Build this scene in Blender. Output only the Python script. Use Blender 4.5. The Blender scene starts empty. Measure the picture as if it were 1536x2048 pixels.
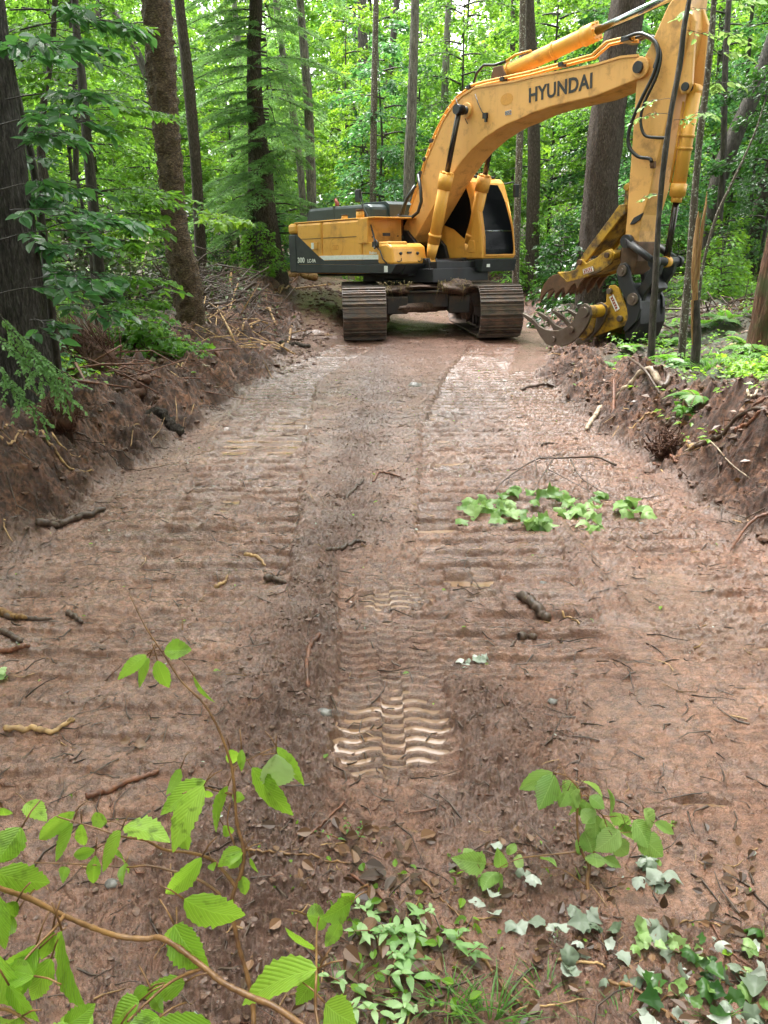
import bpy, math, random
import numpy as np
from mathutils import Vector, Matrix

# ------------------------------------------------------------------ camera, light, exposure
S = bpy.context.scene
C = S.collection
FPX, PITCH, CAMH = 1648.66, math.radians(18.198), 1.681
cam_d = bpy.data.cameras.new('camera'); cam = bpy.data.objects.new('camera', cam_d); C.objects.link(cam)
cam.location = (0, 0, CAMH); cam.rotation_euler = (math.radians(90) - PITCH, 0, 0)
cam_d.sensor_fit = 'VERTICAL'; cam_d.sensor_height = 36.0; cam_d.lens = FPX / 2048 * 36.0
cam_d.clip_start = 0.05; cam_d.clip_end = 1000
S.camera = cam
SUN_EL, SUN_AZ = math.radians(70), math.radians(-40)
w = bpy.data.worlds.new('World'); S.world = w; w.use_nodes = True
nt = w.node_tree; nt.nodes.clear()
sky = nt.nodes.new('ShaderNodeTexSky'); sky.sky_type = 'NISHITA'; sky.sun_disc = False
sky.sun_elevation = SUN_EL; sky.sun_rotation = SUN_AZ; sky.dust_density = 4.0; sky.air_density = 1.0
hs = nt.nodes.new('ShaderNodeHueSaturation'); hs.inputs['Saturation'].default_value = 0.07; hs.inputs['Value'].default_value = 1.6
bgn = nt.nodes.new('ShaderNodeBackground'); bgn.inputs['Strength'].default_value = 0.13
wo = nt.nodes.new('ShaderNodeOutputWorld')
nt.links.new(sky.outputs[0], hs.inputs['Color']); nt.links.new(hs.outputs[0], bgn.inputs['Color']); nt.links.new(bgn.outputs[0], wo.inputs[0])
sd = bpy.data.lights.new('sun', 'SUN'); sd.energy = 1.5; sd.angle = math.radians(14); sd.color = (1, .96, .9)
so = bpy.data.objects.new('sun', sd); C.objects.link(so)
so.rotation_euler = (math.radians(90) - SUN_EL, 0, math.radians(180) - SUN_AZ + math.radians(0))
S.view_settings.view_transform = 'Standard'; S.view_settings.look = 'None'
S.view_settings.exposure = 2.35; S.view_settings.gamma = 1
S.cycles.max_bounces = 8; S.cycles.diffuse_bounces = 4; S.cycles.transmission_bounces = 4; S.cycles.glossy_bounces = 3
S.cycles.sample_clamp_indirect = 6

R = random.Random(7)
def U(a, b): return R.uniform(a, b)

# ------------------------------------------------------------------ noise
_rs = np.random.RandomState(11)
_perm = _rs.permutation(512).astype(np.int64)
_ga = _rs.rand(512) * 2 * np.pi
_gx, _gy = np.cos(_ga), np.sin(_ga)
def pn(x, y, seed=0):
    x = np.asarray(x, float) + seed * 17.31; y = np.asarray(y, float) + seed * 9.77
    xi = np.floor(x).astype(np.int64); yi = np.floor(y).astype(np.int64)
    fx = x - xi; fy = y - yi
    def g(ix, iy, dx, dy):
        h = _perm[(_perm[ix & 511] + iy) & 511]
        return _gx[h] * dx + _gy[h] * dy
    u = fx * fx * fx * (fx * (fx * 6 - 15) + 10); v = fy * fy * fy * (fy * (fy * 6 - 15) + 10)
    a = g(xi, yi, fx, fy); b = g(xi + 1, yi, fx - 1, fy); c = g(xi, yi + 1, fx, fy - 1); d = g(xi + 1, yi + 1, fx - 1, fy - 1)
    return ((a + (b - a) * u) + ((c + (d - c) * u) - (a + (b - a) * u)) * v) * 1.5
def sm(a, b, x):
    t = np.clip((x - a) / (b - a), 0, 1); return t * t * (3 - 2 * t)

# ------------------------------------------------------------------ terrain
def XL(y): return np.interp(y, [0, 4.15, 4.8, 5.6, 6.7, 8.2, 10.4, 12.2, 16.5, 20, 25, 32], [-2.9, -2.6, -2.25, -2.1, -2.0, -1.85, -1.75, -1.65, -1.7, -2.0, -2.4, -4])
def XR(y): return np.interp(y, [0, 3.5, 4.3, 6.5, 8.2, 10.8, 13, 15.6, 20, 25, 32], [2.7, 2.35, 2.25, 2.2, 2.1, 2.1, 2.5, 3.4, 3.6, 3.2, 1.5])
def base_h(x, y):
    """road, banks and forest floor without the fine mud relief; returns height, road mask, bank mask"""
    x = np.asarray(x, float); y = np.asarray(y, float)
    yc = np.clip(y, -5, 15.5)
    z = -0.0105 * yc
    z = z + np.clip(y - 15.3, 0, 12) * .085 * sm(-.6, -1.4, x) + sm(20.6, 25, y) * (.62) * sm(-1.4, -.6, x)
    z = z + np.clip(y - 26, 0, 60) * .03
    wob = pn(x * .0 + 3, y * .7, 3) * .16 + pn(x * 1.3, y * 1.6, 4) * .22 + pn(x * 3.1, y * 3.4, 5) * .10
    dl = XL(y) + wob * .8 - x; dr = x - XR(y) + wob * .7
    nL = .33 + .16 * pn(y * .55, y * 0 + 2, 6); nR = (.42 + .14 * pn(y * .6, y * 0 + 5, 7)) * (.18 + .82 * sm(11.5, 7.5, y)) + .12 * sm(7, 4.5, y)
    lump = pn(x * 1.1, y * 1.1, 8) * .17 + pn(x * 2.7, y * 2.7, 9) * .12
    fL = .36 + .02 * np.clip(y - 9, 0, 5) + .058 * np.clip(y - 14, 0, 50) + .02 * np.clip(-x - 4, 0, 40)
    fR = .40 - .28 * sm(7.5, 11, y) * sm(6.2, 4.2, x) + .02 * np.clip(y - 12, 0, 60) + .0023 * np.clip(y - 14, 0, 45) ** 2 + .02 * np.clip(x - 4, 0, 40)
    sL = sm(-.05, .60 + .06 * np.clip(y - 4, 0, 12), dl); sR = sm(-.05, .62, dr)
    bermL = sm(.1, .9, dl) * sm(2.6, 1.0, dl) * .10; bermR = sm(.1, .6, dr) * sm(1.9, .7, dr) * .10 * sm(12, 8, y)
    zl = sL * (np.minimum(nL, fL + .1) + lump) + bermL * (1 + pn(y * .9, x * .9, 12)); zr_ = sR * (nR + lump) + bermR * (1 + pn(y * .9, x * .9, 13))
    # ease to the forest floor further out
    oL = sm(.9, 3.2, dl); oR = sm(.8, 3.0, dr)
    z0 = z
    z = z0 + zl + zr_
    z = z * (1 - oL) + (fL + lump) * oL
    z = z * (1 - oR) + (fR + lump) * oR
    # toe clearing on right of the machine where the bucket rests
    far = sm(25, 31, y) * sm(-6, -2, x) * sm(6, 3, x)
    z = z * (1 - far) + (.9 + .05 * (y - 28) + lump) * far
    road = (1 - sm(-.12, .22, dl)) * (1 - sm(-.12, .22, dr))
    bank = np.maximum(sm(-.1, .15, dl) * (1 - sm(1.5, 2.6, dl)), sm(-.1, .15, dr) * (1 - sm(.65, 1.25, dr)))
    return z, road, bank

# imprints of the tracks: y of centre line, x of centre line, half width, depth, sharpness, seed
IMP = [
    dict(y=[1.0, 5], x=[-1.25, -1.35], hw=.62, y0=1.9, y1=5.8, d=.016, a=.018, pitch=.066, s=5),
    dict(y=[1.0, 6, 12], x=[1.75, 1.55, 1.9], hw=.42, y0=3.2, y1=12, d=.020, a=.026, pitch=.066, s=6),
    dict(y=[1.0, 3.4], x=[.80, 1.25], hw=.35, y0=1.7, y1=3.6, d=.008, a=.010, pitch=.066, s=7),
    dict(y=[1.0, 4, 7.4, 11, 13, 15.8], x=[-.85, -.92, -1.13, -1.32, -1.0, -.45], hw=.42, y0=3.9, y1=15.6, d=.050, a=.036, pitch=.0655, s=1),
    dict(y=[1.0, 4.5, 8, 12, 15.8], x=[.62, .62, .80, 1.35, 2.1], hw=.43, y0=3.0, y1=15.6, d=.048, a=.036, pitch=.0655, s=2),
    dict(y=[2.5, 3.5, 4.4], x=[1.62, 1.50, 1.40], hw=.23, y0=3.15, y1=4.2, d=.030, a=.015, pitch=.0655, s=4, wave=1),
    dict(y=[1.5, 3, 4.3], x=[.05, .03, -.03], hw=.225, y0=2.28, y1=4.45, d=.036, a=.0155, pitch=.0655, s=3, wave=1),
]
# muddy water: centre x, centre y, half length x, half length y
PUD = [(.0, 2.66, .215, .24), (.04, 3.85, .16, .12), (-1.25, 4.62, .22, .06), (-1.20, 5.05, .18, .05), (-1.18, 5.55, .20, .20), (-1.12, 7.35, .42, .55), (-1.0, 8.45, .22, .55),
       (1.50, 3.72, .26, .42), (.48, 4.05, .12, .20), (.30, 4.92, .15, .06), (.55, 6.6, .16, .25), (.52, 7.4, .12, .15), (.55, 8.6, .16, .25), (1.02, 2.22, .08, .016, 1),
       (1.80, 3.20, .16, .022, 1), (1.78, 3.32, .10, .018, 1), (-.2, 15.0, .16, .2), (-1.35, 16.6, .35, .25, 1), (1.62, 2.55, .10, .018, 1), (-.3, 5.6, .05, .05, 1)]
def pud_level(p):
    return float(base_h(np.array([p[0]]), np.array([p[1]]))[0][0]) - .026
PLV = [pud_level(p) for p in PUD]
def fine_h(x, y):
    z, road, bank = base_h(x, y)
    n1 = pn(x * 6, y * 6, 21); n2 = pn(x * 14, y * 14, 22); n3 = pn(x * 33, y * 33, 23); n4 = pn(x * 75, y * 75, 24); n0 = pn(x * 2.2, y * 2.2, 20); n5 = pn(x * 150, y * 150, 28)
    near = sm(32, 14, y)
    wx = x + .03 * n1 + .012 * n3; wy = y + .03 * n0 + .015 * n2
    modw = np.clip(.12 + 1.35 * sm(-.35, .4, pn(x * 1.6, y * 1.1, 32)) + .3 * n2, .05, 1.6)
    impm = np.zeros_like(x); ridge = np.zeros_like(x); raw = np.zeros_like(x); deepm = np.zeros_like(x); dep = np.zeros_like(x)
    for I in IMP:
        cx = np.interp(y, I['y'], I['x']); d = np.abs(wx - cx)
        m = sm(I['hw'] + .015, I['hw'] - .02, d) * sm(I['y0'] - .05, I['y0'] + .1, wy) * sm(I['y1'] + .1, I['y1'] - .1, wy)
        yy = y + (.0025 * n1 + .0015 * n2 if I.get('wave') else .006 * n1 + .004 * n2)
        if I.get('wave'): yy = yy + .5 * I['pitch'] * sm(.045, .038, np.abs(x - cx)) + .011 * np.sin((x - cx) * 2 * np.pi / .155 + 1.2) + .02 * np.abs(x - cx)
        else: yy = yy + .006 * np.sin((x - cx) * 2 * np.pi / .4) + .015 * pn(y * .8, x * .4, 30 + I['s'])
        ph = yy / I['pitch']; k = np.floor(ph)
        amp = .55 + .6 * pn(k * .37, x * 1.5, 40 + I['s']) + .35 * pn(x * 4 + k * 3.1, k * 1.7, 50)
        fr = ph - k; saw = (1 - .92 * fr ** 1.2) * sm(0, .10, fr) + .08 * (1 - sm(0, .10, fr)); r = .35 + .65 * saw
        r = r * np.clip(amp + .25, .1, 1.3)
        rr_ = None
        if I.get('wave'): rr_ = saw; r = (1 - .9 * fr ** 3) * sm(0, .09, fr) * np.clip(.95 + .35 * pn(k * .37, x * 1.5, 40 + I['s']), .5, 1.3)
        elif I['d'] > .015:
            ph2 = (yy + .010 * np.sin(x * 23 + I['s'])) / .216; k2 = np.floor(ph2); f2 = ph2 - k2; g1 = 1 - ((1 - f2 ** 2.4) * sm(0, .07, f2))
            a2 = np.clip(.95 + .7 * pn(k2 * .41, x * 2.2, 44 + I['s']), .6, 1.3); r = 1.05 - .75 * g1 * a2 - .38 * (1 - saw) * (.4 + .6 * modw); rr_ = 1.05 - .85 * (1 - (1 - f2 ** 1.4) * sm(0, .07, f2)) - .1 * (1 - saw)
        else: r = r * modw
        r = r * (1 + (.15 * n3 + .12 * n2 if I['d'] > .03 else .45 * n3 + .25 * n2))
        keep = 1 - m
        raw = raw * keep + (r if rr_ is None else rr_) * m
        ridge = ridge * keep + r * I['a'] * 1.35 * m; dep = dep * keep - I['d'] * m
        impm = np.maximum(impm, m)
        if I['d'] > .03: deepm = np.maximum(deepm, m)
        else: deepm = deepm * (1 - m * .0)
        # pushed-up rims
        e = np.exp(-((d - I['hw'] - .05) / .04) ** 2) * sm(I['y0'] - .1, I['y0'] + .1, wy) * sm(I['y1'] + .1, I['y1'] - .1, wy)
        dep = dep + e * (1 - impm) * (.010 + .012 * np.abs(n2)) * min(1, I['d'] / .03)
    rough = 1 - impm * .88
    # churned clods between the tracks and on the banks
    mid = np.exp(-((x + .28 - .1 * (y - 5) * .25) / .26) ** 2) + .9 * np.exp(-((x - .33) / .16) ** 2) * sm(5.5, 3.8, y) * sm(1.6, 2.4, y)
    churn = np.clip(.24 + .95 * mid + .9 * bank + .35 * sm(.1, .5, n0) + .8 * sm(.5, 1.0, pn(x * .9, y * .9, 26)), 0, 1.3) * (1 - .85 * impm)
    cl = (np.abs(n2) * .016 + np.abs(n1) * .020 + np.maximum(n3, 0) * .018 + np.maximum(n4, 0) * .012 + np.maximum(n5, 0) * .005)
    bfine = (n1 * .085 + n2 * .034 + n3 * .010 + n0 * .15 - np.maximum(pn(x * 5, y * 5, 27), 0) * .05) * bank
    rg = 1 - np.abs(pn(x * 19 + n2 * .6, y * 19 + n1 * .6, 29)); rg2 = 1 - np.abs(pn(x * 47 + n3 * .5, y * 47, 31))
    crack = -np.maximum(rg - .90, 0) * .13 * sm(.05, .5, n1 + .25) - np.maximum(rg2 - .90, 0) * .06
    h = z + crack * road * near * (1 - .5 * impm) + n5 * .0012 * near * road + (dep + ridge) * road + cl * churn * rough * (.4 + .6 * near) * road + (n0 * .010 + n3 * .0045 * rough + n4 * .0032 * rough) * road \
        + bfine + cl * 1.6 * bank + (1 - np.clip(road + bank, 0, 1)) * (n1 * .02 + n0 * .05)
    wet = np.zeros_like(x)
    for p, lv in zip(PUD, PLV):
        q = np.abs((x - p[0]) / p[2]) ** (2 if len(p) > 4 else 4) + ((y - p[1]) / p[3]) ** 2 + .55 * n0 + .35 * n1 + (0 if len(p) > 4 else 1.2 * pn(x * 6, y * 15.3, 90))
        m = sm(1.25, .95, q) * (sm(.25, .6, deepm) if len(p) < 5 else 1)
        tgt = lv - np.where(deepm > .5, .0125, .006) + raw * .030 * deepm + .002 * n3 + .005 * n1
        h = h * (1 - m) + tgt * m
        rim = sm(3.2, 2.2, q) * (1 - m); h = h + rim * .017 * deepm; rim = rim * (1 - deepm); h = np.where((rim > 0) & (h < lv + .004), h * (1 - rim) + (lv + .006 + .004 * np.abs(n2)) * rim, h)
        wet = np.maximum(wet, sm(2.2, .9, q) * sm(.1, .6, impm + .3))
    return h, road, bank, wet, impm, churn

def hz(x, y):
    return float(base_h(np.array([float(x)]), np.array([float(y)]))[0][0])
def ray(px, py):
    a = (px - 768) / FPX; b = (1024 - py) / FPX; c, s = math.cos(PITCH), math.sin(PITCH)
    return Vector((a, c + b * s, -s + b * c))
_S = np.concatenate([np.linspace(.8, 12, 1800), np.linspace(12, 80, 2500)])
def G(px, py, lift=0.0):
    """the point of the ground seen at a place in the photograph"""
    d = ray(px, py); X = d.x * _S; Y = d.y * _S; Z = CAMH + d.z * _S
    h = base_h(X, Y)[0]; k = np.argmax(Z <= h)
    if Z[k] > h[k]: k = len(_S) - 1
    return Vector((X[k], Y[k], h[k] + lift))
def P(px, py, D):
    """a point at forward distance D"""
    d = ray(px, py); return Vector((0, 0, CAMH)) + d * (D / d.y)

# ------------------------------------------------------------------ object helpers
def tag(o, label=None, cat=None, group=None, kind=None):
    if label: o['label'] = label
    if cat: o['category'] = cat
    if group: o['group'] = group
    if kind: o['kind'] = kind
    return o
def thing(name, label, cat, loc=(0, 0, 0), rot=(0, 0, 0), group=None):
    o = bpy.data.objects.new(name, None); C.objects.link(o); o.location = loc; o.rotation_euler = rot
    o.empty_display_size = .2
    return tag(o, label, cat, group)
def np_mesh(name, verts, faces_flat, counts, mat=None, smooth=True, attrs=None, matidx=None, mats=None):
    verts = np.asarray(verts, np.float32).reshape(-1, 3); faces_flat = np.asarray(faces_flat, np.int32).ravel(); counts = np.asarray(counts, np.int32).ravel()
    m = bpy.data.meshes.new(name); m.vertices.add(len(verts)); m.vertices.foreach_set('co', verts.ravel())
    m.loops.add(len(faces_flat)); m.loops.foreach_set('vertex_index', faces_flat)
    m.polygons.add(len(counts)); st = np.zeros(len(counts), np.int32); st[1:] = np.cumsum(counts)[:-1]
    m.polygons.foreach_set('loop_start', st); m.polygons.foreach_set('loop_total', counts)
    sf = np.full(len(counts), bool(smooth)) if np.isscalar(smooth) else np.asarray(smooth, bool)
    m.polygons.foreach_set('use_smooth', sf)
    for mm in (mats or ([mat] if mat else [])): m.materials.append(mm)
    if matidx is not None: m.polygons.foreach_set('material_index', np.asarray(matidx, np.int32))
    m.update(calc_edges=True)
    for k, v in (attrs or {}).items():
        a = m.attributes.new(k, 'FLOAT', 'POINT'); a.data.foreach_set('value', np.asarray(v, np.float32).ravel())
    return m
class MB:
    def __init__(s): s.v = []; s.f = []; s.s = []; s.a = []; s.av = 0.0
    def add(s, vs, fs, smooth=False):
        o = len(s.v); s.v += [tuple(v) for v in vs]; s.a += [s.av] * len(vs)
        s.f += [tuple(i + o for i in f) for f in fs]; s.s += [smooth] * len(fs)
    def box(s, c, d, rot=None):
        c = Vector(c); hx, hy, h = d[0] / 2, d[1] / 2, d[2] / 2
        vs = [Vector((x, y, z)) for x in (-hx, hx) for y in (-hy, hy) for z in (-h, h)]
        if rot is not None: vs = [rot @ v for v in vs]
        s.add([c + v for v in vs], [(0, 1, 3, 2), (4, 6, 7, 5), (0, 4, 5, 1), (2, 3, 7, 6), (0, 2, 6, 4), (1, 5, 7, 3)])
    def prism(s, pts, y0, y1):
        """outline in (X, Z), thickness along Y"""
        n = len(pts); a = sum(pts[i][0] * pts[(i + 1) % n][1] - pts[(i + 1) % n][0] * pts[i][1] for i in range(n))
        if a < 0: pts = pts[::-1]
        vs = [(p[0], y0, p[1]) for p in pts] + [(p[0], y1, p[1]) for p in pts]
        fs = [tuple(range(n)), tuple(range(2 * n - 1, n - 1, -1))] + [(i, i + n, (i + 1) % n + n, (i + 1) % n) for i in range(n)]
        s.add(vs, fs)
    def tube(s, pts, rr, n=10, cap=True, smooth=True, jit=0):
        pts = [Vector(p) for p in pts]; k = len(pts)
        if not hasattr(rr, '__len__'): rr = [rr] * k
        t = (pts[1] - pts[0]).normalized(); up = Vector((0, 0, 1)) if abs(t.z) < .9 else Vector((1, 0, 0))
        nrm = (up - t * up.dot(t)).normalized(); o = len(s.v); vs = []
        for i, p in enumerate(pts):
            t = (pts[min(i + 1, k - 1)] - pts[max(i - 1, 0)]).normalized(); nrm = (nrm - t * nrm.dot(t)).normalized(); b = t.cross(nrm)
            for j in range(n):
                a = 2 * math.pi * j / n; r = rr[i] * (1 + (U(-jit, jit) if jit else 0)); vs.append(p + nrm * math.cos(a) * r + b * math.sin(a) * r)
        fs = [(i * n + j, i * n + (j + 1) % n, (i + 1) * n + (j + 1) % n, (i + 1) * n + j) for i in range(k - 1) for j in range(n)]
        s.add(vs, fs, smooth)
        if cap:
            o2 = len(s.v) - len(vs)
            s.f.append(tuple(o2 + j for j in range(n - 1, -1, -1))); s.s.append(False); s.f.append(tuple(o2 + (k - 1) * n + j for j in range(n))); s.s.append(False)
    def cyl(s, a, b, r, n=20, r2=None): s.tube([a, b], [r, r if r2 is None else r2], n)
    def build(s, name, mat, parent=None, bevel=0, attr=None):
        m = bpy.data.meshes.new(name); m.from_pydata(s.v, [], s.f); m.polygons.foreach_set('use_smooth', s.s)
        if attr:
            a = m.attributes.new(attr, 'FLOAT', 'POINT'); a.data.foreach_set('value', s.a)
        if mat: m.materials.append(mat)
        m.update()
        o = bpy.data.objects.new(name, m); C.objects.link(o)
        if parent: o.parent = parent
        if bevel:
            b = o.modifiers.new('bevel', 'BEVEL'); b.width = bevel; b.segments = 2; b.limit_method = 'ANGLE'; b.angle_limit = math.radians(40)
        return o
def link(name, mesh, parent=None, loc=(0, 0, 0), rot=(0, 0, 0), sc=1):
    o = bpy.data.objects.new(name, mesh); C.objects.link(o); o.parent = parent; o.location = loc; o.rotation_euler = rot
    o.scale = (sc, sc, sc) if not hasattr(sc, '__len__') else sc
    return o

# ------------------------------------------------------------------ materials
def newmat(name):
    m = bpy.data.materials.new(name); m.use_nodes = True; t = m.node_tree; t.nodes.clear()
    o = t.nodes.new('ShaderNodeOutputMaterial'); return m, t, o
def N(t, ty, **k):
    n = t.nodes.new(ty)
    for a, b in k.items():
        if a.startswith('_'): setattr(n, a[1:], b)
        else:
            nm = a.replace('__', ' '); n.inputs[nm if nm in n.inputs else int(a[1:]) if a[1:].isdigit() else nm].default_value = b
    return n
def ramp(t, src, stops, interp='LINEAR'):
    r = t.nodes.new('ShaderNodeValToRGB'); r.color_ramp.interpolation = interp
    e = r.color_ramp.elements
    while len(e) < len(stops): e.new(.5)
    for i, (p, c) in enumerate(stops):
        e[i].position = p; e[i].color = (*c, 1) if hasattr(c, '__len__') else (c, c, c, 1)
    t.links.new(src, r.inputs[0]); return r.outputs[0]
def mixc(t, fac, a, b, mode='MIX'):
    m = t.nodes.new('ShaderNodeMix'); m.data_type = 'RGBA'; m.blend_type = mode
    for sock, v in ((m.inputs[0], fac), (m.inputs[6], a), (m.inputs[7], b)):
        if hasattr(v, 'links') or isinstance(v, bpy.types.NodeSocket): t.links.new(v, sock)
        else: sock.default_value = v if not hasattr(v, '__len__') else (*v, 1)
    return m.outputs[2]
def noise(t, scale, detail=4, rough=.55, co=None, dist=0):
    n = t.nodes.new('ShaderNodeTexNoise'); n.inputs['Scale'].default_value = scale; n.inputs['Detail'].default_value = detail
    n.inputs['Roughness'].default_value = rough; n.inputs['Distortion'].default_value = dist
    if co is not None: t.links.new(co, n.inputs['Vector'])
    return n.outputs[0]
def coords(t, scale=None, kind='Object'):
    c = t.nodes.new('ShaderNodeTexCoord').outputs[kind]
    if scale:
        m = t.nodes.new('ShaderNodeMapping'); m.inputs['Scale'].default_value = scale; t.links.new(c, m.inputs[0]); c = m.outputs[0]
    return c
def bump(t, h, strength, dist, nrm=None):
    b = t.nodes.new('ShaderNodeBump'); b.inputs['Strength'].default_value = strength; b.inputs['Distance'].default_value = dist
    t.links.new(h, b.inputs['Height'])
    if nrm is not None: t.links.new(nrm, b.inputs['Normal'])
    return b.outputs[0]
def attr(t, name):
    a = t.nodes.new('ShaderNodeAttribute'); a.attribute_name = name; return a.outputs['Fac']
def princ(t, o, col, rough=.5, metal=0, spec=.5, nrm=None, coat=0):
    p = t.nodes.new('ShaderNodeBsdfPrincipled')
    for k, v in (('Base Color', col), ('Roughness', rough), ('Metallic', metal), ('Specular IOR Level', spec), ('Coat Weight', coat)):
        if isinstance(v, bpy.types.NodeSocket): t.links.new(v, p.inputs[k])
        else: p.inputs[k].default_value = (*v, 1) if hasattr(v, '__len__') else v
    if nrm is not None: t.links.new(nrm, p.inputs['Normal'])
    if o is not None: t.links.new(p.outputs[0], o.inputs[0])
    return p
def math_(t, op, a, b):
    m = t.nodes.new('ShaderNodeMath'); m.operation = op
    for i, v in enumerate((a, b)):
        if isinstance(v, bpy.types.NodeSocket): t.links.new(v, m.inputs[i])
        else: m.inputs[i].default_value = v
    return m.outputs[0]

def mat_ground():
    m, t, o = newmat('wet_mud'); co = coords(t)
    road, bank, wet, imp, churn = (attr(t, k) for k in ('road', 'bank', 'wet', 'imp', 'churn'))
    n1 = noise(t, 1.7, 6, .6, co); n2 = noise(t, 22, 6, .65, co); n3 = noise(t, 90, 5, .7, co); n4 = noise(t, 260, 3, .7, co)
    roadc = ramp(t, n1, [(.3, (.19, .086, .053)), (.55, (.33, .160, .101)), (.75, (.48, .250, .160))])
    roadc = mixc(t, ramp(t, n2, [(.42, 0), (.60, .75)]), roadc, (.120, .062, .044))
    roadc = mixc(t, ramp(t, n3, [(.55, 0), (.66, .5)]), roadc, (.44, .25, .17))
    roadc = mixc(t, ramp(t, n4, [(.57, 0), (.66, .8)]), roadc, (.036, .020, .015))
    roadc = mixc(t, math_(t, 'MULTIPLY', churn, .48), roadc, (.105, .054, .037))
    roadc = mixc(t, math_(t, 'MULTIPLY', wet, .35), roadc, (.20, .112, .072))
    bankc = ramp(t, noise(t, 3.2, 7, .65, co), [(.32, (.030, .013, .009)), (.5, (.115, .050, .029)), (.68, (.27, .122, .066))])
    bankc = mixc(t, ramp(t, n2, [(.44, 0), (.58, .8)]), bankc, (.030, .015, .011))
    bankc = mixc(t, ramp(t, n3, [(.6, 0), (.7, .5)]), bankc, (.22, .125, .08))
    flo = ramp(t, noise(t, 14, 5, .7, co), [(.35, (.018, .012, .008)), (.55, (.055, .034, .020)), (.7, (.10, .06, .035))])
    flo = mixc(t, ramp(t, noise(t, .8, 4, .6, co), [(.48, 0), (.62, .75)]), flo, (.022, .045, .012))
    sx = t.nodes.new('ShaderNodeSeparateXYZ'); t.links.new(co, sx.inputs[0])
    hum_shade = ramp(t, math_(t, 'ADD', math_(t, 'MULTIPLY', sx.outputs[1], .062), math_(t, 'MULTIPLY', noise(t, .9, 5, .65, co), .75)), [(.62, 0), (1.05, .62)])  # darker organic mud with distance; also puts missing canopy shade into the colour
    roadc = mixc(t, hum_shade, roadc, (.082, .045, .032))
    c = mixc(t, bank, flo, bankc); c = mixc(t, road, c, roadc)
    rr = ramp(t, noise(t, 7, 6, .75, co), [(.38, .20), (.6, .46)])
    rr = math_(t, 'SUBTRACT', rr, math_(t, 'MULTIPLY', imp, .20)); rr = math_(t, 'ADD', rr, math_(t, 'MULTIPLY', churn, .12)); rr = math_(t, 'SUBTRACT', rr, math_(t, 'MULTIPLY', wet, .20))
    rr = math_(t, 'ADD', rr, math_(t, 'MULTIPLY', math_(t, 'SUBTRACT', 1, road), .22))
    b1 = bump(t, n2, 1, .018); b2 = bump(t, n3, 1, .010, b1); b3 = bump(t, n4, 1, .0035, b2)
    pm = princ(t, o, c, rr, 0, .55, b3)
    film = math_(t, 'MULTIPLY', ramp(t, noise(t, 2.6, 6, .7, co), [(.36, .05), (.60, .72)]), road)
    t.links.new(film, pm.inputs['Coat Weight']); pm.inputs['Coat Roughness'].default_value = .16; pm.inputs['Coat IOR'].default_value = 1.4
    t.links.new(bump(t, n3, .8, .004, bump(t, n2, .6, .008)), pm.inputs['Coat Normal']); return m
def mat_water():
    m, t, o = newmat('muddy_water'); co = coords(t)
    c = ramp(t, noise(t, 6, 3, .5, co), [(.35, (.20, .115, .060)), (.65, (.28, .160, .085))])
    princ(t, o, c, .045, 0, .85, bump(t, noise(t, 18, 2, .5, co), .08, .004)); return m
def mat_leaf(name, cols, trans, rough=.38, tw=.42, veins=False, clump=.35, spots=None):
    """cols: dark, mid, light; a leaf's own number picks its place in the ramp"""
    m, t, o = newmat(name); a = attr(t, 'rnd')
    inf = t.nodes.new('ShaderNodeObjectInfo').outputs['Random']
    co = coords(t, kind='Object')
    f = math_(t, 'ADD', math_(t, 'MULTIPLY', a, 1 - clump), math_(t, 'MULTIPLY', noise(t, 1.3, 2, .5, co), clump * 1.0))
    f = math_(t, 'ADD', f, math_(t, 'MULTIPLY', math_(t, 'SUBTRACT', inf, .5), .30))
    c = ramp(t, f, [(.1, cols[0]), (.5, cols[1]), (.9, cols[2])])
    if spots: c = mixc(t, ramp(t, noise(t, spots[0], 4, .6, co), [(.56, 0), (.66, .8)]), c, spots[1])
    nrm = None
    if veins:
        uv = coords(t, kind='UV'); sep = t.nodes.new('ShaderNodeSeparateXYZ'); t.links.new(uv, sep.inputs[0])
        ax = math_(t, 'ABSOLUTE', math_(t, 'SUBTRACT', sep.outputs[0], .5), 0)
        q = math_(t, 'SUBTRACT', math_(t, 'MULTIPLY', sep.outputs[1], 11), math_(t, 'MULTIPLY', ax, 9))
        fr = math_(t, 'ABSOLUTE', math_(t, 'SUBTRACT', math_(t, 'FRACT', q, 0), .5), 0)
        v = math_(t, 'MAXIMUM', ramp(t, fr, [(.0, 1), (.10, 0)]), ramp(t, ax, [(.0, 1), (.022, 0)]))
        c = mixc(t, math_(t, 'MULTIPLY', v, .35), c, tuple(min(1, x * 1.7 + .05) for x in cols[2]))
        nrm = bump(t, math_(t, 'ADD', math_(t, 'MULTIPLY', fr, 1.0), math_(t, 'MULTIPLY', v, -.4)), .5, .003)
    p = princ(t, None, c, rough, 0, .5, nrm)
    tr = t.nodes.new('ShaderNodeBsdfTranslucent'); t.links.new(mixc(t, .55, c, trans), tr.inputs[0])
    ms = t.nodes.new('ShaderNodeMixShader'); ms.inputs[0].default_value = tw
    t.links.new(p.outputs[0], ms.inputs[1]); t.links.new(tr.outputs[0], ms.inputs[2]); t.links.new(ms.outputs[0], o.inputs[0]); return m
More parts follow.
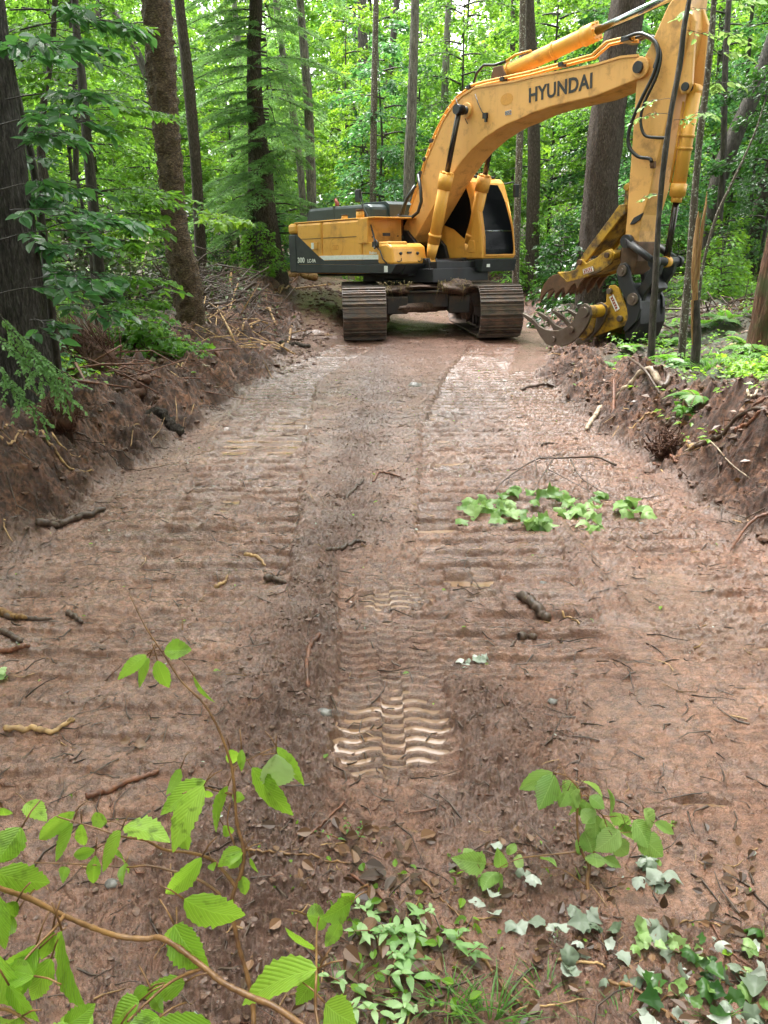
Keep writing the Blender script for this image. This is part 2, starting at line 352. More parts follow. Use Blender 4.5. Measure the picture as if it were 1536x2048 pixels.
def mat_bark(name, cols, sc=(9, 9, 1.6), lich=None, st=1.0, moss=None, rough=.8, dist=.03):
    m, t, o = newmat(name); co = coords(t, sc)
    n = noise(t, 3.0, 7, .68, co, .4); c = ramp(t, n, [(.32, cols[0]), (.52, cols[1]), (.70, cols[2])])
    if lich: c = mixc(t, ramp(t, noise(t, lich[2], 3, .5, coords(t)), [(lich[3], 0), (lich[3] + .06, .85)]), c, lich[0:1][0])
    if moss: c = mixc(t, ramp(t, noise(t, 2.2, 5, .6, coords(t)), [(.50, 0), (.62, .8)]), c, moss)
    princ(t, o, c, rough, 0, .35, bump(t, n, st, dist)); return m
def mat_wood(name, a, b, rough=.6, sc=(30, 30, 30)):
    m, t, o = newmat(name); co = coords(t, sc); n = noise(t, 1, 5, .65, co)
    princ(t, o, ramp(t, n, [(.35, a), (.65, b)]), rough, 0, .4, bump(t, n, .6, .004)); return m
def mat_paint(name, col, dirt=(.16, .085, .04), amount=.5, rough=.38, scale=2.2, streak=True, metal=0, thr=.52):
    m, t, o = newmat(name); co = coords(t); cs = coords(t, (5, 5, .7))
    n = noise(t, scale, 7, .68, co); s = noise(t, 2.5, 5, .6, cs); g = noise(t, 45, 4, .7, co)
    c = mixc(t, ramp(t, noise(t, 1.1, 3, .5, co), [(.35, 0), (.65, .35)]), col, tuple(min(1, x * .82) for x in col))
    if streak: c = mixc(t, ramp(t, s, [(.52, 0), (.72, amount * .45)]), c, tuple(x * .55 for x in col))
    c = mixc(t, ramp(t, n, [(thr, 0), (thr + .16, amount)]), c, dirt)
    c = mixc(t, ramp(t, g, [(.64, 0), (.70, amount)]), c, dirt)
    r = math_(t, 'ADD', rough, ramp(t, n, [(.4, 0), (.7, .35)]))
    princ(t, o, c, r, metal, .5, bump(t, g, .12, .004)); return m
def mat_plain(name, col, rough=.5, metal=0, spec=.5, coat=0):
    m, t, o = newmat(name); co = coords(t); n = noise(t, 30, 4, .6, co)
    princ(t, o, mixc(t, ramp(t, n, [(.4, 0), (.7, .5)]), col, tuple(x * .65 for x in col)), rough, metal, spec, None, coat); return m

M = {}
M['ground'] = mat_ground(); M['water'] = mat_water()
M['paint'] = mat_paint('orange_paint', (.70, .345, .055), amount=.55, thr=.535)
M['boompaint'] = mat_paint('boom_paint', (.70, .365, .105), amount=.6, thr=.535, scale=3.0)
M['yellow'] = mat_paint('attachment_yellow', (.42, .235, .014), dirt=(.055, .032, .02), amount=.95, thr=.44, rough=.5, scale=4)
M['dark'] = mat_paint('dark_paint', (.016, .021, .024), dirt=(.06, .042, .030), amount=.5, rough=.45, thr=.54)
M['hood'] = mat_paint('hood_paint', (.018, .034, .038), dirt=(.05, .045, .035), amount=.3, rough=.28, thr=.55)
M['black'] = mat_paint('black_steel', (.012, .013, .017), dirt=(.07, .045, .03), amount=.5, rough=.35, thr=.56)
M['rubber'] = mat_plain('black_rubber', (.015, .015, .016), .38)
M['chrome'] = mat_plain('cylinder_rod', (.32, .36, .37), .18, 1.0)
M['rod_dark'] = mat_plain('dirty_rod', (.06, .05, .05), .25, .8)
M['glass'] = mat_plain('tinted_glass', (.003, .004, .005), .12, 0, .08)
M['white'] = mat_plain('white_decal', (.72, .74, .72), .4)
M['letter'] = mat_plain('black_lettering', (.012, .012, .012), .45)
M['ghost'] = mat_plain('faded_mark', (.60, .27, .035), .5)
M['red'] = mat_plain('red_decal', (.30, .05, .03), .5)
M['amber'] = mat_plain('orange_knob', (.55, .08, .03), .4)
M['shoe'] = mat_paint('track_shoe', (.085, .072, .064), dirt=(.19, .125, .095), amount=.9, rough=.3, thr=.42, metal=.35, streak=False, scale=6)
M['tine'] = mat_paint('worn_tine_steel', (.15, .12, .10), dirt=(.10, .06, .04), amount=.8, rough=.32, metal=.7, thr=.5)
M['frame'] = mat_paint('muddy_frame', (.022, .021, .021), dirt=(.085, .052, .036), amount=1.0, rough=.55, thr=.42)
M['rust'] = mat_paint('rusty_steel', (.13, .06, .025), dirt=(.06, .035, .02), amount=.9, rough=.6, thr=.46)
M['mud'] = mat_wood('mud_cake', (.035, .020, .014), (.12, .07, .048), .6, (22, 22, 22))
M['grass_dry'] = mat_wood('dry_grass', (.20, .15, .06), (.38, .29, .12), .6)
M['leaf_mid'] = mat_leaf('maple_leaves', [(.045, .120, .022), (.100, .240, .036), (.190, .370, .050)], (.38, .72, .06), .36, .48)
M['leaf_yel'] = mat_leaf('yellow_green_leaves', [(.080, .180, .020), (.150, .310, .030), (.26, .45, .045)], (.50, .80, .05), .38, .50)
M['leaf_blue'] = mat_leaf('blue_green_leaves', [(.026, .088, .034), (.060, .170, .065), (.13, .28, .12)], (.22, .56, .10), .30, .42)
M['leaf_dark'] = mat_leaf('dark_leaves', [(.014, .045, .012), (.028, .085, .018), (.060, .150, .028)], (.10, .30, .03), .34, .35)
M['needle'] = mat_leaf('hemlock_needles', [(.060, .150, .050), (.135, .285, .090), (.25, .43, .14)], (.34, .60, .13), .5, .4)
M['fernm'] = mat_leaf('fern_green', [(.045, .12, .018), (.085, .21, .030), (.16, .33, .055)], (.25, .55, .05), .45, .45)
M['near_leaf'] = mat_leaf('seedling_leaves', [(.09, .22, .022), (.19, .38, .032), (.34, .56, .065)], (.50, .80, .06), .32, .48, veins=True, spots=(38, (.05, .10, .012)))
M['pale_leaf'] = mat_leaf('pale_leaves', [(.09, .19, .04), (.24, .40, .11), (.46, .60, .28)], (.42, .62, .16), .4, .35, veins=False, spots=(30, (.10, .20, .03)))
M['silver_leaf'] = mat_leaf('silver_leaf_backs', [(.10, .14, .08), (.32, .36, .29), (.62, .64, .58)], (.3, .45, .3), .5, .15)
M['litter'] = mat_leaf('brown_leaf_litter', [(.035, .018, .010), (.10, .050, .026), (.26, .14, .075)], (.2, .1, .03), .4, .1)
M['bark_grey'] = mat_bark('grey_bark', [(.03, .027, .023), (.13, .118, .10), (.27, .25, .215)], lich=((.20, .22, .18), 0, 30, .60))
M['bark_lich'] = mat_bark('lichen_bark', [(.040, .030, .024), (.10, .080, .062), (.18, .15, .12)], lich=((.42, .43, .38), 0, 34, .58))
M['bark_dark'] = mat_bark('dark_bark', [(.016, .013, .011), (.050, .041, .033), (.12, .10, .082)], (9, 9, 2.4), rough=.55)
M['bark_brown'] = mat_bark('brown_bark', [(.020, .014, .010), (.105, .078, .060), (.22, .18, .145)], (22, 22, 5), st=1.6, dist=.06)
M['bark_moss'] = mat_bark('mossy_bark', [(.018, .014, .010), (.050, .040, .030), (.11, .09, .07)], (20, 20, 5), moss=(.035, .055, .014))
M['bark_birch'] = mat_bark('peeling_birch_bark', [(.022, .014, .010), (.14, .090, .050), (.44, .31, .17)], (9, 9, 20), st=1.6, dist=.05, rough=.55)
M['bark_red'] = mat_bark('red_brown_bark', [(.030, .014, .009), (.12, .052, .030), (.26, .16, .095)], (16, 16, 1.4), moss=(.05, .065, .02))
M['bark_big'] = mat_bark('ridged_bark', [(.018, .016, .014), (.10, .09, .078), (.28, .26, .23)], (20, 20, 4), st=1.8, dist=.05)
M['splinter'] = mat_bark('fresh_splintered_wood', [(.10, .05, .02), (.36, .19, .07), (.60, .40, .18)], (26, 26, 1.5), rough=.5)
M['stick_dark'] = mat_wood('wet_dark_stick', (.035, .022, .016), (.11, .07, .05), .45)
M['stick_red'] = mat_wood('red_root', (.055, .025, .016), (.22, .085, .045), .45)
M['stick_tan'] = mat_wood('peeled_root', (.14, .075, .035), (.52, .32, .14), .5, (16, 16, 16))
M['stick_pale'] = mat_wood('bare_pale_wood', (.12, .085, .06), (.46, .36, .26), .55, (16, 16, 16))
M['stem_brown'] = mat_wood('seedling_stem', (.10, .045, .020), (.27, .14, .05), .4)
M['stone'] = mat_wood('grey_stone', (.09, .085, .08), (.24, .22, .20), .35)
M['rootmass'] = mat_wood('fine_roots', (.05, .022, .014), (.13, .06, .035), .7)

# ------------------------------------------------------------------ ground sheet
def build_ground():
    ys = [-25, -12, -6, -3, -1, 0, .5, .8]
    y = 1.0
    while y < 110:
        ys.append(y)
        y += (.0055 if y < 2.2 else .0065 if y < 3.6 else .0095 if y < 6 else .014 if y < 9 else .022 if y < 14 else .05 if y < 20 else .12 if y < 30 else .5 if y < 60 else 3)
    ys = np.array(ys)
    inner = np.linspace(-.56, .56, 880); out = .56 + np.cumsum(np.geomspace(.004, 1.2, 34))
    ts = np.concatenate([-out[::-1], inner, out])
    X = ts[None, :] * (np.maximum(ys, 0) * .93 + .35)[:, None] * 1.0
    edge = np.abs(ts[None, :]) > .56
    X = np.where(edge, X + np.sign(ts)[None, :] * (np.abs(ts)[None, :] - .56) * 14 / (1 + np.maximum(ys, 0)[:, None] * .1), X)
    Y = np.repeat(ys[:, None], len(ts), 1)
    h, road, bank, wet, imp, churn = fine_h(X.ravel(), Y.ravel())
    nr, nc = X.shape
    i = np.arange(nr - 1)[:, None] * nc + np.arange(nc - 1)[None, :]
    q = np.stack([i, i + 1, i + nc + 1, i + nc], -1).reshape(-1, 4)
    V = np.stack([X.ravel(), Y.ravel(), h], -1)
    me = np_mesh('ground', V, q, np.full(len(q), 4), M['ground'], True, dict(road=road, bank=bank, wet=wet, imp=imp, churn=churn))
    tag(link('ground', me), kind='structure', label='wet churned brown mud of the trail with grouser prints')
build_ground()
def build_puddles():
    for p, lv in zip(PUD, PLV):
        n = 28; vs = [(p[0], p[1], lv)]; fs = []
        for k in range(n):
            a = 2 * math.pi * k / n; vs.append((p[0] + math.cos(a) * p[2] * 1.35, p[1] + math.sin(a) * p[3] * 1.35, lv))
        fs = [(0, 1 + k, 1 + (k + 1) % n) for k in range(n)]
        m = bpy.data.meshes.new('puddle_water'); m.from_pydata(vs, [], fs); m.materials.append(M['water'])
        tag(link('water', m), kind='structure', label='shallow muddy water lying in the track prints')
build_puddles()

# ------------------------------------------------------------------ excavator
EX = thing('excavator', 'orange tracked excavator with raised boom and toothed thumb parked on the muddy trail', 'excavator',
           (.818, 18.376, -.171), (0, -math.radians(1.497), -math.radians(49.464)))
RELU = math.radians(-87.009 + 49.464)      # heading of the tracks against the heading of the house
RU = Matrix.Rotation(RELU, 4, 'Z')
def usebox(mb, c, d, tilt=0):
    mb.box(RU @ Vector(c), d, (Matrix.Rotation(RELU, 3, 'Z') @ Matrix.Rotation(tilt, 3, 'Y')))
def track_path(n):
    """n points round the loop (x forward, z up, angle) of a track 4.94 m long"""
    L = 2.02; r = .455; zc = .50
    seg = [2 * L, math.pi * r, 2 * L, math.pi * r]; tot = sum(seg); out = []
    for i in range(n):
        s = tot * (i + .5) / n
        if s < seg[0]: out.append((-L + s, zc - r, 0)); continue
        s -= seg[0]
        if s < seg[1]: a = s / r; out.append((L + math.sin(a) * r, zc - math.cos(a) * r, -a)); continue
        s -= seg[1]
        if s < seg[2]:
            x = L - s; out.append((x, zc + r - .035 * math.sin(math.pi * s / seg[2]) ** 2 * 1.0, -math.pi)); continue
        s -= seg[2]; a = s / r; out.append((-L - math.sin(a) * r, zc + math.cos(a) * r, -math.pi - a))
    return out
def shoe_mesh():
    mb = MB(); w = .82
    # plate: x along travel, z outwards (down at the bottom run) ; corners clipped, three grousers
    mb.prism([(-.105, -.012), (.105, -.012), (.112, .012), (-.112, .012)], -w / 2, w / 2)
    for gx, gh in ((-.082, .034), (0, .026), (.082, .034)):
        mb.prism([(gx - .013, -.010), (gx + .013, -.010), (gx + .007, -.012 - gh), (gx - .007, -.012 - gh)], -w / 2 + .004, w / 2 - .004)
    mb.box((0, -.10, .03), (.19, .045, .05)); mb.box((0, .10, .03), (.19, .045, .05))
    for s in (-.05, .05):
        for q in (-.06, .06): mb.cyl((s, q * 1.6, -.012), (s, q * 1.6, -.024), .014, 6)
    o = mb.build('track_shoe', M['shoe']); me = o.data; bpy.data.objects.remove(o); return me
SHOE = shoe_mesh()
for side in (-1, 1):
    cy = 1.3 * side
    tb = MB()
    pts = []
    for k in range(64):
        x, z, a = track_path(64)[k]; pts.append((x, z))
    inner = [(x * .985, .5 + (z - .5) * .86) for x, z in pts]
    n = len(pts)
    vs = []; fs = []
    for (x, z) in pts:
        for yy in (-.11, .11): vs.append(RU @ Vector((x, cy + yy, .5 + (z - .5) * .95)))
    for (x, z) in inner:
        for yy in (-.11, .11): vs.append(RU @ Vector((x, cy + yy, z)))
    for k in range(n):
        k2 = (k + 1) % n
        fs += [(2 * k, 2 * k2, 2 * k2 + 1, 2 * k + 1), (2 * n + 2 * k, 2 * n + 2 * k + 1, 2 * n + 2 * k2 + 1, 2 * n + 2 * k2),
               (2 * k, 2 * n + 2 * k, 2 * n + 2 * k2, 2 * k2), (2 * k + 1, 2 * k2 + 1, 2 * n + 2 * k2 + 1, 2 * n + 2 * k + 1)]
    tb.add(vs, fs)
    tr = tb.build('track', M['frame'], EX)
    for (x, z, a) in track_path(49):
        o = link('track_shoe', SHOE, tr)
        loc = RU @ Vector((x + U(-.004, .004), cy, z))
        o.matrix_local = Matrix.Translation(loc) @ RU @ Matrix.Rotation(a + U(-.03, .03), 4, 'Y')
    fb = MB(); usebox(fb, (0, cy, .48), (3.5, .30, .36)); usebox(fb, (0, cy, .70), (3.3, .22, .10))
    for k in range(9): c = RU @ Vector((-1.75 + k * .4375, cy, .22)); d = RU.to_3x3() @ Vector((0, .17, 0)); fb.cyl(c - d, c + d, .11, 16)
    fb.build('track_frame', M['frame'], EX, .01)
    for xx, nm in ((2.02, 'idler_wheel'), (-2.02, 'drive_sprocket')):
        wb = MB(); c = RU @ Vector((xx, cy, .5)); d = RU.to_3x3() @ Vector((0, .10, 0)); wb.cyl(c - d, c + d, .37, 28); wb.cyl(c - d * 1.5, c + d * 1.5, .17, 18); wb.build(nm, M['frame'], EX)
fb = MB()
usebox(fb, (0, 0, .78), (1.7, 1.9, .34)); usebox(fb, (1.0, .62, .66), (1.0, .42, .34), .10); usebox(fb, (1.0, -.62, .66), (1.0, .42, .34), .10)
usebox(fb, (-1.0, .62, .66), (1.0, .42, .34), -.10); usebox(fb, (-1.0, -.62, .66), (1.0, .42, .34), -.10)
usebox(fb, (1.25, 0, .70), (.10, 2.2, .30)); usebox(fb, (-1.25, 0, .70), (.10, 2.2, .30)); usebox(fb, (1.20, 0, .88), (.5, 2.2, .05), .06)
fb.build('undercarriage_frame', M['frame'], EX, .02)
rb = MB(); rb.cyl((0, 0, .9), (0, 0, 1.16), .80, 40); rb.cyl((0, 0, 1.0), (0, 0, 1.10), .86, 40); rb.build('swing_ring', M['black'], EX)
# mud caked on the frame
def lump_mesh(mb, c, r, seed, nu=26, nv=14):
    c = Vector(c); vs = []; fs = []
    for i in range(nv + 1):
        for j in range(nu):
            a = 2 * math.pi * j / nu; b = math.pi * i / nv
            d = Vector((math.sin(b) * math.cos(a), math.sin(b) * math.sin(a), math.cos(b)))
            k = 1 + .28 * float(pn(np.array([d.x * 2 + seed]), np.array([d.y * 2 + d.z * 1.7]), 60)[0]) + .16 * float(pn(np.array([d.x * 5 + seed]), np.array([d.y * 5 + d.z * 4]), 61)[0])
            vs.append(c + Vector((d.x * r[0], d.y * r[1], d.z * r[2])) * (k + .10 * float(pn(np.array([d.x * 11 + seed]), np.array([d.y * 11 + d.z * 9]), 62)[0])))
    for i in range(nv):
        for j in range(nu): fs.append((i * nu + j, (i + 1) * nu + j, (i + 1) * nu + (j + 1) % nu, i * nu + (j + 1) % nu))
    mb.add(vs, fs, True)
mb = MB()
for c, r in (((1.30, .60, .93), (.40, .40, .15)), ((1.20, -.60, .90), (.34, .36, .10)), ((1.30, 0, .56), (.07, .75, .10)), ((1.32, .80, .55), (.08, .16, .26)), ((1.32, -.84, .55), (.08, .14, .26)), ((.9, 0, .95), (.5, .7, .07))):
    lump_mesh(mb, RU @ Vector(c), r, U(0, 9))
mb.build('caked_mud', M['mud'], EX)
mb = MB()
for k in range(150):
    c = RU @ Vector((1.45 + U(-.2, .3), R.choice((.5, .55, -.6)) + U(-.3, .3), .98 + U(-.05, .1))); d = Vector((U(-.1, .1), U(-.1, .1), U(-.22, .10)))
    mb.tube([c, c + d * .5 + Vector((0, 0, .03)), c + d + Vector((0, 0, U(-.12, 0)))], [.004, .003, .001], 3)
mb.build('dry_grass', M['grass_dry'], EX)

# --- house
mb = MB(); mb.prism([(-2.3, 1.16), (.70, 1.16), (.70, 1.215), (-2.3, 1.215)], -1.0, 1.2); mb.box((.1, 0, 1.17), (2.2, 1.6, .26)); mb.build('house_deck', M['black'], EX, .01)
def arcX(y): return -math.sqrt(3.17 ** 2 - y * y)
def cw(mb, z0, z1, R_=3.17, ym=1.47, xi=-2.52):
    ys = np.linspace(-ym, ym, 25); n = len(ys)
    out = [(-math.sqrt(R_ ** 2 - y * y), y) for y in ys]
    pl = out + [(xi, ym), (xi, -ym)]
    k = len(pl); vs = [(x, y, z0) for x, y in pl] + [(x, y, z1) for x, y in pl]
    mb.add(vs, [tuple(range(k - 1, -1, -1)), tuple(range(k, 2 * k))] + [(i, (i + 1) % k, (i + 1) % k + k, i + k) for i in range(k)])
mb = MB(); cw(mb, 1.24, 2.06); mb.build('counterweight', M['dark'], EX, .03)
mb = MB(); cw(mb, 2.063, 2.29, 3.175, 1.475, -2.50); mb.build('counterweight_cap', M['paint'], EX, .07)
# right side: engine doors
mb = MB(); mb.box((-2.04, -1.20, 1.75), (.92, .50, 1.06)); dr = mb.build('side_door', M['paint'], EX, .05)
mb = MB(); mb.box((-.885, -1.20, 1.75), (1.36, .50, 1.06)); dr2 = mb.build('side_door', M['paint'], EX, .05)
mb = MB(); mb.box((-2.0, -1.453, 1.95), (.8, .006, .010)); mb.build('door_groove', M['dark'], dr)
mb = MB(); mb.box((-.95, -1.453, 1.95), (1.14, .006, .010)); mb.build('door_groove', M['dark'], dr2)
mb = MB(); mb.box((-1.78, -1.458, 1.80), (.11, .02, .15)); mb.build('door_latch', M['paint'], dr, .006)
mb = MB(); mb.box((-1.91, -1.456, 1.80), (.09, .006, .13)); mb.build('warning_label', M['white'], dr)
mb = MB(); mb.box((-1.47, 0, 1.70), (2.0, 1.9, 1.05)); mb.build('engine_bay', M['dark'], EX, .02)
# fuel tank / front box right
mb = MB(); mb.prism([(-.195, 1.83), (-.195, 2.285), (.0, 2.295), (.0, 2.29), (.0, 1.83)], -1.475, -.56); 
mb.box((-.15, -1.02, 2.05), (.3, .90, .48)); ft = mb.build('fuel_tank', M['paint'], EX, .05)
for y, z in ((-1.35, 1.93), (-.66, 1.95)): mb = MB(); mb.cyl((.0, y, z), (.015, y, z), .014, 10); mb.build('bolt', M['dark'], ft)
mb = MB(); mb.box((.004, -.97, 1.98), (.01, .20, .06)); mb.build('slot', M['dark'], ft)
mb = MB(); mb.box((.22, -1.20, 1.66), (.83, .49, .34)); mb.build('step_panel', M['paint'], EX, .03)
mb = MB(); mb.prism([(.30, 1.40), (.30, 1.785), (.60, 1.795), (.72, 1.73), (.78, 1.40)], -1.47, -.55); tb_ = mb.build('toolbox', M['paint'], EX, .045)
for y in (-1.25, -.80):
    mb = MB(); mb.cyl((.72, y, 1.60), (.765, y, 1.60), .030, 14); mb.cyl((.765, y, 1.60), (.785, y, 1.60), .018, 10); mb.build('latch_knob', M['dark'], tb_)
mb = MB(); mb.box((.75, -1.02, 1.615), (.03, .11, .035)); mb.build('latch', M['dark'], tb_)
for y in (-1.3, -.75):
    mb = MB(); mb.tube([(.76, y - .06, 1.46), (.79, y - .03, 1.44), (.79, y + .04, 1.47), (.77, y + .05, 1.51)], .008, 6); mb.build('hook', M['black'], tb_)
# black triangle, stripe, skirt
mb = MB(); mb.prism([(-2.54, 2.03), (-2.50, 2.05), (-1.62, 1.53), (-1.50, 1.49), (.63, 1.487), (.63, 1.40), (-2.54, 1.42)], -1.459, -1.40); mb.build('black_panel', M['dark'], EX)
mb = MB(); mb.prism([(-1.69, 1.59), (-.205, 1.59), (-.205, 1.50), (-1.52, 1.50)], -1.457, -1.40); mb.prism([(-.185, 1.587), (.63, 1.583), (.63, 1.492), (-.185, 1.498)], -1.457, -1.40); mb.build('white_stripe', M['white'], EX)
mb = MB(); mb.prism([(-2.56, 1.235), (.70, 1.225), (.86, 1.395), (-2.56, 1.415)], -1.462, -1.20); mb.prism([(.60, 1.20), (.70, 1.20), (.84, 1.395), (.60, 1.395)], -1.19, -.50); mb.build('side_skirt', M['dark'], EX, .01)
mb = MB(); mb.box((.55, -1.466, 1.31), (.11, .006, .12)); mb.build('data_label', M['white'], EX)
# hood and things on it
mb = MB(); mb.prism([(-2.86, 2.28), (-2.76, 2.58), (-2.68, 2.615), (-1.78, 2.615), (-.62, 2.60), (-.50, 2.55), (-.46, 2.28)], -.95, 1.0)
hd = mb.build('engine_hood', M['hood'], EX, .06)
mb = MB(); mb.prism([(-1.79, 2.30), (-1.79, 2.622), (-1.755, 2.622), (-1.755, 2.30)], -.956, 1.005); mb.prism([(-1.35, 2.40), (-1.35, 2.64), (-1.25, 2.675), (-.55, 2.665), (-.44, 2.60), (-.42, 2.30)], -.5, .5); mb.build('hood_rib', M['hood'], hd, .008)
mb = MB(); mb.box((-.72, -.96, 2.43), (.06, .04, .16)); mb.build('hood_latch', M['black'], hd, .006)
mb = MB(); mb.prism([(-2.6, 2.285), (.2, 2.285), (.2, 2.31), (-2.6, 2.31)], -1.44, 1.4); mb.build('deck_cover', M['paint'], EX, .01)
mb = MB(); mb.cyl((-.97, -1.28, 2.28), (-.97, -1.28, 2.38), .065, 18); a = mb.build('filler_neck', M['paint'], EX); mb = MB(); mb.cyl((-.97, -1.28, 2.38), (-.97, -1.28, 2.41), .072, 18); mb.build('filler_cap', M['black'], a)
mb = MB(); mb.cyl((-.45, -1.28, 2.28), (-.45, -1.28, 2.44), .085, 18); a = mb.build('filler_neck', M['paint'], EX); mb = MB(); mb.cyl((-.45, -1.28, 2.44), (-.45, -1.28, 2.485), .09, 18); mb.build('filler_cap', M['rust'], a)
mb = MB(); mb.tube([(-2.35, -.4, 2.60), (-2.36, -.4, 2.72), (-2.42, -.4, 2.82)], [.05, .05, .03], 12); mb.build('exhaust_stack', M['red'], EX)
# left side body (seen from the other side)
mb = MB(); mb.box((-1.5, 1.19, 1.75), (2.0, .50, 1.05)); mb.build('side_door', M['paint'], EX, .05)
mb = MB(); mb.prism([(-2.56, 1.235), (-.4, 1.225), (-.4, 1.41), (-2.56, 1.415)], 1.20, 1.46); mb.build('side_skirt', M['dark'], EX, .01)

# --- cab
cab = MB()
CO = [(-.50, 1.47), (1.36, 1.47), (1.36, 1.62), (1.30, 2.10), (1.17, 2.60), (1.02, 2.97), (.93, 3.06), (-.30, 3.10), (-.46, 3.02), (-.52, 2.5)]
cab.prism(CO, .43, 1.46); cabo = cab.build('cab', M['paint'], EX, .045)
mb = MB(); mb.prism([(-.52, 1.215), (1.34, 1.215), (1.39, 1.467), (-.52, 1.467)], .44, 1.48); mb.build('cab_floor_skirt', M['dark'], EX, .015)
mb = MB(); mb.box((1.32, .62, 1.34), (.10, .10, .07)); mb.build('small_label', M['white'], cabo)
def frontplate(name, ya, yb, za, zb, mat, parent, off=.004, top_in=.08, bot_in=0):
    """a pane following the sloping front of the cab"""
    def fx(z): return float(np.interp(z, [1.47, 1.62, 2.10, 2.60, 2.97, 3.06], [1.36, 1.36, 1.30, 1.17, 1.02, .93])) + off
    zs = np.linspace(za, zb, 15); vs = []; fs = []
    for i, z in enumerate(zs):
        t = i / 14; k = top_in * t * t; c = .03 * max(0, (t - .9) / .1) + .02 * max(0, (.08 - t) / .08)
        for yy in (ya + bot_in + k * .2 + c, yb - k - c): vs += [(fx(z), yy, z), (fx(z) - .03, yy, z)]
    for i in range(14):
        a = i * 4; b = a + 4
        fs += [(a, a + 2, b + 2, b), (a + 1, b + 1, b + 3, a + 3), (a, b, b + 1, a + 1), (a + 2, a + 3, b + 3, b + 2)]
    fs += [(0, 1, 3, 2), (56, 58, 59, 57)]
    mb = MB(); mb.add(vs, fs); return mb.build(name, mat, parent)
fw = frontplate('front_window', .52, 1.40, 1.56, 2.93, M['glass'], cabo, .006, .16)
mb = MB(); mb.tube([(1.33, .53, 2.01), (1.33, 1.37, 2.02)], .008, 6); mb.build('window_bar', M['chrome'], fw)
mb = MB(); mb.tube([(1.27, .5, 2.95 - .55), (1.365, .5, 1.9), (1.385, .5, 1.53)], .012, 6); mb.tube([(1.385, .5, 1.53), (1.385, 1.42, 1.54), (1.32, 1.405, 2.1), (1.20, 1.36, 2.6)], .012, 6); mb.build('window_trim', M['paint'], fw)
mb = MB(); mb.prism([(-.35, 2.20), (.20, 2.18), (.55, 2.07), (.86, 1.87), (1.06, 2.33), (1.00, 2.62), (.86, 2.94), (-.30, 2.97), (-.38, 2.8)], .424, .46); mb.build('side_window', M['glass'], cabo, .008)
mb = MB(); mb.prism([(-.30, 1.95), (-.36, 2.9), (.85, 2.92), (1.12, 2.2), (1.15, 1.75), (.5, 1.75), (.5, 1.95)], 1.43, 1.468); mb.build('side_window', M['glass'], cabo, .008)
mb = MB(); mb.box((-.51, .95, 2.55), (.03, .8, .6)); mb.build('rear_window', M['glass'], cabo)
mb = MB(); mb.prism([(.98, 1.60), (1.16, 1.60), (1.18, 1.64), (1.16, 1.80), (1.13, 1.84), (1.01, 1.84), (.97, 1.80)], .415, .45); mb.build('side_hatch', M['paint'], cabo, .012)
mb = MB(); mb.box((.80, .95, 3.085), (.26, .62, .05)); mb.build('roof_shade', M['black'], cabo, .02)
mb = MB(); mb.box((.2, .95, 3.10), (.5, .55, .03)); mb.build('roof_hatch', M['paint'], cabo, .015)
mb = MB(); mb.tube([(.98, 1.42, 2.95), (1.12, 1.60, 3.0), (1.16, 1.66, 2.95)], .012, 6); a = mb.build('mirror_arm', M['black'], EX); mb = MB(); mb.box((1.16, 1.66, 2.83), (.06, .15, .26)); mb.build('mirror', M['black'], a, .02)

# --- boom
BO = [(-.30, 2.06), (-.12, 2.26), (-.02, 2.43), (.36, 3.07), (.51, 3.39), (.94, 4.0), (1.12, 4.17), (1.29, 4.30), (1.50, 4.41), (1.76, 4.48), (1.87, 4.49), (2.74, 4.45), (3.18, 4.46), (4.45, 4.43), (4.94, 4.46), (5.26, 4.43), (5.42, 4.35), (5.465, 4.25), (5.42, 4.15),
      (5.26, 4.10), (4.49, 3.97), (3.64, 3.94), (3.2, 3.895), (2.91, 3.83), (2.60, 3.78), (2.41, 3.73), (2.09, 3.62), (1.73, 3.44), (1.45, 3.24), (1.22, 3.04), (1.0, 2.82), (.55, 2.33), (.22, 1.98), (.05, 1.83), (-.16, 1.76), (-.30, 1.85), (-.35, 1.95)]
mb = MB(); mb.prism(BO, -.31, .31); boom = mb.build('boom', M['boompaint'], EX, .018)
# flange lips along the top edge
mb = MB()
for y in (-.325, .30):
    top = BO[2:16]
    pl = [(x, z + .022) for x, z in top] + [(x, z - .012) for x, z in top[::-1]]
    mb.prism(pl, y, y + .025)
mb.build('top_flange', M['boompaint'], boom)
mb = MB(); mb.prism([(-.42, 1.22), (.55, 1.22), (.35, 1.75), (-.02, 2.06), (-.30, 2.10), (-.42, 1.9)], -.42, -.33); mb.prism([(-.42, 1.22), (.55, 1.22), (.35, 1.75), (-.02, 2.06), (-.30, 2.10), (-.42, 1.9)], .33, .42)
mb.box((.15, 0, 1.34), (1.3, .8, .25)); mb.cyl((-.16, -.46, 1.92), (-.16, .46, 1.92), .08, 18); mb.build('boom_mount', M['black'], EX, .012)
mb = MB(); mb.box((.9, 0, 1.32), (.5, 1.3, .22)); mb.cyl((.83, -.68, 1.43), (.83, .68, 1.43), .06, 16)
for y in (-.64, -.44, .44, .64): mb.prism([(.6, 1.25), (1.0, 1.25), (.92, 1.50), (.76, 1.50)], y - .03, y + .03)
mb.build('cylinder_bracket', M['black'], EX, .01)
pipe = [(-.02, 2.6), (.20, 2.95), (.42, 3.42), (.70, 3.86), (1.0, 4.20), (1.30, 4.42), (1.70, 4.56), (1.95, 4.57), (3.0, 4.56), (4.35, 4.60), (4.62, 4.74), (4.92, 4.74), (5.15, 4.70)]
for yy, dz in ((-.26, 0), (-.18, -.03)):
    mb = MB(); mb.tube([(x, yy, z + dz) for x, z in pipe], .024, 8); mb.build('hydraulic_pipe', M['paint'], boom)
mb = MB()
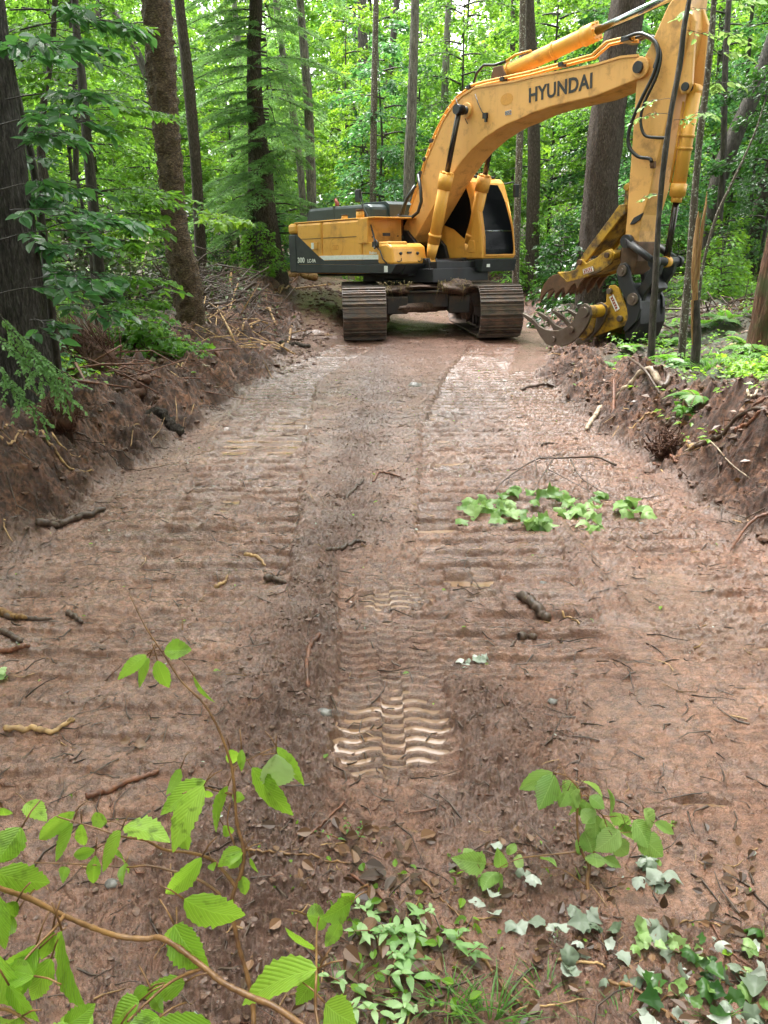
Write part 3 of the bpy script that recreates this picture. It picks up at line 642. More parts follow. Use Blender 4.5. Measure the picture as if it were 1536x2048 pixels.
for x, z in ((.42, 3.40), (.62, 3.72), (1.62, 4.53), (2.45, 4.54), (3.75, 4.56)): mb.box((x, -.23, z), (.09, .17, .07))
mb.box((.30, -.24, 3.1), (.06, .16, .18)); mb.build('pipe_clamp', M['black'], boom, .006)
mb = MB()
for k in range(9): mb.tube([(.5 + k * .09, -.30, 3.40 + k * .115), (.47 + k * .09, -.30, 3.45 + k * .115)], .014, 6)
mb.build('weld_tab', M['paint'], boom)
mb = MB(); mb.tube([(1.33, -.335, 4.38), (1.42, -.345, 4.22), (1.56, -.345, 4.05), (1.66, -.345, 3.90)], .008, 6); mb.tube([(1.84, -.34, 4.38), (1.93, -.345, 4.2), (2.02, -.345, 4.06), (2.09, -.345, 4.0)], .009, 6); mb.box((2.11, -.35, 3.98), (.10, .05, .09)); mb.box((2.13, -.35, 3.91), (.04, .04, .08)); mb.build('grease_line', M['black'], boom)
mb = MB(); mb.cyl((1.62, -.50, 4.13), (1.62, .50, 4.13), .07, 18); mb.cyl((1.62, -.62, 4.13), (1.62, -.44, 4.13), .088, 20); mb.cyl((1.62, .44, 4.13), (1.62, .62, 4.13), .088, 20); mb.build('boom_pin', M['black'], boom)
mb = MB(); mb.cyl((1.62, -.36, 4.13), (1.62, -.31, 4.13), .135, 24); mb.build('pin_boss', M['boompaint'], boom, .01)
mb = MB(); mb.cyl((5.32, -.345, 4.25), (5.32, -.31, 4.25), .15, 24); mb.build('pin_boss', M['boompaint'], boom, .01)
mb = MB(); mb.cyl((5.32, -.40, 4.25), (5.32, .40, 4.25), .065, 20); mb.cyl((5.32, -.42, 4.25), (5.32, -.38, 4.25), .085, 20); mb.build('nose_pin', M['black'], boom)
mb = MB(); n = 24; mb.add([(2.59 + .15 * math.cos(a), -.3135, 4.19 + .10 * math.sin(a)) for a in [2 * math.pi * k / n for k in range(n)]], [tuple(range(n))]); mb.build('round_patch', M['ghost'], boom)
# boom cylinders
for s in (-1, 1):
    y = .53 * s; a = Vector((.83, y, 1.43)); e = Vector((1.62, y, 4.13)); d = (e - a).normalized()
    mb = MB(); mb.cyl(a - Vector((0, .075, 0)), a + Vector((0, .075, 0)), .10, 20); mb.cyl(a + d * .05, a + d * .36, .085, 20, .118); mb.cyl(a + d * .36, a + d * 1.63, .118, 24)
    mb.cyl(a + d * .50, a + d * .55, .130, 24); mb.cyl(a + d * 1.40, a + d * 1.68, .136, 24, .142); mb.cyl(a + d * 1.68, a + d * 1.72, .10, 20)
    for k in range(8):
        an = k * math.pi / 4; u = Vector((-d.z, 0, d.x)); v = Vector((0, 1, 0)); o_ = u * math.cos(an) * .112 + v * math.sin(an) * .112; mb.cyl(a + d * 1.66 + o_, a + d * 1.715 + o_, .017, 6)
    mb.tube([a + d * .30 + Vector((-.10, .03, .05)), a + d * .62 + Vector((-.15, .05, .03)), a + d * .8 + Vector((-.125, .06, 0)), a + d * 1.42 + Vector((-.12, .06, 0))], .022, 8)
    bc = mb.build('boom_cylinder', M['paint'], EX)
    mb = MB(); mb.cyl(a + d * 1.70, e, .052, 18); mb.build('piston_rod', M['rod_dark'], bc)
    mb = MB(); mb.cyl(e - Vector((0, .07, 0)), e + Vector((0, .07, 0)), .088, 20); mb.build('rod_eye', M['black'], bc)
# arm cylinder on top of the boom
a = Vector((2.22, 0, 4.69)); e = Vector((5.72, 0, 5.24)); d = (e - a).normalized()
mb = MB(); mb.cyl(a - Vector((0, .09, 0)), a + Vector((0, .09, 0)), .12, 20); mb.cyl(a + d * .06, a + d * 1.95, .132, 24); mb.cyl(a + d * 1.78, a + d * 2.03, .152, 24); mb.cyl(a + d * .12, a + d * .18, .15, 24); mb.cyl(a + d * 1.15, a + d * 1.2, .145, 24)
for k in range(8):
    an = k * math.pi / 4; u = Vector((-d.z, 0, d.x)); o_ = u * math.cos(an) * .125 + Vector((0, 1, 0)) * math.sin(an) * .125; mb.cyl(a + d * 1.98 + o_, a + d * 2.07 + o_, .02, 6)
mb.tube([a + d * .12 + Vector((0, -.08, .16)), a + d * .35 + Vector((0, -.08, .19)), a + d * .7 + Vector((0, -.07, .14))], .022, 8)
ac = mb.build('arm_cylinder', M['paint'], EX)
mb = MB(); mb.cyl(a + d * 2.0, e, .065, 20); mb.build('piston_rod', M['chrome'], ac)
mb = MB(); mb.prism([(2.0, 4.46), (2.5, 4.46), (2.32, 4.80), (2.12, 4.80)], -.17, -.10); mb.prism([(2.0, 4.46), (2.5, 4.46), (2.32, 4.80), (2.12, 4.80)], .10, .17); mb.build('cylinder_lug', M['rust'], boom, .01)
mb = MB(); mb.tube([(1.52, -.1, 4.52), (1.66, -.12, 4.78), (1.86, -.14, 4.88), (2.1, -.12, 4.84), (2.35, -.1, 4.86)], .026, 8); mb.build('hydraulic_hose', M['rubber'], boom)
# hoses at the boom foot and over the boom nose
for pts in ([(.28, -.34, 3.12), (.42, -.40, 2.85), (.46, -.42, 2.6), (.36, -.42, 2.40), (.18, -.42, 2.31), (-.02, -.42, 2.33), (-.22, -.44, 2.36), (-.30, -.46, 2.30)],
            [(.16, -.30, 2.93), (.02, -.40, 2.70), (-.10, -.42, 2.5), (-.16, -.44, 2.35), (-.2, -.45, 2.2)], [(.10, -.2, 2.9), (-.1, -.3, 2.7), (-.2, -.34, 2.4), (-.2, -.36, 2.0)]):
    mb = MB(); mb.tube(pts, .034, 10); mb.build('hydraulic_hose', M['rubber'], EX)
mb = MB(); mb.box((-.24, -.48, 2.26), (.14, .1, .18)); mb.cyl((-.2, -.45, 1.95), (-.2, -.45, 2.3), .09, 14); mb.build('valve_block', M['rust'], EX, .01)
def bez(p, n=40):
    """smooth curve through points"""
    p = [Vector(q) for q in p]; p = [p[0] * 2 - p[1]] + p + [p[-1] * 2 - p[-2]]; out = []
    m = len(p) - 3
    for i in range(n + 1):
        t = i / n * m; k = min(int(t), m - 1); t -= k; a, b, c, e = p[k:k + 4]
        out.append(.5 * ((2 * b) + (c - a) * t + (2 * a - 5 * b + 4 * c - e) * t * t + (3 * b - a - 3 * c + e) * t ** 3))
    return out
for pts, r in (([(4.95, -.30, 4.72), (5.30, -.34, 4.72), (5.62, -.38, 4.50), (5.62, -.40, 4.15), (5.40, -.40, 3.75), (5.23, -.38, 3.40), (5.23, -.37, 3.15), (5.40, -.36, 2.98), (5.60, -.34, 2.93), (5.64, -.34, 2.88)], .028),
               ([(4.95, -.22, 4.70), (5.34, -.28, 4.68), (5.66, -.36, 4.42), (5.66, -.39, 4.1), (5.48, -.39, 3.75), (5.42, -.38, 3.5), (5.50, -.37, 3.28), (5.70, -.36, 3.22), (5.86, -.33, 3.20)], .024),
               ([(4.95, -.12, 4.70), (5.34, -.2, 4.70), (5.60, -.33, 4.42), (5.58, -.36, 4.2)], .024), ([(4.95, -.02, 4.70), (5.3, -.05, 4.72), (5.6, -.1, 4.5)], .024)):
    mb = MB(); mb.tube(bez(pts), r, 10); mb.build('hydraulic_hose', M['rubber'], EX)
mb = MB(); mb.box((5.0, -.16, 4.71), (.16, .34, .08)); mb.build('hose_clamp', M['black'], boom, .01)

# --- arm
AO = [(5.40, 4.50), (5.68, 5.03), (5.78, 5.13), (5.92, 5.30), (6.02, 5.22), (6.0, 4.94), (6.05, 4.68), (6.01, 4.36), (5.94, 4.06), (5.88, 3.81), (5.72, 3.01), (5.66, 2.82), (5.61, 2.48), (5.55, 2.26), (5.50, 2.11), (5.46, 1.86), (5.44, 1.45), (5.38, 1.22), (5.24, 1.20), (5.18, 1.32), (5.20, 1.87), (5.21, 2.19), (5.21, 2.5), (5.22, 3.15), (5.22, 3.62), (5.22, 4.07), (5.26, 4.3)]
mb = MB(); mb.prism(AO, -.27, .27); arm = mb.build('arm', M['boompaint'], EX, .018)
mb = MB()
for y in (-.22, .14): mb.prism([(5.72, 4.98), (5.98, 5.05), (6.12, 4.75), (6.13, 4.2), (6.14, 3.92), (6.08, 3.80), (5.98, 3.80), (5.92, 3.95), (5.90, 4.3)], y, y + .08)
mb.build('cylinder_lug', M['boompaint'], arm, .02)
mb = MB(); mb.cyl((6.05, -.25, 3.89), (6.05, .25, 3.89), .06, 18); mb.build('lug_pin', M['black'], arm)
mb = MB(); mb.box((5.64, -.29, 2.84), (.07, .06, .10)); mb.cyl((5.64, -.27, 2.84), (5.64, -.34, 2.84), .035, 8); mb.build('hose_port', M['rust'], arm, .005)
mb = MB(); mb.prism([(5.29, 1.97), (5.36, 2.07), (5.52, 2.14), (5.47, 2.03), (5.36, 1.97)], -.30, -.26); mb.build('burnt_patch', M['black'], arm, .005)
mb = MB(); mb.prism([(5.14, 1.20), (5.16, 1.72), (5.30, 1.78), (5.46, 1.70), (5.47, 1.40), (5.40, 1.18)], -.285, .285); mb.build('arm_nose', M['rust'], arm, .02)
mb = MB()
for z in (2.55, 2.24): mb.cyl((5.13, -.22, z), (5.13, .22, z), .055, 16)
mb.prism([(5.09, 2.2), (5.09, 2.6), (5.22, 2.65), (5.22, 2.1)], -.20, -.14); mb.prism([(5.09, 2.2), (5.09, 2.6), (5.22, 2.65), (5.22, 2.1)], .14, .20); mb.build('thumb_bracket', M['yellow'], arm, .01)
# bucket cylinder
a = Vector((6.07, 0, 3.87)); e = Vector((5.83, 0, 1.38)); d = (e - a).normalized()
mb = MB(); mb.cyl(a - Vector((0, .10, 0)), a + Vector((0, .10, 0)), .085, 18); mb.cyl(a + d * .05, a + d * 1.52, .105, 24); mb.cyl(a + d * 1.32, a + d * 1.50, .125, 24); mb.cyl(a + d * 1.50, a + d * 1.60, .085, 18); mb.cyl(a + d * .62, a + d * .66, .118, 24); mb.cyl(a + d * .80, a + d * .84, .118, 24); mb.tube([a + d * .15 + Vector((-.12, -.05, 0)), a + d * 1.3 + Vector((-.125, -.05, 0))], .020, 8)
bk = mb.build('bucket_cylinder', M['paint'], EX)
mb = MB(); mb.cyl(a + d * 1.55, e, .052, 18); mb.build('piston_rod', M['rod_dark'], bk)
mb = MB(); mb.cyl(e - Vector((0, .06, 0)), e + Vector((0, .06, 0)), .085, 18); mb.build('rod_eye', M['paint'], bk)
# linkage
mb = MB()
for s in (-1, 1):
    y = .35 * s; mb.cyl((5.30, y - .045, 1.71), (5.30, y + .045, 1.71), .105, 20); mb.tube([(5.30, y, 1.71), (5.83, y, 1.38)], [.062, .055], 14); mb.cyl((5.83, y - .05, 1.38), (5.83, y + .05, 1.38), .09, 18)
    mb.cyl((5.30, y - .07, 1.71), (5.30, y + .07, 1.71), .04, 12)
mb.cyl((5.83, -.40, 1.38), (5.83, .40, 1.38), .075, 20); mb.cyl((5.30, -.35, 1.71), (5.30, .35, 1.71), .05, 12); mb.build('linkage', M['black'], EX)
mb = MB()
for s in (-1, 1):
    y = .20 * s; mb.prism([(5.78, 1.44), (5.90, 1.40), (5.86, 1.20), (5.62, .86), (5.58, .72), (5.46, .74), (5.44, .88), (5.60, 1.12)], y - .05, y + .05)
mb.box((5.66, 0, 1.08), (.12, .36, .34), Matrix.Rotation(-.55, 3, 'Y')); mb.build('bucket_link', M['black'], EX, .015)
CP = [(5.14, 1.24), (5.19, 1.35), (5.29, 1.38), (5.37, 1.32), (5.43, 1.11), (5.55, .92), (5.62, .82), (5.645, .65), (5.60, .46), (5.40, .26), (5.34, .30), (5.42, .50), (5.36, .78), (5.20, 1.02)]
mb = MB()
for s in (-1, 1): y = .34 * s; mb.prism(CP, y - .03, y + .03)
mb.prism([(5.22, 1.05), (5.45, 1.05), (5.60, .75), (5.62, .40), (5.50, .10), (5.34, .14), (5.30, .6)], -.30, .45); cp = mb.build('quick_coupler', M['black'], EX, .012)
mb = MB()
for x, z, r in ((5.26, 1.25, .045), (5.50, .80, .05)): mb.cyl((x, -.42, z), (x, .42, z), r, 16); mb.cyl((x, -.40, z), (x, -.36, z), r * 2, 18)
mb.build('coupler_pin', M['tine'], cp)
# --- rake
EO = [(4.97, .93), (5.02, 1.01), (5.12, 1.02), (5.20, .97), (5.29, .79), (5.43, .56), (5.47, .46), (5.41, .38), (5.01, .24), (4.89, .19), (4.72, .13), (4.55, .10), (4.62, .24), (4.80, .34), (4.92, .50), (4.97, .66)]
rk = MB()
for y in (-.36, .33): rk.prism(EO, y, y + .05)
rk.prism([(4.86, .36), (5.26, .50), (5.30, .44), (4.9, .24), (4.7, .16)], -.31, .33)
rk.cyl((4.95, -.86, .60), (4.95, .86, .60), .105, 26); rk.cyl((4.95, -.36, .60), (4.95, .38, .60), .128, 26); rk.cyl((4.70, -.86, .30), (4.70, .86, .30), .055, 18)
for y in (-.62, .58): rk.prism([(4.86, .55), (4.96, .50), (4.92, .25), (4.72, .10), (4.60, .16), (4.75, .30)], y, y + .04)
rake = rk.build('rake', M['yellow'], EX, .012)
TO = [(3.64, .49), (3.645, .515), (3.68, .53), (3.86, .435), (4.00, .33), (4.12, .285), (4.26, .265), (4.42, .275), (4.60, .35), (4.74, .47), (4.81, .62), (4.87, .72), (4.95, .745), (5.04, .69), (5.07, .56), (5.02, .42), (4.94, .30), (4.80, .15), (4.68, .07), (4.51, .01), (4.32, -.01), (4.17, .03), (4.02, .16), (3.92, .30), (3.80, .40)]
for k, y in enumerate((-.88, -.45, -.02, .42, .85)):
    mb = MB(); mb.prism(TO, y - .028, y + .028); mb.prism([(3.60, .51), (3.62, .545), (3.84, .46), (3.86, .40), (3.80, .38)], y - .04, y + .04); mb.build('rake_tine', M['tine'], rake, .008)
for x, z, y, r in ((4.95, .60, -.92, .085), (4.70, .30, -.92, .055), (5.05, .92, -.395, .05), (5.29, .48, -.395, .05), (4.33, .12, -.915, .05)):
    mb = MB(); mb.cyl((x, y - .03, z), (x, y + .03, z), r, 20); mb.build('rake_pin', M['tine'], rake, .006)
def label_plate(c, w, h, rotdeg, y, parent, words=None):
    mb = MB(); mb.box((c[0], y, c[1]), (w, .006, h), Matrix.Rotation(math.radians(-rotdeg), 3, 'Y')); mb.build('maker_label', M['white'], parent)
    mb = MB(); r = Matrix.Rotation(math.radians(-rotdeg), 3, 'Y')
    for k in range(5): o_ = r @ Vector(((k - 2) * w * .17, 0, (k % 2 - .5) * h * .1)); mb.box((c[0] + o_.x, y - .004, c[1] + o_.z), (w * .11, .004, h * .5), r)
    mb.box((c[0], y - .0035, c[1] + h * .38), (w * .96, .003, h * .10), r); mb.box((c[0], y - .0035, c[1] - h * .38), (w * .96, .003, h * .10), r); mb.build('label_print', M['red'], parent)
label_plate((5.14, .73), .27, .09, -58, -.364, rake)
# --- thumb
th = MB(); th.prism([(4.98, 1.60), (5.07, 1.52), (5.00, 1.36), (4.77, 1.22), (4.43, 1.12), (4.11, 1.05), (3.90, 1.21), (4.14, 1.235), (4.29, 1.27), (4.34, 1.34), (4.36, 1.42), (4.43, 1.43), (4.50, 1.37), (4.71, 1.46), (4.84, 1.55)], -.34, -.28)
th.prism([(4.98, 1.60), (5.07, 1.52), (5.00, 1.36), (4.77, 1.22), (4.43, 1.12), (4.11, 1.05), (3.90, 1.21), (4.14, 1.235), (4.29, 1.27), (4.34, 1.34), (4.36, 1.42), (4.43, 1.43), (4.50, 1.37), (4.71, 1.46), (4.84, 1.55)], .28, .34)
th.prism([(4.95, 1.44), (4.77, 1.26), (4.43, 1.16), (4.13, 1.10), (4.0, 1.19), (4.3, 1.22), (4.7, 1.38)], -.28, .28); th.prism([(3.90, 1.215), (4.11, 1.055), (4.14, 1.07), (3.93, 1.235)], -.345, .345)
th.cyl((4.95, -.37, 1.50), (4.95, .37, 1.50), .085, 20); th.cyl((4.40, -.36, 1.39), (4.40, .36, 1.39), .05, 16); thumb = th.build('thumb', M['yellow'], EX, .01)
mb = MB()
for x, z in ((4.95, 1.50), (4.40, 1.39)): mb.cyl((x, -.41, z), (x, -.36, z), .045, 14)
mb.tube([(5.02, 0, 1.50), (5.24, 0, 1.48)], .13, 14); mb.build('thumb_pin', M['rust'], thumb)
for y in (-.31, -.105, .105, .31):
    mb = MB(); mb.prism([(3.93, 1.20), (3.80, 1.175), (3.70, 1.12), (3.61, 1.02), (3.55, .90), (3.52, .76), (3.56, .75), (3.62, .83), (3.70, .90), (3.80, .94), (3.85, .93), (3.86, .80), (3.90, .85), (3.98, .93), (4.06, .96), (4.10, .84), (4.15, .90), (4.22, 1.0), (4.30, 1.04), (4.34, .93), (4.42, 1.06), (4.50, 1.14), (4.13, 1.10)], y - .028, y + .028); mb.build('thumb_tine', M['rust'], thumb, .008)
BR = [(5.19, 2.29), (5.07, 2.28), (5.0, 2.19), (4.43, 1.55), (4.35, 1.43), (4.40, 1.35), (4.50, 1.42), (5.13, 2.10), (5.20, 2.14)]
mb = MB(); mb.prism(BR, -.31, -.25); mb.prism(BR, .25, .31); mb.prism([(5.16, 2.26), (5.04, 2.20), (4.46, 1.52), (4.50, 1.49), (5.1, 2.13)], -.25, .25); mb.build('thumb_brace', M['yellow'], thumb, .01)
label_plate((4.56, 1.255), .21, .085, 15, -.344, thumb)
# --- mirror, rails
mb = MB(); mb.tube([(-.42, -1.34, 2.86), (-.34, -1.34, 2.58), (-.26, -1.34, 2.50), (-.06, -1.36, 2.25), (.12, -1.40, 1.96), (.22, -1.48, 1.80), (.30, -1.50, 1.74), (.42, -1.50, 1.66), (.50, -1.50, 1.50), (.60, -1.49, 1.42)], .013, 8)
mb.tube([(-.40, -1.30, 2.86), (-.30, -1.30, 2.45), (-.10, -1.32, 2.22), (.10, -1.40, 1.94), (.25, -1.46, 1.84)], .010, 8); mb.box((.28, -1.50, 1.78), (.16, .05, .10)); mm = mb.build('mirror_arm', M['black'], EX)
mb = MB(); mb.box((-.44, -1.33, 2.735), (.17, .05, .25)); mb.build('mirror', M['black'], mm, .02)
mb = MB(); mb.tube(bez([(.24, -1.50, 1.80), (.32, -1.56, 1.70), (.40, -1.55, 1.78), (.34, -1.53, 1.86), (.26, -1.51, 1.82)]), .012, 6); mb.build('cable_loop', M['rubber'], mm)
# --- lettering
def letters(name, body, size, loc, mat, parent, sx=1, bold=0, spacing=1, tilt=0, depth=.002):
    cu = bpy.data.curves.new(name, 'FONT'); cu.body = body; cu.size = size; cu.extrude = depth; cu.offset = bold; cu.space_character = spacing; cu.resolution_u = 3
    o = bpy.data.objects.new(name, cu); C.objects.link(o); bpy.context.view_layer.update()
    me = bpy.data.meshes.new_from_object(o.evaluated_get(bpy.context.evaluated_depsgraph_get())); bpy.data.objects.remove(o)
    me.materials.clear(); me.materials.append(mat); me.name = name
    o = bpy.data.objects.new(name, me); C.objects.link(o); o.parent = parent
    o.matrix_local = Matrix.Translation(loc) @ Matrix.Rotation(math.radians(90), 4, 'X') @ Matrix.Rotation(math.radians(tilt), 4, 'Z') @ Matrix.Diagonal((sx, 1, 1, 1)); return o
letters('boom_lettering', 'HYUNDAI', .315, (3.09, -.3145, 4.07), M['letter'], boom, .93, .0085, 1.04, 1.7)
letters('number_sticker', '0052', .10, (2.56, -.314, 3.93), M['white'], boom, .75, .004, 1.0, 1)
letters('number_sticker', '0052', .094, (2.564, -.3165, 3.932), mat_plain('blue_print', (.03, .07, .18), .5), boom, .75, .0005, 1.02, 1)
letters('side_lettering', '300', .155, (-2.50, -1.462, 1.455), M['white'], EX, 1.18, .004, 1.0, 0)
letters('side_lettering', 'LC-9A', .105, (-2.12, -1.462, 1.455), M['white'], EX, 1.1, .003, 1.0, 0)
letters('side_lettering', 'Robex', .075, (.03, -1.456, 1.60), M['white'], EX, 1.2, .001, 1.0, 0)
letters('faded_lettering', 'S&D', .15, (-1.205, -1.4515, 1.70), M['ghost'], EX, .85, .001, .9, 0)
mb = MB()
for k in range(40):
    a0, a1 = 2 * math.pi * k / 40, 2 * math.pi * (k + 1) / 40
    mb.add([(-1.06 + r * math.cos(a), -1.4525, 1.755 + r * .82 * math.sin(a)) for r, a in ((.24, a0), (.24, a1), (.215, a1), (.215, a0))], [(0, 1, 2, 3)])
mb.build('faded_ring', M['ghost'], EX)

# ------------------------------------------------------------------ leaves
MAPLE = [(0, 0), (.12, .02), (.34, .04), (.36, .22), (.56, .40), (.38, .58), (.22, .74), (0, 1.0), (-.22, .74), (-.38, .58), (-.56, .40), (-.36, .22), (-.34, .04), (-.12, .02)]
OVATE = [(0, 0), (.20, .16), (.30, .40), (.22, .68), (0, 1.0), (-.22, .68), (-.30, .40), (-.20, .16)]
def leaf_mesh(name, pos, dirv, nrm, size, mat, shape='quad', rnd=None, fold=.25, extra=None, extra_mat=None):
    """many leaves as one mesh. pos: base of each leaf, dirv: where its tip points, nrm: its face"""
    pos = np.asarray(pos, float); n = len(pos); dirv = np.asarray(dirv, float); nrm = np.asarray(nrm, float); size = np.asarray(size, float)
    dirv = dirv / np.linalg.norm(dirv, axis=1, keepdims=True); side = np.cross(dirv, nrm); side /= np.linalg.norm(side, axis=1, keepdims=True) + 1e-9; up = np.cross(side, dirv)
    if rnd is None: rnd = _rs.rand(n)
    if shape == 'quad': sh = np.array([(0, 0), (.34, .45), (0, 1.0), (-.34, .45)]); fc = [[0, 1, 2], [0, 2, 3]]
    elif shape == 'needle': sh = np.array([(0, 0), (.075, .3), (0, 1.0), (-.075, .3)]); fc = [[0, 1, 2, 3]]
    elif shape == 'maple':
        ol = []
        for i in range(len(MAPLE)):
            a_, b_ = np.array(MAPLE[i]), np.array(MAPLE[(i + 1) % len(MAPLE)]); ol += [a_, a_ * .5 + b_ * .5 + (np.array([0, .34]) - (a_ + b_) / 2) * .06 * (1 if i % 2 else -1)]
        ol = np.array(ol); ce = np.array([0, .36]); no = len(ol); sh = np.concatenate([ol, ce + (ol - ce) * .5, ce[None]])
        fc = [[i, (i + 1) % no, no + (i + 1) % no, no + i] for i in range(no)] + [[no + i, no + (i + 1) % no, 2 * no] for i in range(no)]
    elif shape == 'ovate': sh = np.array(OVATE); fc = [[0, 1, 2, 3, 4], [0, 4, 5, 6, 7]]
    else: sh = np.array(MAPLE); fc = [[0, 1, 2, 3, 4, 5, 6, 7], [0, 7, 8, 9, 10, 11, 12, 13]]
    k = len(sh); ax = np.abs(sh[:, 0])
    V = pos[:, None, :] + size[:, None, None] * (side[:, None, :] * sh[None, :, 0, None] + dirv[:, None, :] * sh[None, :, 1, None] + up[:, None, :] * (ax * fold - .18 * sh[:, 1] ** 2)[None, :, None])
    cnt = [len(f) for f in fc]; flat = np.concatenate([np.array(f) for f in fc]); F = (np.arange(n)[:, None] * k + flat[None, :]).ravel()
    counts = np.tile(cnt, n)
    if shape == 'maple':
        cu = _rs.uniform(-.6, 1.3, (n, 1)); rp = _rs.uniform(0, 6.28, (n, 1)); rad = np.hypot(sh[:, 0], sh[:, 1] - .36)[None]; th = np.arctan2(sh[:, 0], sh[:, 1] - .36)[None]
        V += up[:, None, :] * (size[:, None] * (-cu * rad ** 2 * 1.6 + .10 * rad * np.sin(th * 3 + rp)))[:, :, None]
    V = V.reshape(-1, 3); a = np.repeat(rnd, k)
    return np_mesh(name, V, F, counts, mat, shape == 'maple', dict(rnd=a))
def rvec(rs, n, s): return rs.normal(0, s, (n, 3))

def trunk_mesh(name, path, radii, mat, seed=0, sides=14, rings=46, lumpy=.10, flare=1.5, peel=0):
    """tapered trunk along a path with bark relief"""
    p = bez(path, rings); rs = np.random.RandomState(seed); vs = []; k = len(p)
    tt = np.linspace(0, 1, k); rr = np.interp(tt, np.linspace(0, 1, len(radii)), radii)
    ang = np.arange(sides) * 2 * np.pi / sides
    h0 = p[0].z
    for i in range(k):
        t = (p[min(i + 1, k - 1)] - p[max(i - 1, 0)]).normalized(); a = t.cross(Vector((0, 1, .01))).normalized(); b = t.cross(a)
        z = p[i].z
        n1 = pn(np.cos(ang) * 1.3 + seed, np.sin(ang) * 1.3 + z * 1.2, seed % 7); n2 = pn(np.cos(ang) * 4 + seed, np.sin(ang) * 4 + z * 3.5, seed % 5 + 8)
        f = 1 + lumpy * n1 + lumpy * .7 * n2
        if sides >= 18: f = f + .10 * (.5 - np.abs(pn(np.cos(ang) * 5.5 + seed, np.sin(ang) * 5.5 + z * .45, 9)))
        fl = 1 + (flare - 1) * math.exp(-(z - h0 + .0) / .22) * (1 + .35 * np.sin(ang * 4 + seed))
        if peel: f = f + peel * np.maximum(0, pn(ang * 3, ang * 0 + z * 9, 33))
        r = rr[i] * f * fl
        for j in range(sides): vs.append(p[i] + a * math.cos(ang[j]) * r[j] + b * math.sin(ang[j]) * r[j])
    fs = [(i * sides + j, i * sides + (j + 1) % sides, (i + 1) * sides + (j + 1) % sides, (i + 1) * sides + j) for i in range(k - 1) for j in range(sides)]
    mb = MB(); mb.add(vs, fs, True); mb.add([vs[-sides + j] for j in range(sides)], [tuple(range(sides))])
    return mb, p, rr
def make_crown(seed, H, h0, nb, L, size, per, mat, shape='quad', droop=.5, rise=.35, flat=.35, up=.6, wid=.38, name='crown', twig=True):
    """tiers of leafy sprays around a stem; returns (wood MB with limbs, leaf mesh)"""
    rs = np.random.RandomState(seed); wood = MB(); Ps = []; Ds = []; Ns = []; Sz = []; Rn = []
    for b in range(nb):
        u = (b + rs.rand()) / nb; z = h0 + (H - h0) * u; az = b * 2.4 + rs.normal(0, .5); Lb = L * (1 - .62 * u ** 1.7) * rs.uniform(.55, 1.05)
        dr = np.array([math.cos(az), math.sin(az), 0]); sd = np.array([-dr[1], dr[0], 0]); bend = rs.normal(0, .18)
        def pt(s): return dr * Lb * s + sd * bend * Lb * s * s + np.array([0, 0, z + Lb * (rise * s - droop * s * s)])
        ps = [pt(s) for s in np.linspace(0, 1, 6)]
        wood.tube([Vector(q) for q in ps], list(np.interp(np.linspace(0, 1, 6), [0, 1], [.012 + .010 * Lb, .004])), 4, smooth=True)
        n = int(per * Lb * rs.uniform(.7, 1.2)); s = rs.uniform(.18, 1.02, n) ** .8; lat = rs.uniform(-1, 1, n) * Lb * wid * np.clip(1.15 - s, .12, 1)
        if twig:
            for q in range(int(4 + Lb * 2)):
                s0 = rs.uniform(.15, .9); l0 = rs.choice((-1, 1)) * Lb * wid * (1.1 - s0); a = pt(s0); e = pt(min(1, s0 + .18)) + sd * l0 + np.array([0, 0, -abs(l0) * .12])
                wood.tube([Vector(a), Vector((a + e) / 2 + np.array([0, 0, .03])), Vector(e)], [.006, .004, .002], 3)
        base = np.array([pt(q) for q in s]); base += sd[None, :] * lat[:, None]; base[:, 2] += rs.normal(0, .05 + .03 * Lb, n) - np.abs(lat) * .14
        d = dr[None, :] * .8 + sd[None, :] * np.sign(lat)[:, None] * .6 + rvec(rs, n, .45); d[:, 2] = d[:, 2] * .5 - .28
        nn = np.array([0, 0, up])[None, :] + rvec(rs, n, flat)
        Ps.append(base); Ds.append(d); Ns.append(nn); Sz.append(size * rs.uniform(.6, 1.25, n)); Rn.append(np.clip(rs.normal(.42 + .16 * rs.normal(), .20, n), 0, 1))
    return wood, leaf_mesh(name, np.concatenate(Ps), np.concatenate(Ds), np.concatenate(Ns), np.concatenate(Sz), mat, shape, np.concatenate(Rn))
def wood_mesh(mb, name, mat):
    o = mb.build(name, mat); me = o.data; bpy.data.objects.remove(o); return me

# understory trees: a few models, copied
UND = []
_um = ['leaf_mid', 'leaf_yel', 'leaf_blue', 'leaf_mid', 'leaf_yel', 'leaf_mid', 'leaf_dark']
for k in range(7):
    H = (7.0, 6.0, 6.5, 9.0, 8.0, 5.0, 7.5)[k]
    wd, lf = make_crown(100 + k, H, .9 + .3 * (k % 3), int(H * 4.2), (2.3, 2.0, 2.2, 2.7, 2.4, 1.7, 2.4)[k], .125 if k != 5 else .11, 150, M[_um[k]], 'quad')
    rs = np.random.RandomState(k); x = np.cumsum(rs.normal(0, .10, 6))
    wd.tube([Vector((x[i] * .5, x[5 - i] * .3, z)) for i, z in enumerate(np.linspace(-.4, H, 6))], [.055, .05, .042, .032, .02, .008], 8)
    UND.append((wood_mesh(wd, 'trunk', M['bark_dark']), lf, H))
SHR = []
for k in range(4):
    wd, lf = make_crown(200 + k, 1.5, .1, 15, 1.0, .10, 130, M[('leaf_mid', 'leaf_yel', 'leaf_blue', 'leaf_dark')[k]], 'quad', wid=.5)
    wd.tube([Vector((0, 0, -.3)), Vector((.05, 0, .6)), Vector((0, .05, 1.4))], [.018, .014, .005], 6); SHR.append((wood_mesh(wd, 'stem', M['bark_dark']), lf))
BIG = []
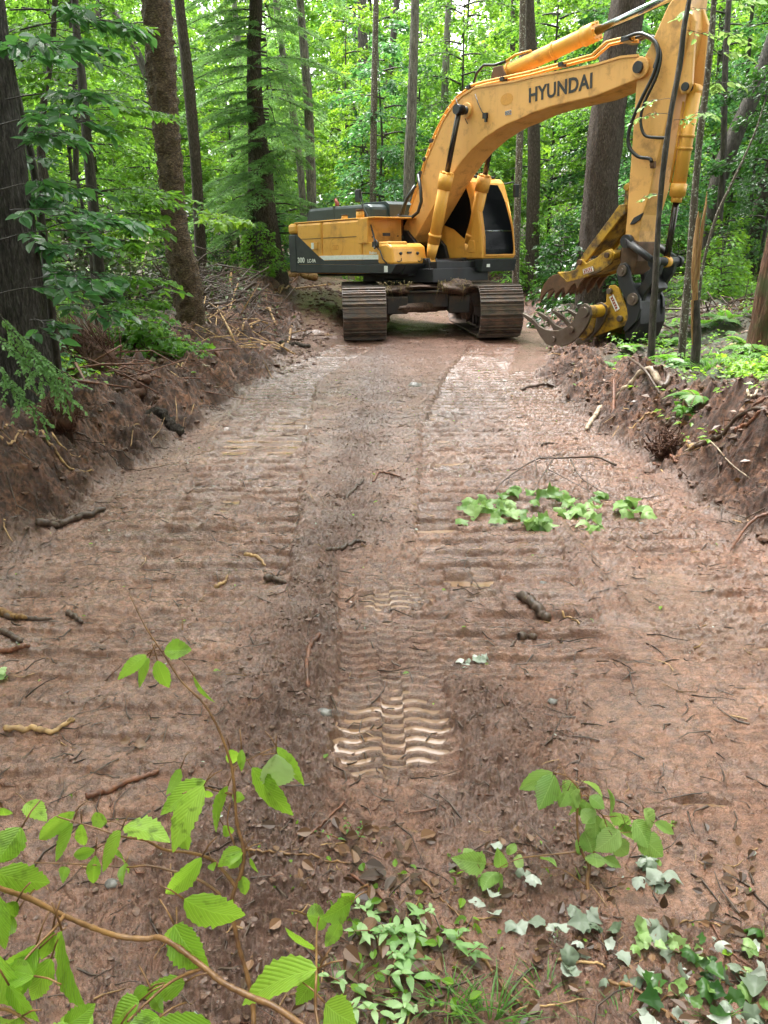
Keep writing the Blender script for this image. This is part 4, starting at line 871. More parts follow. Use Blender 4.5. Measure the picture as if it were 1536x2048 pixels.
for k in range(3):
    wd, lf = make_crown(300 + k, 20, 10.5, 34, 4.2, .26, 46, M[('leaf_yel', 'leaf_mid', 'leaf_mid')[k]], 'quad', twig=False)
    BIG.append((wood_mesh(wd, 'limb', M['bark_grey']), lf))

# ------------------------------------------------------------------ trunks that can be told apart
def tree_from_px(name, label, pts, D, mat, ext=2.0, crown=None, group=None, D1=None, seed=1, sides=16, lumpy=.08, flare=1.35, foot=None, peel=0, top_r=.6, rings=46):
    """pts: (px, py, width px) from base to the top edge of the picture; the foot stands on the ground at distance D"""
    X = []; 
    for i, (px, py, wpx) in enumerate(pts):
        q = P(px, py, D if D1 is None else D + (D1 - D) * i / (len(pts) - 1)); dpt = q.y * math.cos(PITCH) - (q.z - CAMH) * math.sin(PITCH)
        X.append((q, wpx * dpt / FPX / 2))
    b = X[0][0]; g = hz(b.x, b.y); X[0] = (Vector((b.x, b.y, g)), X[0][1]) if abs(b.z - g) < 1.2 else X[0]
    X.insert(0, (X[0][0] + Vector((0, 0, -.45)), X[0][1] * 1.02))
    d = (X[-1][0] - X[-2][0]).normalized(); d = (d + Vector((0, 0, .6))).normalized(); r = X[-1][1]
    if ext > 0: X.append((X[-1][0] + d * ext * .5, r * .88)); X.append((X[-1][0] + d * ext * .5, r * top_r))
    mb, p, rr = trunk_mesh('trunk', [q for q, _ in X], [r for _, r in X], mat, seed, sides, rings=rings, lumpy=lumpy, flare=flare, peel=peel)
    root = thing(name, label, 'tree', tuple(X[1][0]), group=group)
    o = mb.build('trunk', mat, root); o.matrix_parent_inverse = Matrix.Translation(-X[1][0])
    if crown is not None:
        top = X[-1][0]; rz = U(0, 6.28)
        for nm, me in (('limb', crown[0]), ('crown', crown[1])):
            c = link(nm, me, root, Vector((top.x, top.y, top.z - 12.5)) - X[1][0], (0, 0, rz), 1)
    return root, X
TR = {}
def T(key, *a, **k): TR[key] = tree_from_px(*a, **k); return TR[key]
T('big', 'maple_tree', 'thick rough dark trunk at the left edge behind leafy saplings', [(62, 835, 112), (36, 640, 104), (22, 450, 88), (10, 300, 72), (-8, 100, 60), (-20, 0, 56)], 6.9, M['bark_big'], 8, BIG[1], seed=3, lumpy=.10, sides=48, rings=90)
T('s1', 'sapling', 'slim dark sapling in front of the thick left trunk', [(110, 700, 17), (96, 560, 17), (80, 420, 16), (66, 330, 16), (46, 240, 15), (20, 130, 14), (2, 20, 12)], 7.6, M['bark_dark'], 1.5, seed=4, sides=10)
T('s2', 'sapling', 'tall dark sapling left of the peeling birch', [(212, 695, 22), (200, 560, 22), (188, 430, 22), (176, 300, 20), (166, 180, 18), (153, 60, 15), (150, 0, 14)], 11.0, M['bark_dark'], 3, seed=5, sides=12)
T('s3', 'sapling', 'thin dark stem just left of the tall dark sapling', [(196, 665, 9), (186, 560, 8), (178, 480, 8), (166, 420, 7)], 11.6, M['bark_dark'], .5, seed=6, sides=8)
T('birch', 'birch_tree', 'yellow birch with curling peeling brown bark above the dirt bank', [(385, 655, 52), (372, 560, 50), (348, 440, 44), (340, 330, 46), (328, 210, 50), (318, 100, 52), (312, 0, 50)], 13.6, M['bark_birch'], 6, BIG[0], seed=7, lumpy=.14, flare=1.3, peel=.35, sides=30, rings=150)
T('b2', 'maple_tree', 'slim brown trunk behind the peeling birch', [(402, 530, 24), (396, 400, 22), (386, 260, 22), (372, 120, 22), (358, 0, 20)], 20, M['bark_brown'], 6, BIG[1], seed=8)
T('b3', 'maple_tree', 'thin trunk leaning left behind the peeling birch', [(350, 480, 16), (320, 250, 16), (285, 130, 16), (250, 60, 15), (215, 0, 14)], 24, M['bark_dark'], 5, seed=9)
T('hem', 'hemlock_tree', 'hemlock with a brown trunk and drooping feathery branches beside the engine end', [(548, 535, 52), (532, 440, 46), (524, 330, 38), (512, 230, 30), (508, 120, 26), (512, 0, 24)], 22, M['bark_brown'], 5, seed=10, lumpy=.12, sides=36)
T('hem2', 'hemlock_tree', 'narrower straight trunk growing against the left of the hemlock', [(503, 525, 26), (505, 430, 25), (507, 330, 22), (505, 250, 18)], 22.3, M['bark_brown'], 2, seed=11)
T('g0', 'maple_tree', 'thin grey stem between birch and hemlock tops', [(492, 480, 12), (488, 300, 12), (482, 150, 12), (468, 0, 11)], 27, M['bark_grey'], 4, seed=12, sides=8)
T('g1', 'maple_tree', 'thin pale grey trunk bending left above the engine hood', [(607, 430, 14), (600, 330, 14), (588, 240, 14), (570, 140, 13), (556, 40, 12), (552, 0, 12)], 24, M['bark_grey'], 4, seed=13, sides=10)
T('g2', 'maple_tree', 'straight pale grey trunk above the engine hood', [(624, 430, 20), (621, 320, 19), (616, 200, 18), (608, 100, 17), (600, 0, 15)], 23, M['bark_grey'], 6, seed=14, sides=12)
T('g3', 'maple_tree', 'lichen speckled thin trunk left of the boom', [(746, 420, 13), (747, 290, 13), (749, 150, 13), (752, 0, 11)], 25, M['bark_lich'], 5, seed=15, sides=10)
T('g4', 'maple_tree', 'broad dark trunk deep behind the boom cylinders', [(738, 420, 26), (733, 300, 25), (728, 160, 22), (724, 0, 20)], 33, M['bark_dark'], 6, seed=16, sides=12)
T('g5', 'maple_tree', 'dark leaning stem deep in the woods left of the grey trunk', [(770, 400, 15), (774, 250, 15), (782, 120, 14), (794, 0, 13)], 34, M['bark_dark'], 5, seed=17, sides=10)
T('g6', 'maple_tree', 'smooth grey trunk rising behind the foot of the boom', [(817, 440, 22), (819, 320, 22), (824, 200, 20), (828, 80, 18), (830, 0, 17)], 24, M['bark_grey'], 6, seed=18, sides=12)
T('g7', 'maple_tree', 'slender pale trunk behind the bend of the boom', [(884, 400, 15), (888, 240, 15), (893, 100, 14), (898, 0, 13)], 28, M['bark_grey'], 5, seed=19, sides=10)
T('g8', 'maple_tree', 'brown trunk just right of the cab', [(1062, 560, 27), (1066, 430, 26), (1068, 300, 25), (1064, 150, 24), (1056, 0, 24)], 24, M['bark_brown'], 7, seed=20)
T('g9', 'maple_tree', 'lichen spotted thin trunk at the edge of the cab', [(1032, 565, 14), (1034, 440, 14), (1038, 320, 14), (1044, 150, 14), (1046, 0, 14)], 21.5, M['bark_lich'], 5, seed=21, sides=10)
T('oak', 'oak_tree', 'massive dark ridged trunk standing between boom and arm', [(1192, 640, 78), (1196, 500, 72), (1204, 350, 66), (1216, 230, 64), (1236, 110, 64), (1258, 0, 66)], 18.5, M['bark_brown'], 8, BIG[1], seed=22, lumpy=.10, sides=48, rings=90)
T('r1', 'sapling', 'dark sapling crossing in front of the excavator arm', [(1306, 672, 15), (1311, 560, 13), (1318, 430, 11), (1330, 310, 12), (1343, 220, 10), (1360, 130, 12), (1369, 50, 11), (1380, -10, 9)], 11.6, M['bark_dark'], 2.5, seed=23, sides=12, lumpy=.2)
T('r2', 'sapling', 'thin lichen spotted sapling right of the excavator arm', [(1370, 640, 16), (1380, 520, 15), (1388, 400, 13), (1400, 270, 13), (1414, 160, 12), (1424, 60, 11), (1428, 0, 10)], 11.9, M['bark_lich'], 2.5, seed=24, sides=12, lumpy=.25)
T('r3', 'maple_tree', 'dark leaning double thick trunk in the ferns right of the arm', [(1405, 560, 38), (1420, 450, 36), (1440, 350, 34), (1470, 270, 34), (1505, 190, 32), (1540, 100, 30), (1570, 0, 28)], 21, M['bark_dark'], 6, BIG[2], seed=25)
T('r4', 'maple_tree', 'upright slim dark trunk beside the leaning one in the ferns', [(1425, 590, 15), (1436, 470, 14), (1446, 330, 13), (1450, 150, 12), (1458, 0, 11)], 19.5, M['bark_dark'], 4, seed=26, sides=10)
T('r5', 'maple_tree', 'thin grey mossy stem right of the slim dark trunk', [(1441, 520, 10), (1456, 430, 9), (1470, 330, 9), (1490, 200, 8), (1506, 0, 8)], 23, M['bark_moss'], 3, seed=27, sides=8)
T('r6', 'maple_tree', 'mossy leaning trunk among ferns near the right edge', [(1488, 592, 27), (1500, 520, 25), (1512, 450, 24), (1532, 370, 24), (1560, 280, 23), (1600, 150, 20)], 20, M['bark_moss'], 6, seed=28)
T('r7', 'pine_tree', 'red brown flaking trunk at the right edge with a mossy foot', [(1526, 680, 56), (1536, 600, 48), (1550, 520, 44), (1566, 440, 42), (1580, 350, 40), (1600, 150, 38)], 11.4, M['bark_red'], 8, seed=29, lumpy=.16, sides=24, rings=90)
T('r8', 'sapling', 'bare thin stem leaning far to the right behind the splintered stub', [(1405, 535, 6), (1430, 440, 6), (1462, 370, 6), (1486, 320, 5), (1512, 260, 4)], 13, M['bark_lich'], .4, seed=30, sides=7, flare=1)
T('r9', 'maple_tree', 'slim dark trunk high behind the top of the arm', [(1438, 330, 13), (1437, 200, 13), (1442, 80, 12), (1446, 0, 11)], 26, M['bark_dark'], 4, seed=31, sides=8)
T('l0', 'maple_tree', 'thin dark trunk between the two left saplings', [(150, 430, 12), (152, 300, 12), (150, 150, 12), (140, 0, 11)], 17, M['bark_dark'], 4, seed=32, sides=8)
T('l1', 'maple_tree', 'brown forked stem showing past the left foliage', [(82, 300, 16), (88, 200, 14), (100, 130, 12), (110, 0, 11)], 13, M['bark_brown'], 3, seed=33, sides=8)
# splintered stub
b = P(1393, 700, 10.4); g = hz(b.x, b.y); root = thing('broken_sapling', 'snapped sapling with fresh orange splintered wood right of the arm', 'broken tree', (b.x, b.y, g))
def locpx(px, py, D): return P(px, py, D) - Vector((b.x, b.y, g))
s_ = 10.4 * .95 / FPX
mb, p_, r_ = trunk_mesh('trunk', [Vector((0, 0, -.4)), locpx(1393, 690, 10.4), locpx(1392, 640, 10.4), locpx(1390, 585, 10.4)], [11 * s_, 9.5 * s_, 9 * s_, 8 * s_], M['bark_dark'], 41, 12, lumpy=.1, flare=1.1); mb.build('trunk', M['bark_dark'], root)
mb = MB()
for pts in ([(1390, 600, 9), (1388, 540, 9.5), (1392, 480, 7), (1396, 440, 4.5), (1397, 422, 1)], [(1395, 560, 5), (1400, 500, 5), (1405, 450, 5), (1412, 410, 3.5), (1414, 382, .6)], [(1386, 600, 5), (1384, 660, 3), (1385, 690, 1.2)], [(1391, 520, 4), (1396, 470, 3), (1402, 425, .8)]):
    mb.tube([locpx(x, y, 10.38) for x, y, _ in pts], [w_ * s_ * .72 for _, _, w_ in pts], 7, jit=.22, smooth=False)
mb.build('splinters', M['splinter'], root)

# hemlock boughs
def hemlock_boughs(root, X, seed=5):
    rs = np.random.RandomState(seed); wood = MB(); A = []; D_ = []; N_ = []; Z_ = []; Rn = []
    base = X[1][0]; top = X[-1][0]; tot = top.z - base.z
    nb = 84
    for b in range(nb):
        u = .10 + .62 * (b + rs.rand()) / nb; z = tot * u; k = u
        st = np.array([(X[-1][0].x - base.x) * k * .6, 0, z]); az = b * 2.4 + rs.normal(0, .4); L = rs.uniform(1.3, 3.1) * (1 - .3 * u)
        if rs.rand() < .45: az = rs.choice((math.pi, math.pi * 1.15, math.pi * .9, -2.2, -1.2)) + rs.normal(0, .25)
        dr = np.array([math.cos(az), math.sin(az), 0]); sd = np.array([-dr[1], dr[0], 0])
        def pt(s): return st + dr * L * s + np.array([0, 0, L * (.10 * s - .42 * s * s)])
        wood.tube([Vector(pt(s)) for s in np.linspace(0, 1, 6)], list(np.linspace(.022, .004, 6)), 4)
        nt_ = int(L * 24)
        tone = rs.normal(.4, .15)
        for q in range(nt_):
            s = rs.uniform(.15, 1) ; sgn = rs.choice((-1, 1)); l = L * .34 * (1.15 - s) * rs.uniform(.5, 1.1); a0 = pt(s)
            dd = dr * .7 + sd * sgn * .8; dd /= np.linalg.norm(dd); m = int(8 + l * 26)
            w_ = rs.uniform(0, 1, m); pp = a0[None] + dd[None] * (l * w_)[:, None]; pp[:, 2] -= (l * w_ ** 2) * .35; pp += rvec(rs, m, .012)
            pd = np.cross(dd, [0, 0, 1])[None] * rs.choice((-1, 1), m)[:, None] + dd[None] * .9 + rvec(rs, m, .25); pd[:, 2] -= .25
            A.append(pp); D_.append(pd); N_.append(np.array([0, 0, 1])[None] + rvec(rs, m, .4)); Z_.append(rs.uniform(.09, .17, m)); Rn.append(np.clip(rs.normal(tone + .22 * s, .15, m), 0, 1))
    wood.build('branches', M['bark_dark'], root)
    me = leaf_mesh('foliage', np.concatenate(A), np.concatenate(D_), np.concatenate(N_), np.concatenate(Z_), M['needle'], 'needle', np.concatenate(Rn), fold=.1)
    link('foliage', me, root)
hemlock_boughs(*TR['hem'])

# sapling foliage hung on the dark saplings of the left and right
def hang(rootkey, specs, mat, size, shape, seed, dens=60):
    """specs: (px, py, D, azimuth deg, length) sprays whose twig starts on the stem"""
    root, X = TR[rootkey]; rs = np.random.RandomState(seed); wood = MB(); A = []; D_ = []; N_ = []; Z_ = []; Rn = []
    o = np.array(X[1][0])
    for px, py, D, az, L in specs:
        st = np.array(P(px, py, D)) - o; az = math.radians(az); dr = np.array([math.cos(az), math.sin(az), 0]); sd = np.array([-dr[1], dr[0], 0]); ris = rs.uniform(.05, .35)
        def pt(s): return st + dr * L * s + sd * .1 * L * math.sin(s * 3) + np.array([0, 0, L * (ris * s - .32 * s * s)])
        wood.tube([Vector(pt(s)) for s in np.linspace(0, 1, 8)], list(np.linspace(.003 + .003 * L, .0015, 8)), 5)
        for q in range(int(3 + 4 * L)):
            s0 = rs.uniform(.2, .95); sg = rs.choice((-1, 1)); l = L * .38 * (1.1 - s0) + .08; a0 = pt(s0); dd = dr * .75 + sd * sg * .75
            wood.tube([Vector(a0), Vector(a0 + dd * l * .5 + np.array([0, 0, .01])), Vector(a0 + dd * l + np.array([0, 0, -.05]))], [.004, .003, .0015], 4)
            m = max(3, int(dens * l * .55)); tone = rs.normal(.45, .15)
            w_ = np.linspace(.15, 1.05, m); side = np.where(np.arange(m) % 2, 1, -1)
            pp = a0[None] + dd[None] * (l * w_)[:, None]; pp[:, 2] -= .05 * w_ ** 2
            pd = dd[None] * .8 + np.cross(dd, [0, 0, 1])[None] * side[:, None] * .9 + rvec(rs, m, .25); pd[:, 2] -= rs.uniform(.1, .5, m)
            A.append(pp); D_.append(pd); N_.append(np.array([0, -.15, 1])[None] + rvec(rs, m, .3)); Z_.append(size * rs.uniform(.65, 1.2, m)); Rn.append(np.clip(rs.normal(tone, .16, m), 0, 1))
    wood.build('branches', M['bark_dark'], root)
    link('foliage', leaf_mesh('foliage', np.concatenate(A), np.concatenate(D_), np.concatenate(N_), np.concatenate(Z_), M[mat], shape, np.concatenate(Rn)), root)
rs0 = np.random.RandomState(77)
def specs(stem, D, pys, az0, az1, L0, L1, n):
    out = []
    for k in range(n):
        py = rs0.uniform(*pys); px = np.interp(py, [q[1] for q in stem][::1], [q[0] for q in stem])
        out.append((px, py, D, rs0.uniform(az0, az1), rs0.uniform(L0, L1)))
    return out
stem_s1 = [(2, 20), (46, 240), (80, 420), (96, 560), (110, 700)]; stem_s2 = [(150, 0), (166, 180), (188, 430), (212, 695)]
hang('s1', specs(stem_s1, 7.6, (60, 660), -130, 30, .4, .9, 17) + specs(stem_s1, 7.6, (400, 560), -60, 10, .6, 1.0, 6), 'leaf_blue', .13, 'ovate', 1, 62)
hang('s2', specs(stem_s2, 11, (60, 640), -150, 30, .6, 1.3, 20) + specs(stem_s2, 11, (380, 560), -60, 15, .8, 1.4, 11), 'leaf_mid', .12, 'ovate', 2, 60)
hang('big', [(20, 120, 6.3, -60, .8), (40, 60, 6.2, -20, .9), (30, 300, 6.2, -50, .7), (60, 560, 6.2, -20, .6), (60, 640, 6.2, -60, .5), (10, 200, 6.2, -10, .8), (20, 420, 6.2, -40, .7), (0, 250, 5.9, -30, .8), (0, 380, 5.9, -20, .7), (0, 480, 5.9, -15, .8), (-10, 100, 5.9, -20, .9), (-10, 590, 5.8, -10, .6), (20, 20, 6, -10, .9)], 'leaf_blue', .12, 'ovate', 3, 60)
hang('r2', [(1424, 10, 11.9, -20, .5), (1424, 60, 11.9, 0, .5), (1418, 110, 11.8, -30, .45), (1408, 170, 11.8, 10, .5), (1405, 230, 11.8, -120, .35), (1425, 20, 11.8, 170, .4)], 'pale_leaf', .13, 'ovate', 4, 40)
hang('r1', [(1368, 60, 11.6, 10, .4), (1352, 200, 11.6, 185, .35), (1345, 230, 11.6, 190, .5), (1348, 240, 11.5, 0, .2), (1325, 390, 11.5, 200, .25)], 'pale_leaf', .08, 'ovate', 5, 14)
hang('birch', [(360, 450, 12.6, -40, 1.0), (352, 430, 12.8, 10, 1.2), (340, 440, 12.6, -150, 1.1), (350, 460, 12.6, 200, 1.2)], 'leaf_yel', .12, 'maple', 6, 60)

# ------------------------------------------------------------------ background woods
def place_und(name, label, group, x, y, k, s, rz, cat='tree'):
    w_, l_, H = UND[k]; z = hz(x, y) - .05; r = thing(name, label, cat, (x, y, z), (0, 0, rz), group)
    r.scale = (s, s, s); link('trunk', w_, r); link('crown', l_, r); return r
rsb = np.random.RandomState(2024); cnt = 0
def ok_spot(x, y):
    if XL(y) - 1.4 < x < XR(y) + 1.0 and y < 24.5: return False
    if 2 < x < 8.5 and y < 17.5: return False
    if -3.4 < x < 3.4 and y < 23: return False
    return True
zones = [  # xmin xmax ymin ymax n leaf choice label group scale
    (-16, -6.4, 15.5, 22, 8, (0, 2, 3, 4, 6), 'leafy young tree crowding the woods left of the birch', 'young trees left of the birch', (.75, 1.05)),
    (-9, -2.4, 24.5, 36, 14, (0, 1, 3, 4, 5), 'leafy young tree behind the hemlock', 'young trees behind the hemlock', (.8, 1.2)),
    (-3.2, 6, 24.5, 37, 17, (0, 1, 2, 4, 3), 'leafy young tree behind the excavator', 'young trees behind the excavator', (.75, 1.2)),
    (5.2, 13, 19, 34, 15, (0, 2, 3, 4, 6), 'leafy young tree behind the raised arm', 'young trees behind the arm', (.8, 1.15)),
    (12, 22, 20, 40, 8, (0, 2, 3, 6), 'leafy young tree beyond the fern slope', 'young trees beyond the ferns', (.8, 1.2)),
    (-36, 36, 50, 66, 26, (0, 1, 3, 4, 2), 'tall leafy tree closing the view at the back of the woods', 'trees at the back of the woods', (2.1, 2.9)),
    (-34, 34, 38, 60, 52, (0, 1, 3, 4, 2), 'distant leafy tree closing the view deep in the woods', 'distant trees', (1.2, 1.9)),
]
for (x0, x1, y0, y1, n, ks, lab, grp, sc) in zones:
    pl = []; tries = 0
    while len(pl) < n and tries < 4000:
        tries += 1; x, y = rsb.uniform(x0, x1), rsb.uniform(y0, y1)
        if not ok_spot(x, y) or any((x - a) ** 2 + (y - b_) ** 2 < (1.7 if n < 30 else 3.2) ** 2 for a, b_ in pl): continue
        pl.append((x, y)); place_und('young_tree', lab, grp, x, y, int(rsb.choice(ks)), rsb.uniform(*sc), rsb.uniform(0, 6.28))
# tall far trunks with crowns above the picture
for i in range(34):
    for tr_ in range(60):
        x, y = rsb.uniform(-26, 28), rsb.uniform(30, 58)
        if ok_spot(x, y): break
    r = rsb.uniform(.06, .16); H = rsb.uniform(13, 18); g = hz(x, y); lean = rsb.normal(0, .5)
    mb, p_, r_ = trunk_mesh('trunk', [Vector((0, 0, -.4)), Vector((lean * .3, 0, H * .3)), Vector((lean * .5, 0, H * .6)), Vector((lean, 0, H))], [r, r * .9, r * .75, r * .45], None, i, 9, 16, .08, 1.3)
    q = R.choice(('bark_grey', 'bark_dark', 'bark_brown')); t_ = thing('forest_tree', 'tall slender trunk far back in the woods', 'tree', (x, y, g), group='tall trees far back'); mb.build('trunk', M[q], t_)
    if i % 2 == 0 and abs(x) > 6:
        w_, l_ = BIG[i % 3]; link('crown', l_, t_, (lean, 0, H - 14), (0, 0, rsb.uniform(0, 6)), 1)
# low shrubs
shr = [(-4.9, 11.2), (-5.6, 13.2), (-6.2, 15), (-5.2, 9), (-6.6, 11), (-3.0, 20.6), (-6.5, 18), (-1.6, 26), (-3.3, 25), (.4, 27.5), (2.4, 26.5), (4.6, 22.5), (6.0, 20.5), (5.0, 24.6), (7.2, 18.3), (8.5, 20.2), (6.6, 16.8), (4.6, 18.8), (9.6, 17.2), (-7.5, 14), (-8, 19), (3.4, 23.4), (10.5, 22.5), (-2.4, 28), (1.4, 29), (-.6, 24.8), (7.8, 23), (-4.2, 22.2), (-5.4, 24)]
for i, (x, y) in enumerate(shr):
    w_, l_ = SHR[(i * 3 + i // 4) % 4]; lab, grp = (('low leafy shrub in the hollow left of the bank', 'low shrubs left of the bank') if x < -2.5 else ('low leafy shrub on the forest floor behind the excavator', 'low shrubs behind the excavator'))
    r = thing('shrub', lab, 'shrub', (x, y, hz(x, y) - .05), (0, 0, rsb.uniform(0, 6)), grp); s = rsb.uniform(.7, 1.35); r.scale = (s, s, s); link('stem', w_, r); link('foliage', l_, r)

# tall trees beside and behind the place where the photograph was taken: they shade the trail from the sides
for i, (x, y) in enumerate(((-6.5, 4), (-8, -1), (-7, -7), (6.8, 3.5), (8, -2), (6.5, -8), (-11, 8), (11.5, 7.5), (-12, 0), (12, 1), (-9.5, 12.5))):
    g = hz(x, y); mb, p_, r_ = trunk_mesh('trunk', [Vector((0, 0, -.4)), Vector((.2, .1, 6)), Vector((.3, .2, 12)), Vector((.5, 0, 18))], [.24, .2, .15, .08], None, i, 10, 16)
    t_ = thing('forest_tree', 'tall forest tree standing beside the trail out of view', 'tree', (x, y, g), group='tall trees beside the trail'); mb.build('trunk', M['bark_brown'], t_)
    for (dx, dy) in ((0, 0), (1.5, 1.5)):
        w_, l_ = BIG[i % 3]; link('crown', l_, t_, (.5 + dx, dy, -4.5 + dx), (0, 0, i * 1.3 + dx), 1.15)

i_ = 0
for a_ in np.linspace(math.radians(150), math.radians(390), 34):
    for rr_ in (9.5, 14.5):
        x, y = math.cos(a_) * rr_ * 1.0 + rsb.normal(0, .8), math.sin(a_) * rr_ + 2 + rsb.normal(0, .8)
        if abs(x) < 3.2 or (y > 0 and abs(x) < .50 * y + 5): continue
        i_ += 1
        place_und('young_tree', 'leafy tree standing at the sides of the trail out of view', 'leafy trees beside the trail', x, y, i_ % 7, 1.0 + .35 * (rr_ > 10) + rsb.uniform(0, .3), rsb.uniform(0, 6))

# ------------------------------------------------------------------ small growth and litter
def surf(x, y, lift=0.0):
    h = fine_h(np.asarray(x, float), np.asarray(y, float))[0]; return h + lift
rsd = np.random.RandomState(99)
def scatter(n, x0, x1, y0, y1, mask=None, power=1.0):
    y = y0 + (y1 - y0) * rsd.rand(n) ** power; x = rsd.uniform(x0, x1, n) if not callable(x0) else np.array([rsd.uniform(x0(b), x1(b)) for b in y])
    if mask is not None: k = mask(x, y); x, y = x[k], y[k]
    return x, y
def off_road(x, y): return (base_h(x, y)[1] < .05) & (base_h(x, y)[2] < .6)
# leaf litter on the forest floor
def litter(n, x0, x1, y0, y1, size, mat, name, label, mask, tilt=.35, shape='quad', lift=.012, cat=None):
    x, y = scatter(n, x0, x1, y0, y1, mask, 1.3); z = surf(x, y, lift); m = len(x)
    d = rvec(rsd, m, 1); d[:, 2] *= .2; nn = np.array([0, 0, 1])[None] + rvec(rsd, m, tilt)
    me = leaf_mesh(name, np.stack([x, y, z], 1), d, nn, size * rsd.uniform(.5, 1.3, m), M[mat], shape)
    return tag(link(name, me), label, cat or name.replace('_', ' '), kind='stuff')
litter(15000, 1.6, 9, 2, 17, .07, 'litter', 'leaf_litter', 'wet brown leaf litter on the woods floor and right bank', lambda x, y: base_h(x, y)[1] < .02)
litter(9000, -9, -1.6, 3, 22, .06, 'litter', 'leaf_litter', 'wet brown leaf litter on the left woods floor', lambda x, y: (base_h(x, y)[1] < .02) & (rsd.rand(len(x)) < np.where(base_h(x, y)[2] > .5, .12, 1)))
# ground herbs
def herbs(n, x0, x1, y0, y1, mat, label, mask, size=.06, hgt=.22, per=9):
    x, y = scatter(n, x0, x1, y0, y1, mask, 1.0); z = surf(x, y); m = len(x)
    hh = hgt * rsd.uniform(.3, 1.2, m)
    P_ = np.repeat(np.stack([x, y, z], 1), per, 0); k = len(P_); hv = np.repeat(hh, per) * rsd.uniform(.35, 1, k); az = rsd.uniform(0, 6.28, k); rr = rsd.uniform(.0, .09, k)
    P_[:, 0] += np.cos(az) * rr; P_[:, 1] += np.sin(az) * rr; P_[:, 2] += hv
    d = np.stack([np.cos(az), np.sin(az), rsd.uniform(-.5, .3, k)], 1); nn = np.array([0, 0, 1])[None] + rvec(rsd, k, .3)
    rn = np.clip(np.repeat(rsd.normal(.45, .2, m), per) + rsd.normal(0, .12, k), 0, 1)
    me = leaf_mesh('ground_cover', P_, d, nn, size * rsd.uniform(.5, 1.3, k), M[mat], 'quad', rn)
    return tag(link('ground_cover', me), label, 'ground cover', kind='stuff')
def patch(s, th, sd):
    return lambda x, y: off_road(x, y) & (pn(x * s, y * s, sd) > th)
herbs(2600, 3.2, 14, 9.5, 26, 'leaf_mid', 'low green herbs on the right woods floor', patch(.5, -.25, 71))
herbs(2200, 4, 30, 16, 46, 'leaf_yel', 'pale green herbs on the rising slope', patch(.4, -.3, 72), .10, .4, 8)
herbs(2600, -14, -2.6, 8, 26, 'leaf_mid', 'low green herbs under the trees left of the trail', patch(.6, -.1, 73), .07, .3)
herbs(1500, -9, 9, 23.5, 34, 'leaf_yel', 'green herbs on the floor behind the excavator', patch(.5, -.3, 74), .10, .4)
herbs(260, 2.4, 4.6, 5, 11, 'leaf_yel', 'small bright herbs on top of the right bank', lambda x, y: (base_h(x, y)[1] < .02) & (pn(x * 1.2, y * 1.2, 75) > .1), .06, .12, 7)

# ferns
def GF(px, py, lift=0.0):
    p = G(px, py); p.z = float(surf([p.x], [p.y])[0]) + lift; return p
def fern_arrays(base, n, L, rs, pairs=12, wid=.28, droop=.75, az0=0, spread=6.28):
    A = []; D_ = []; N_ = []; Z_ = []; st = []
    for f in range(n):
        az = az0 + spread * (f + rs.rand() * .7) / n; dr = np.array([math.cos(az), math.sin(az), 0]); sd = np.array([-dr[1], dr[0], 0]); l = L * rs.uniform(.7, 1.1); el = rs.uniform(.6, 1.0)
        s = np.linspace(.12, 1, pairs); p = base[None] + dr[None] * (l * s * .85)[:, None]; p[:, 2] += l * (el * s - droop * s ** 2)
        w_ = l * wid * np.sin(np.pi * np.clip(s, 0, .985)) ** .6 * (1.15 - s * .75)
        for sg in (-1, 1):
            A.append(p); d = sd[None] * sg + dr[None] * .35; d = np.repeat(d, pairs, 0); d[:, 2] -= .2; D_.append(d); N_.append(np.repeat(np.array([[0, 0, 1.0]]) + dr[None] * .35, pairs, 0)); Z_.append(w_ + .01)
        st.append((base, dr, l, el, droop))
    return np.concatenate(A), np.concatenate(D_), np.concatenate(N_), np.concatenate(Z_), st
def fern_cover(n, x0, x1, y0, y1, L, label, mask, pairs=9, fr=5):
    x, y = scatter(n, x0, x1, y0, y1, mask); z = surf(x, y); acc = [[], [], [], [], []]
    for i in range(len(x)):
        a = fern_arrays(np.array([x[i], y[i], z[i]]), fr, L * rsd.uniform(.6, 1.2), rsd, pairs)
        for q in range(4): acc[q].append(a[q])
        acc[4].append(np.full(len(a[0]), np.clip(rsd.normal(.5, .22), 0, 1)))
    sh = [np.concatenate(q) for q in acc]
    me = leaf_mesh('ferns', sh[0], sh[1], sh[2], sh[3] * 1.0, M['fernm'], 'quad', sh[4], fold=.1); return tag(link('ferns', me), label, 'ferns', kind='stuff')
fern_cover(650, 4.2, 24, 14.5, 40, .75, 'bed of ferns covering the slope behind the arm', patch(.35, -.35, 81), 9, 6)
fern_cover(60, 3.0, 7, 9.5, 14, .45, 'ferns round the thin trunks on the right', patch(.8, -.2, 82), 11, 6)
def fern_thing(px, py, L, n, label, az0=0, spread=6.28, group=None, pairs=15):
    p = G(px, py); r = thing('fern', label, 'fern', tuple(p), group=group); rs = np.random.RandomState(int(px)); A, D_, N_, Z_, st = fern_arrays(np.zeros(3), n, L, rs, pairs, .30, .7, az0, spread)
    link('fronds', leaf_mesh('fronds', A, D_, N_, Z_, M['fernm'], 'quad', np.clip(rs.normal(.75, .1, len(A)), 0, 1), fold=.1), r)
    mb = MB()
    for b, dr, l, el, dp in st: mb.tube([Vector(b + dr * l * s * .85 + np.array([0, 0, l * (el * s - dp * s * s)])) for s in np.linspace(0, 1, 7)], [.004, .004, .003, .003, .002, .002, .001], 4)
    mb.build('stems', M['stem_brown'], r)
fern_thing(1396, 800, .34, 6, 'pale bright fern growing on the dirt edge of the right bank', 1.7, 3.4)
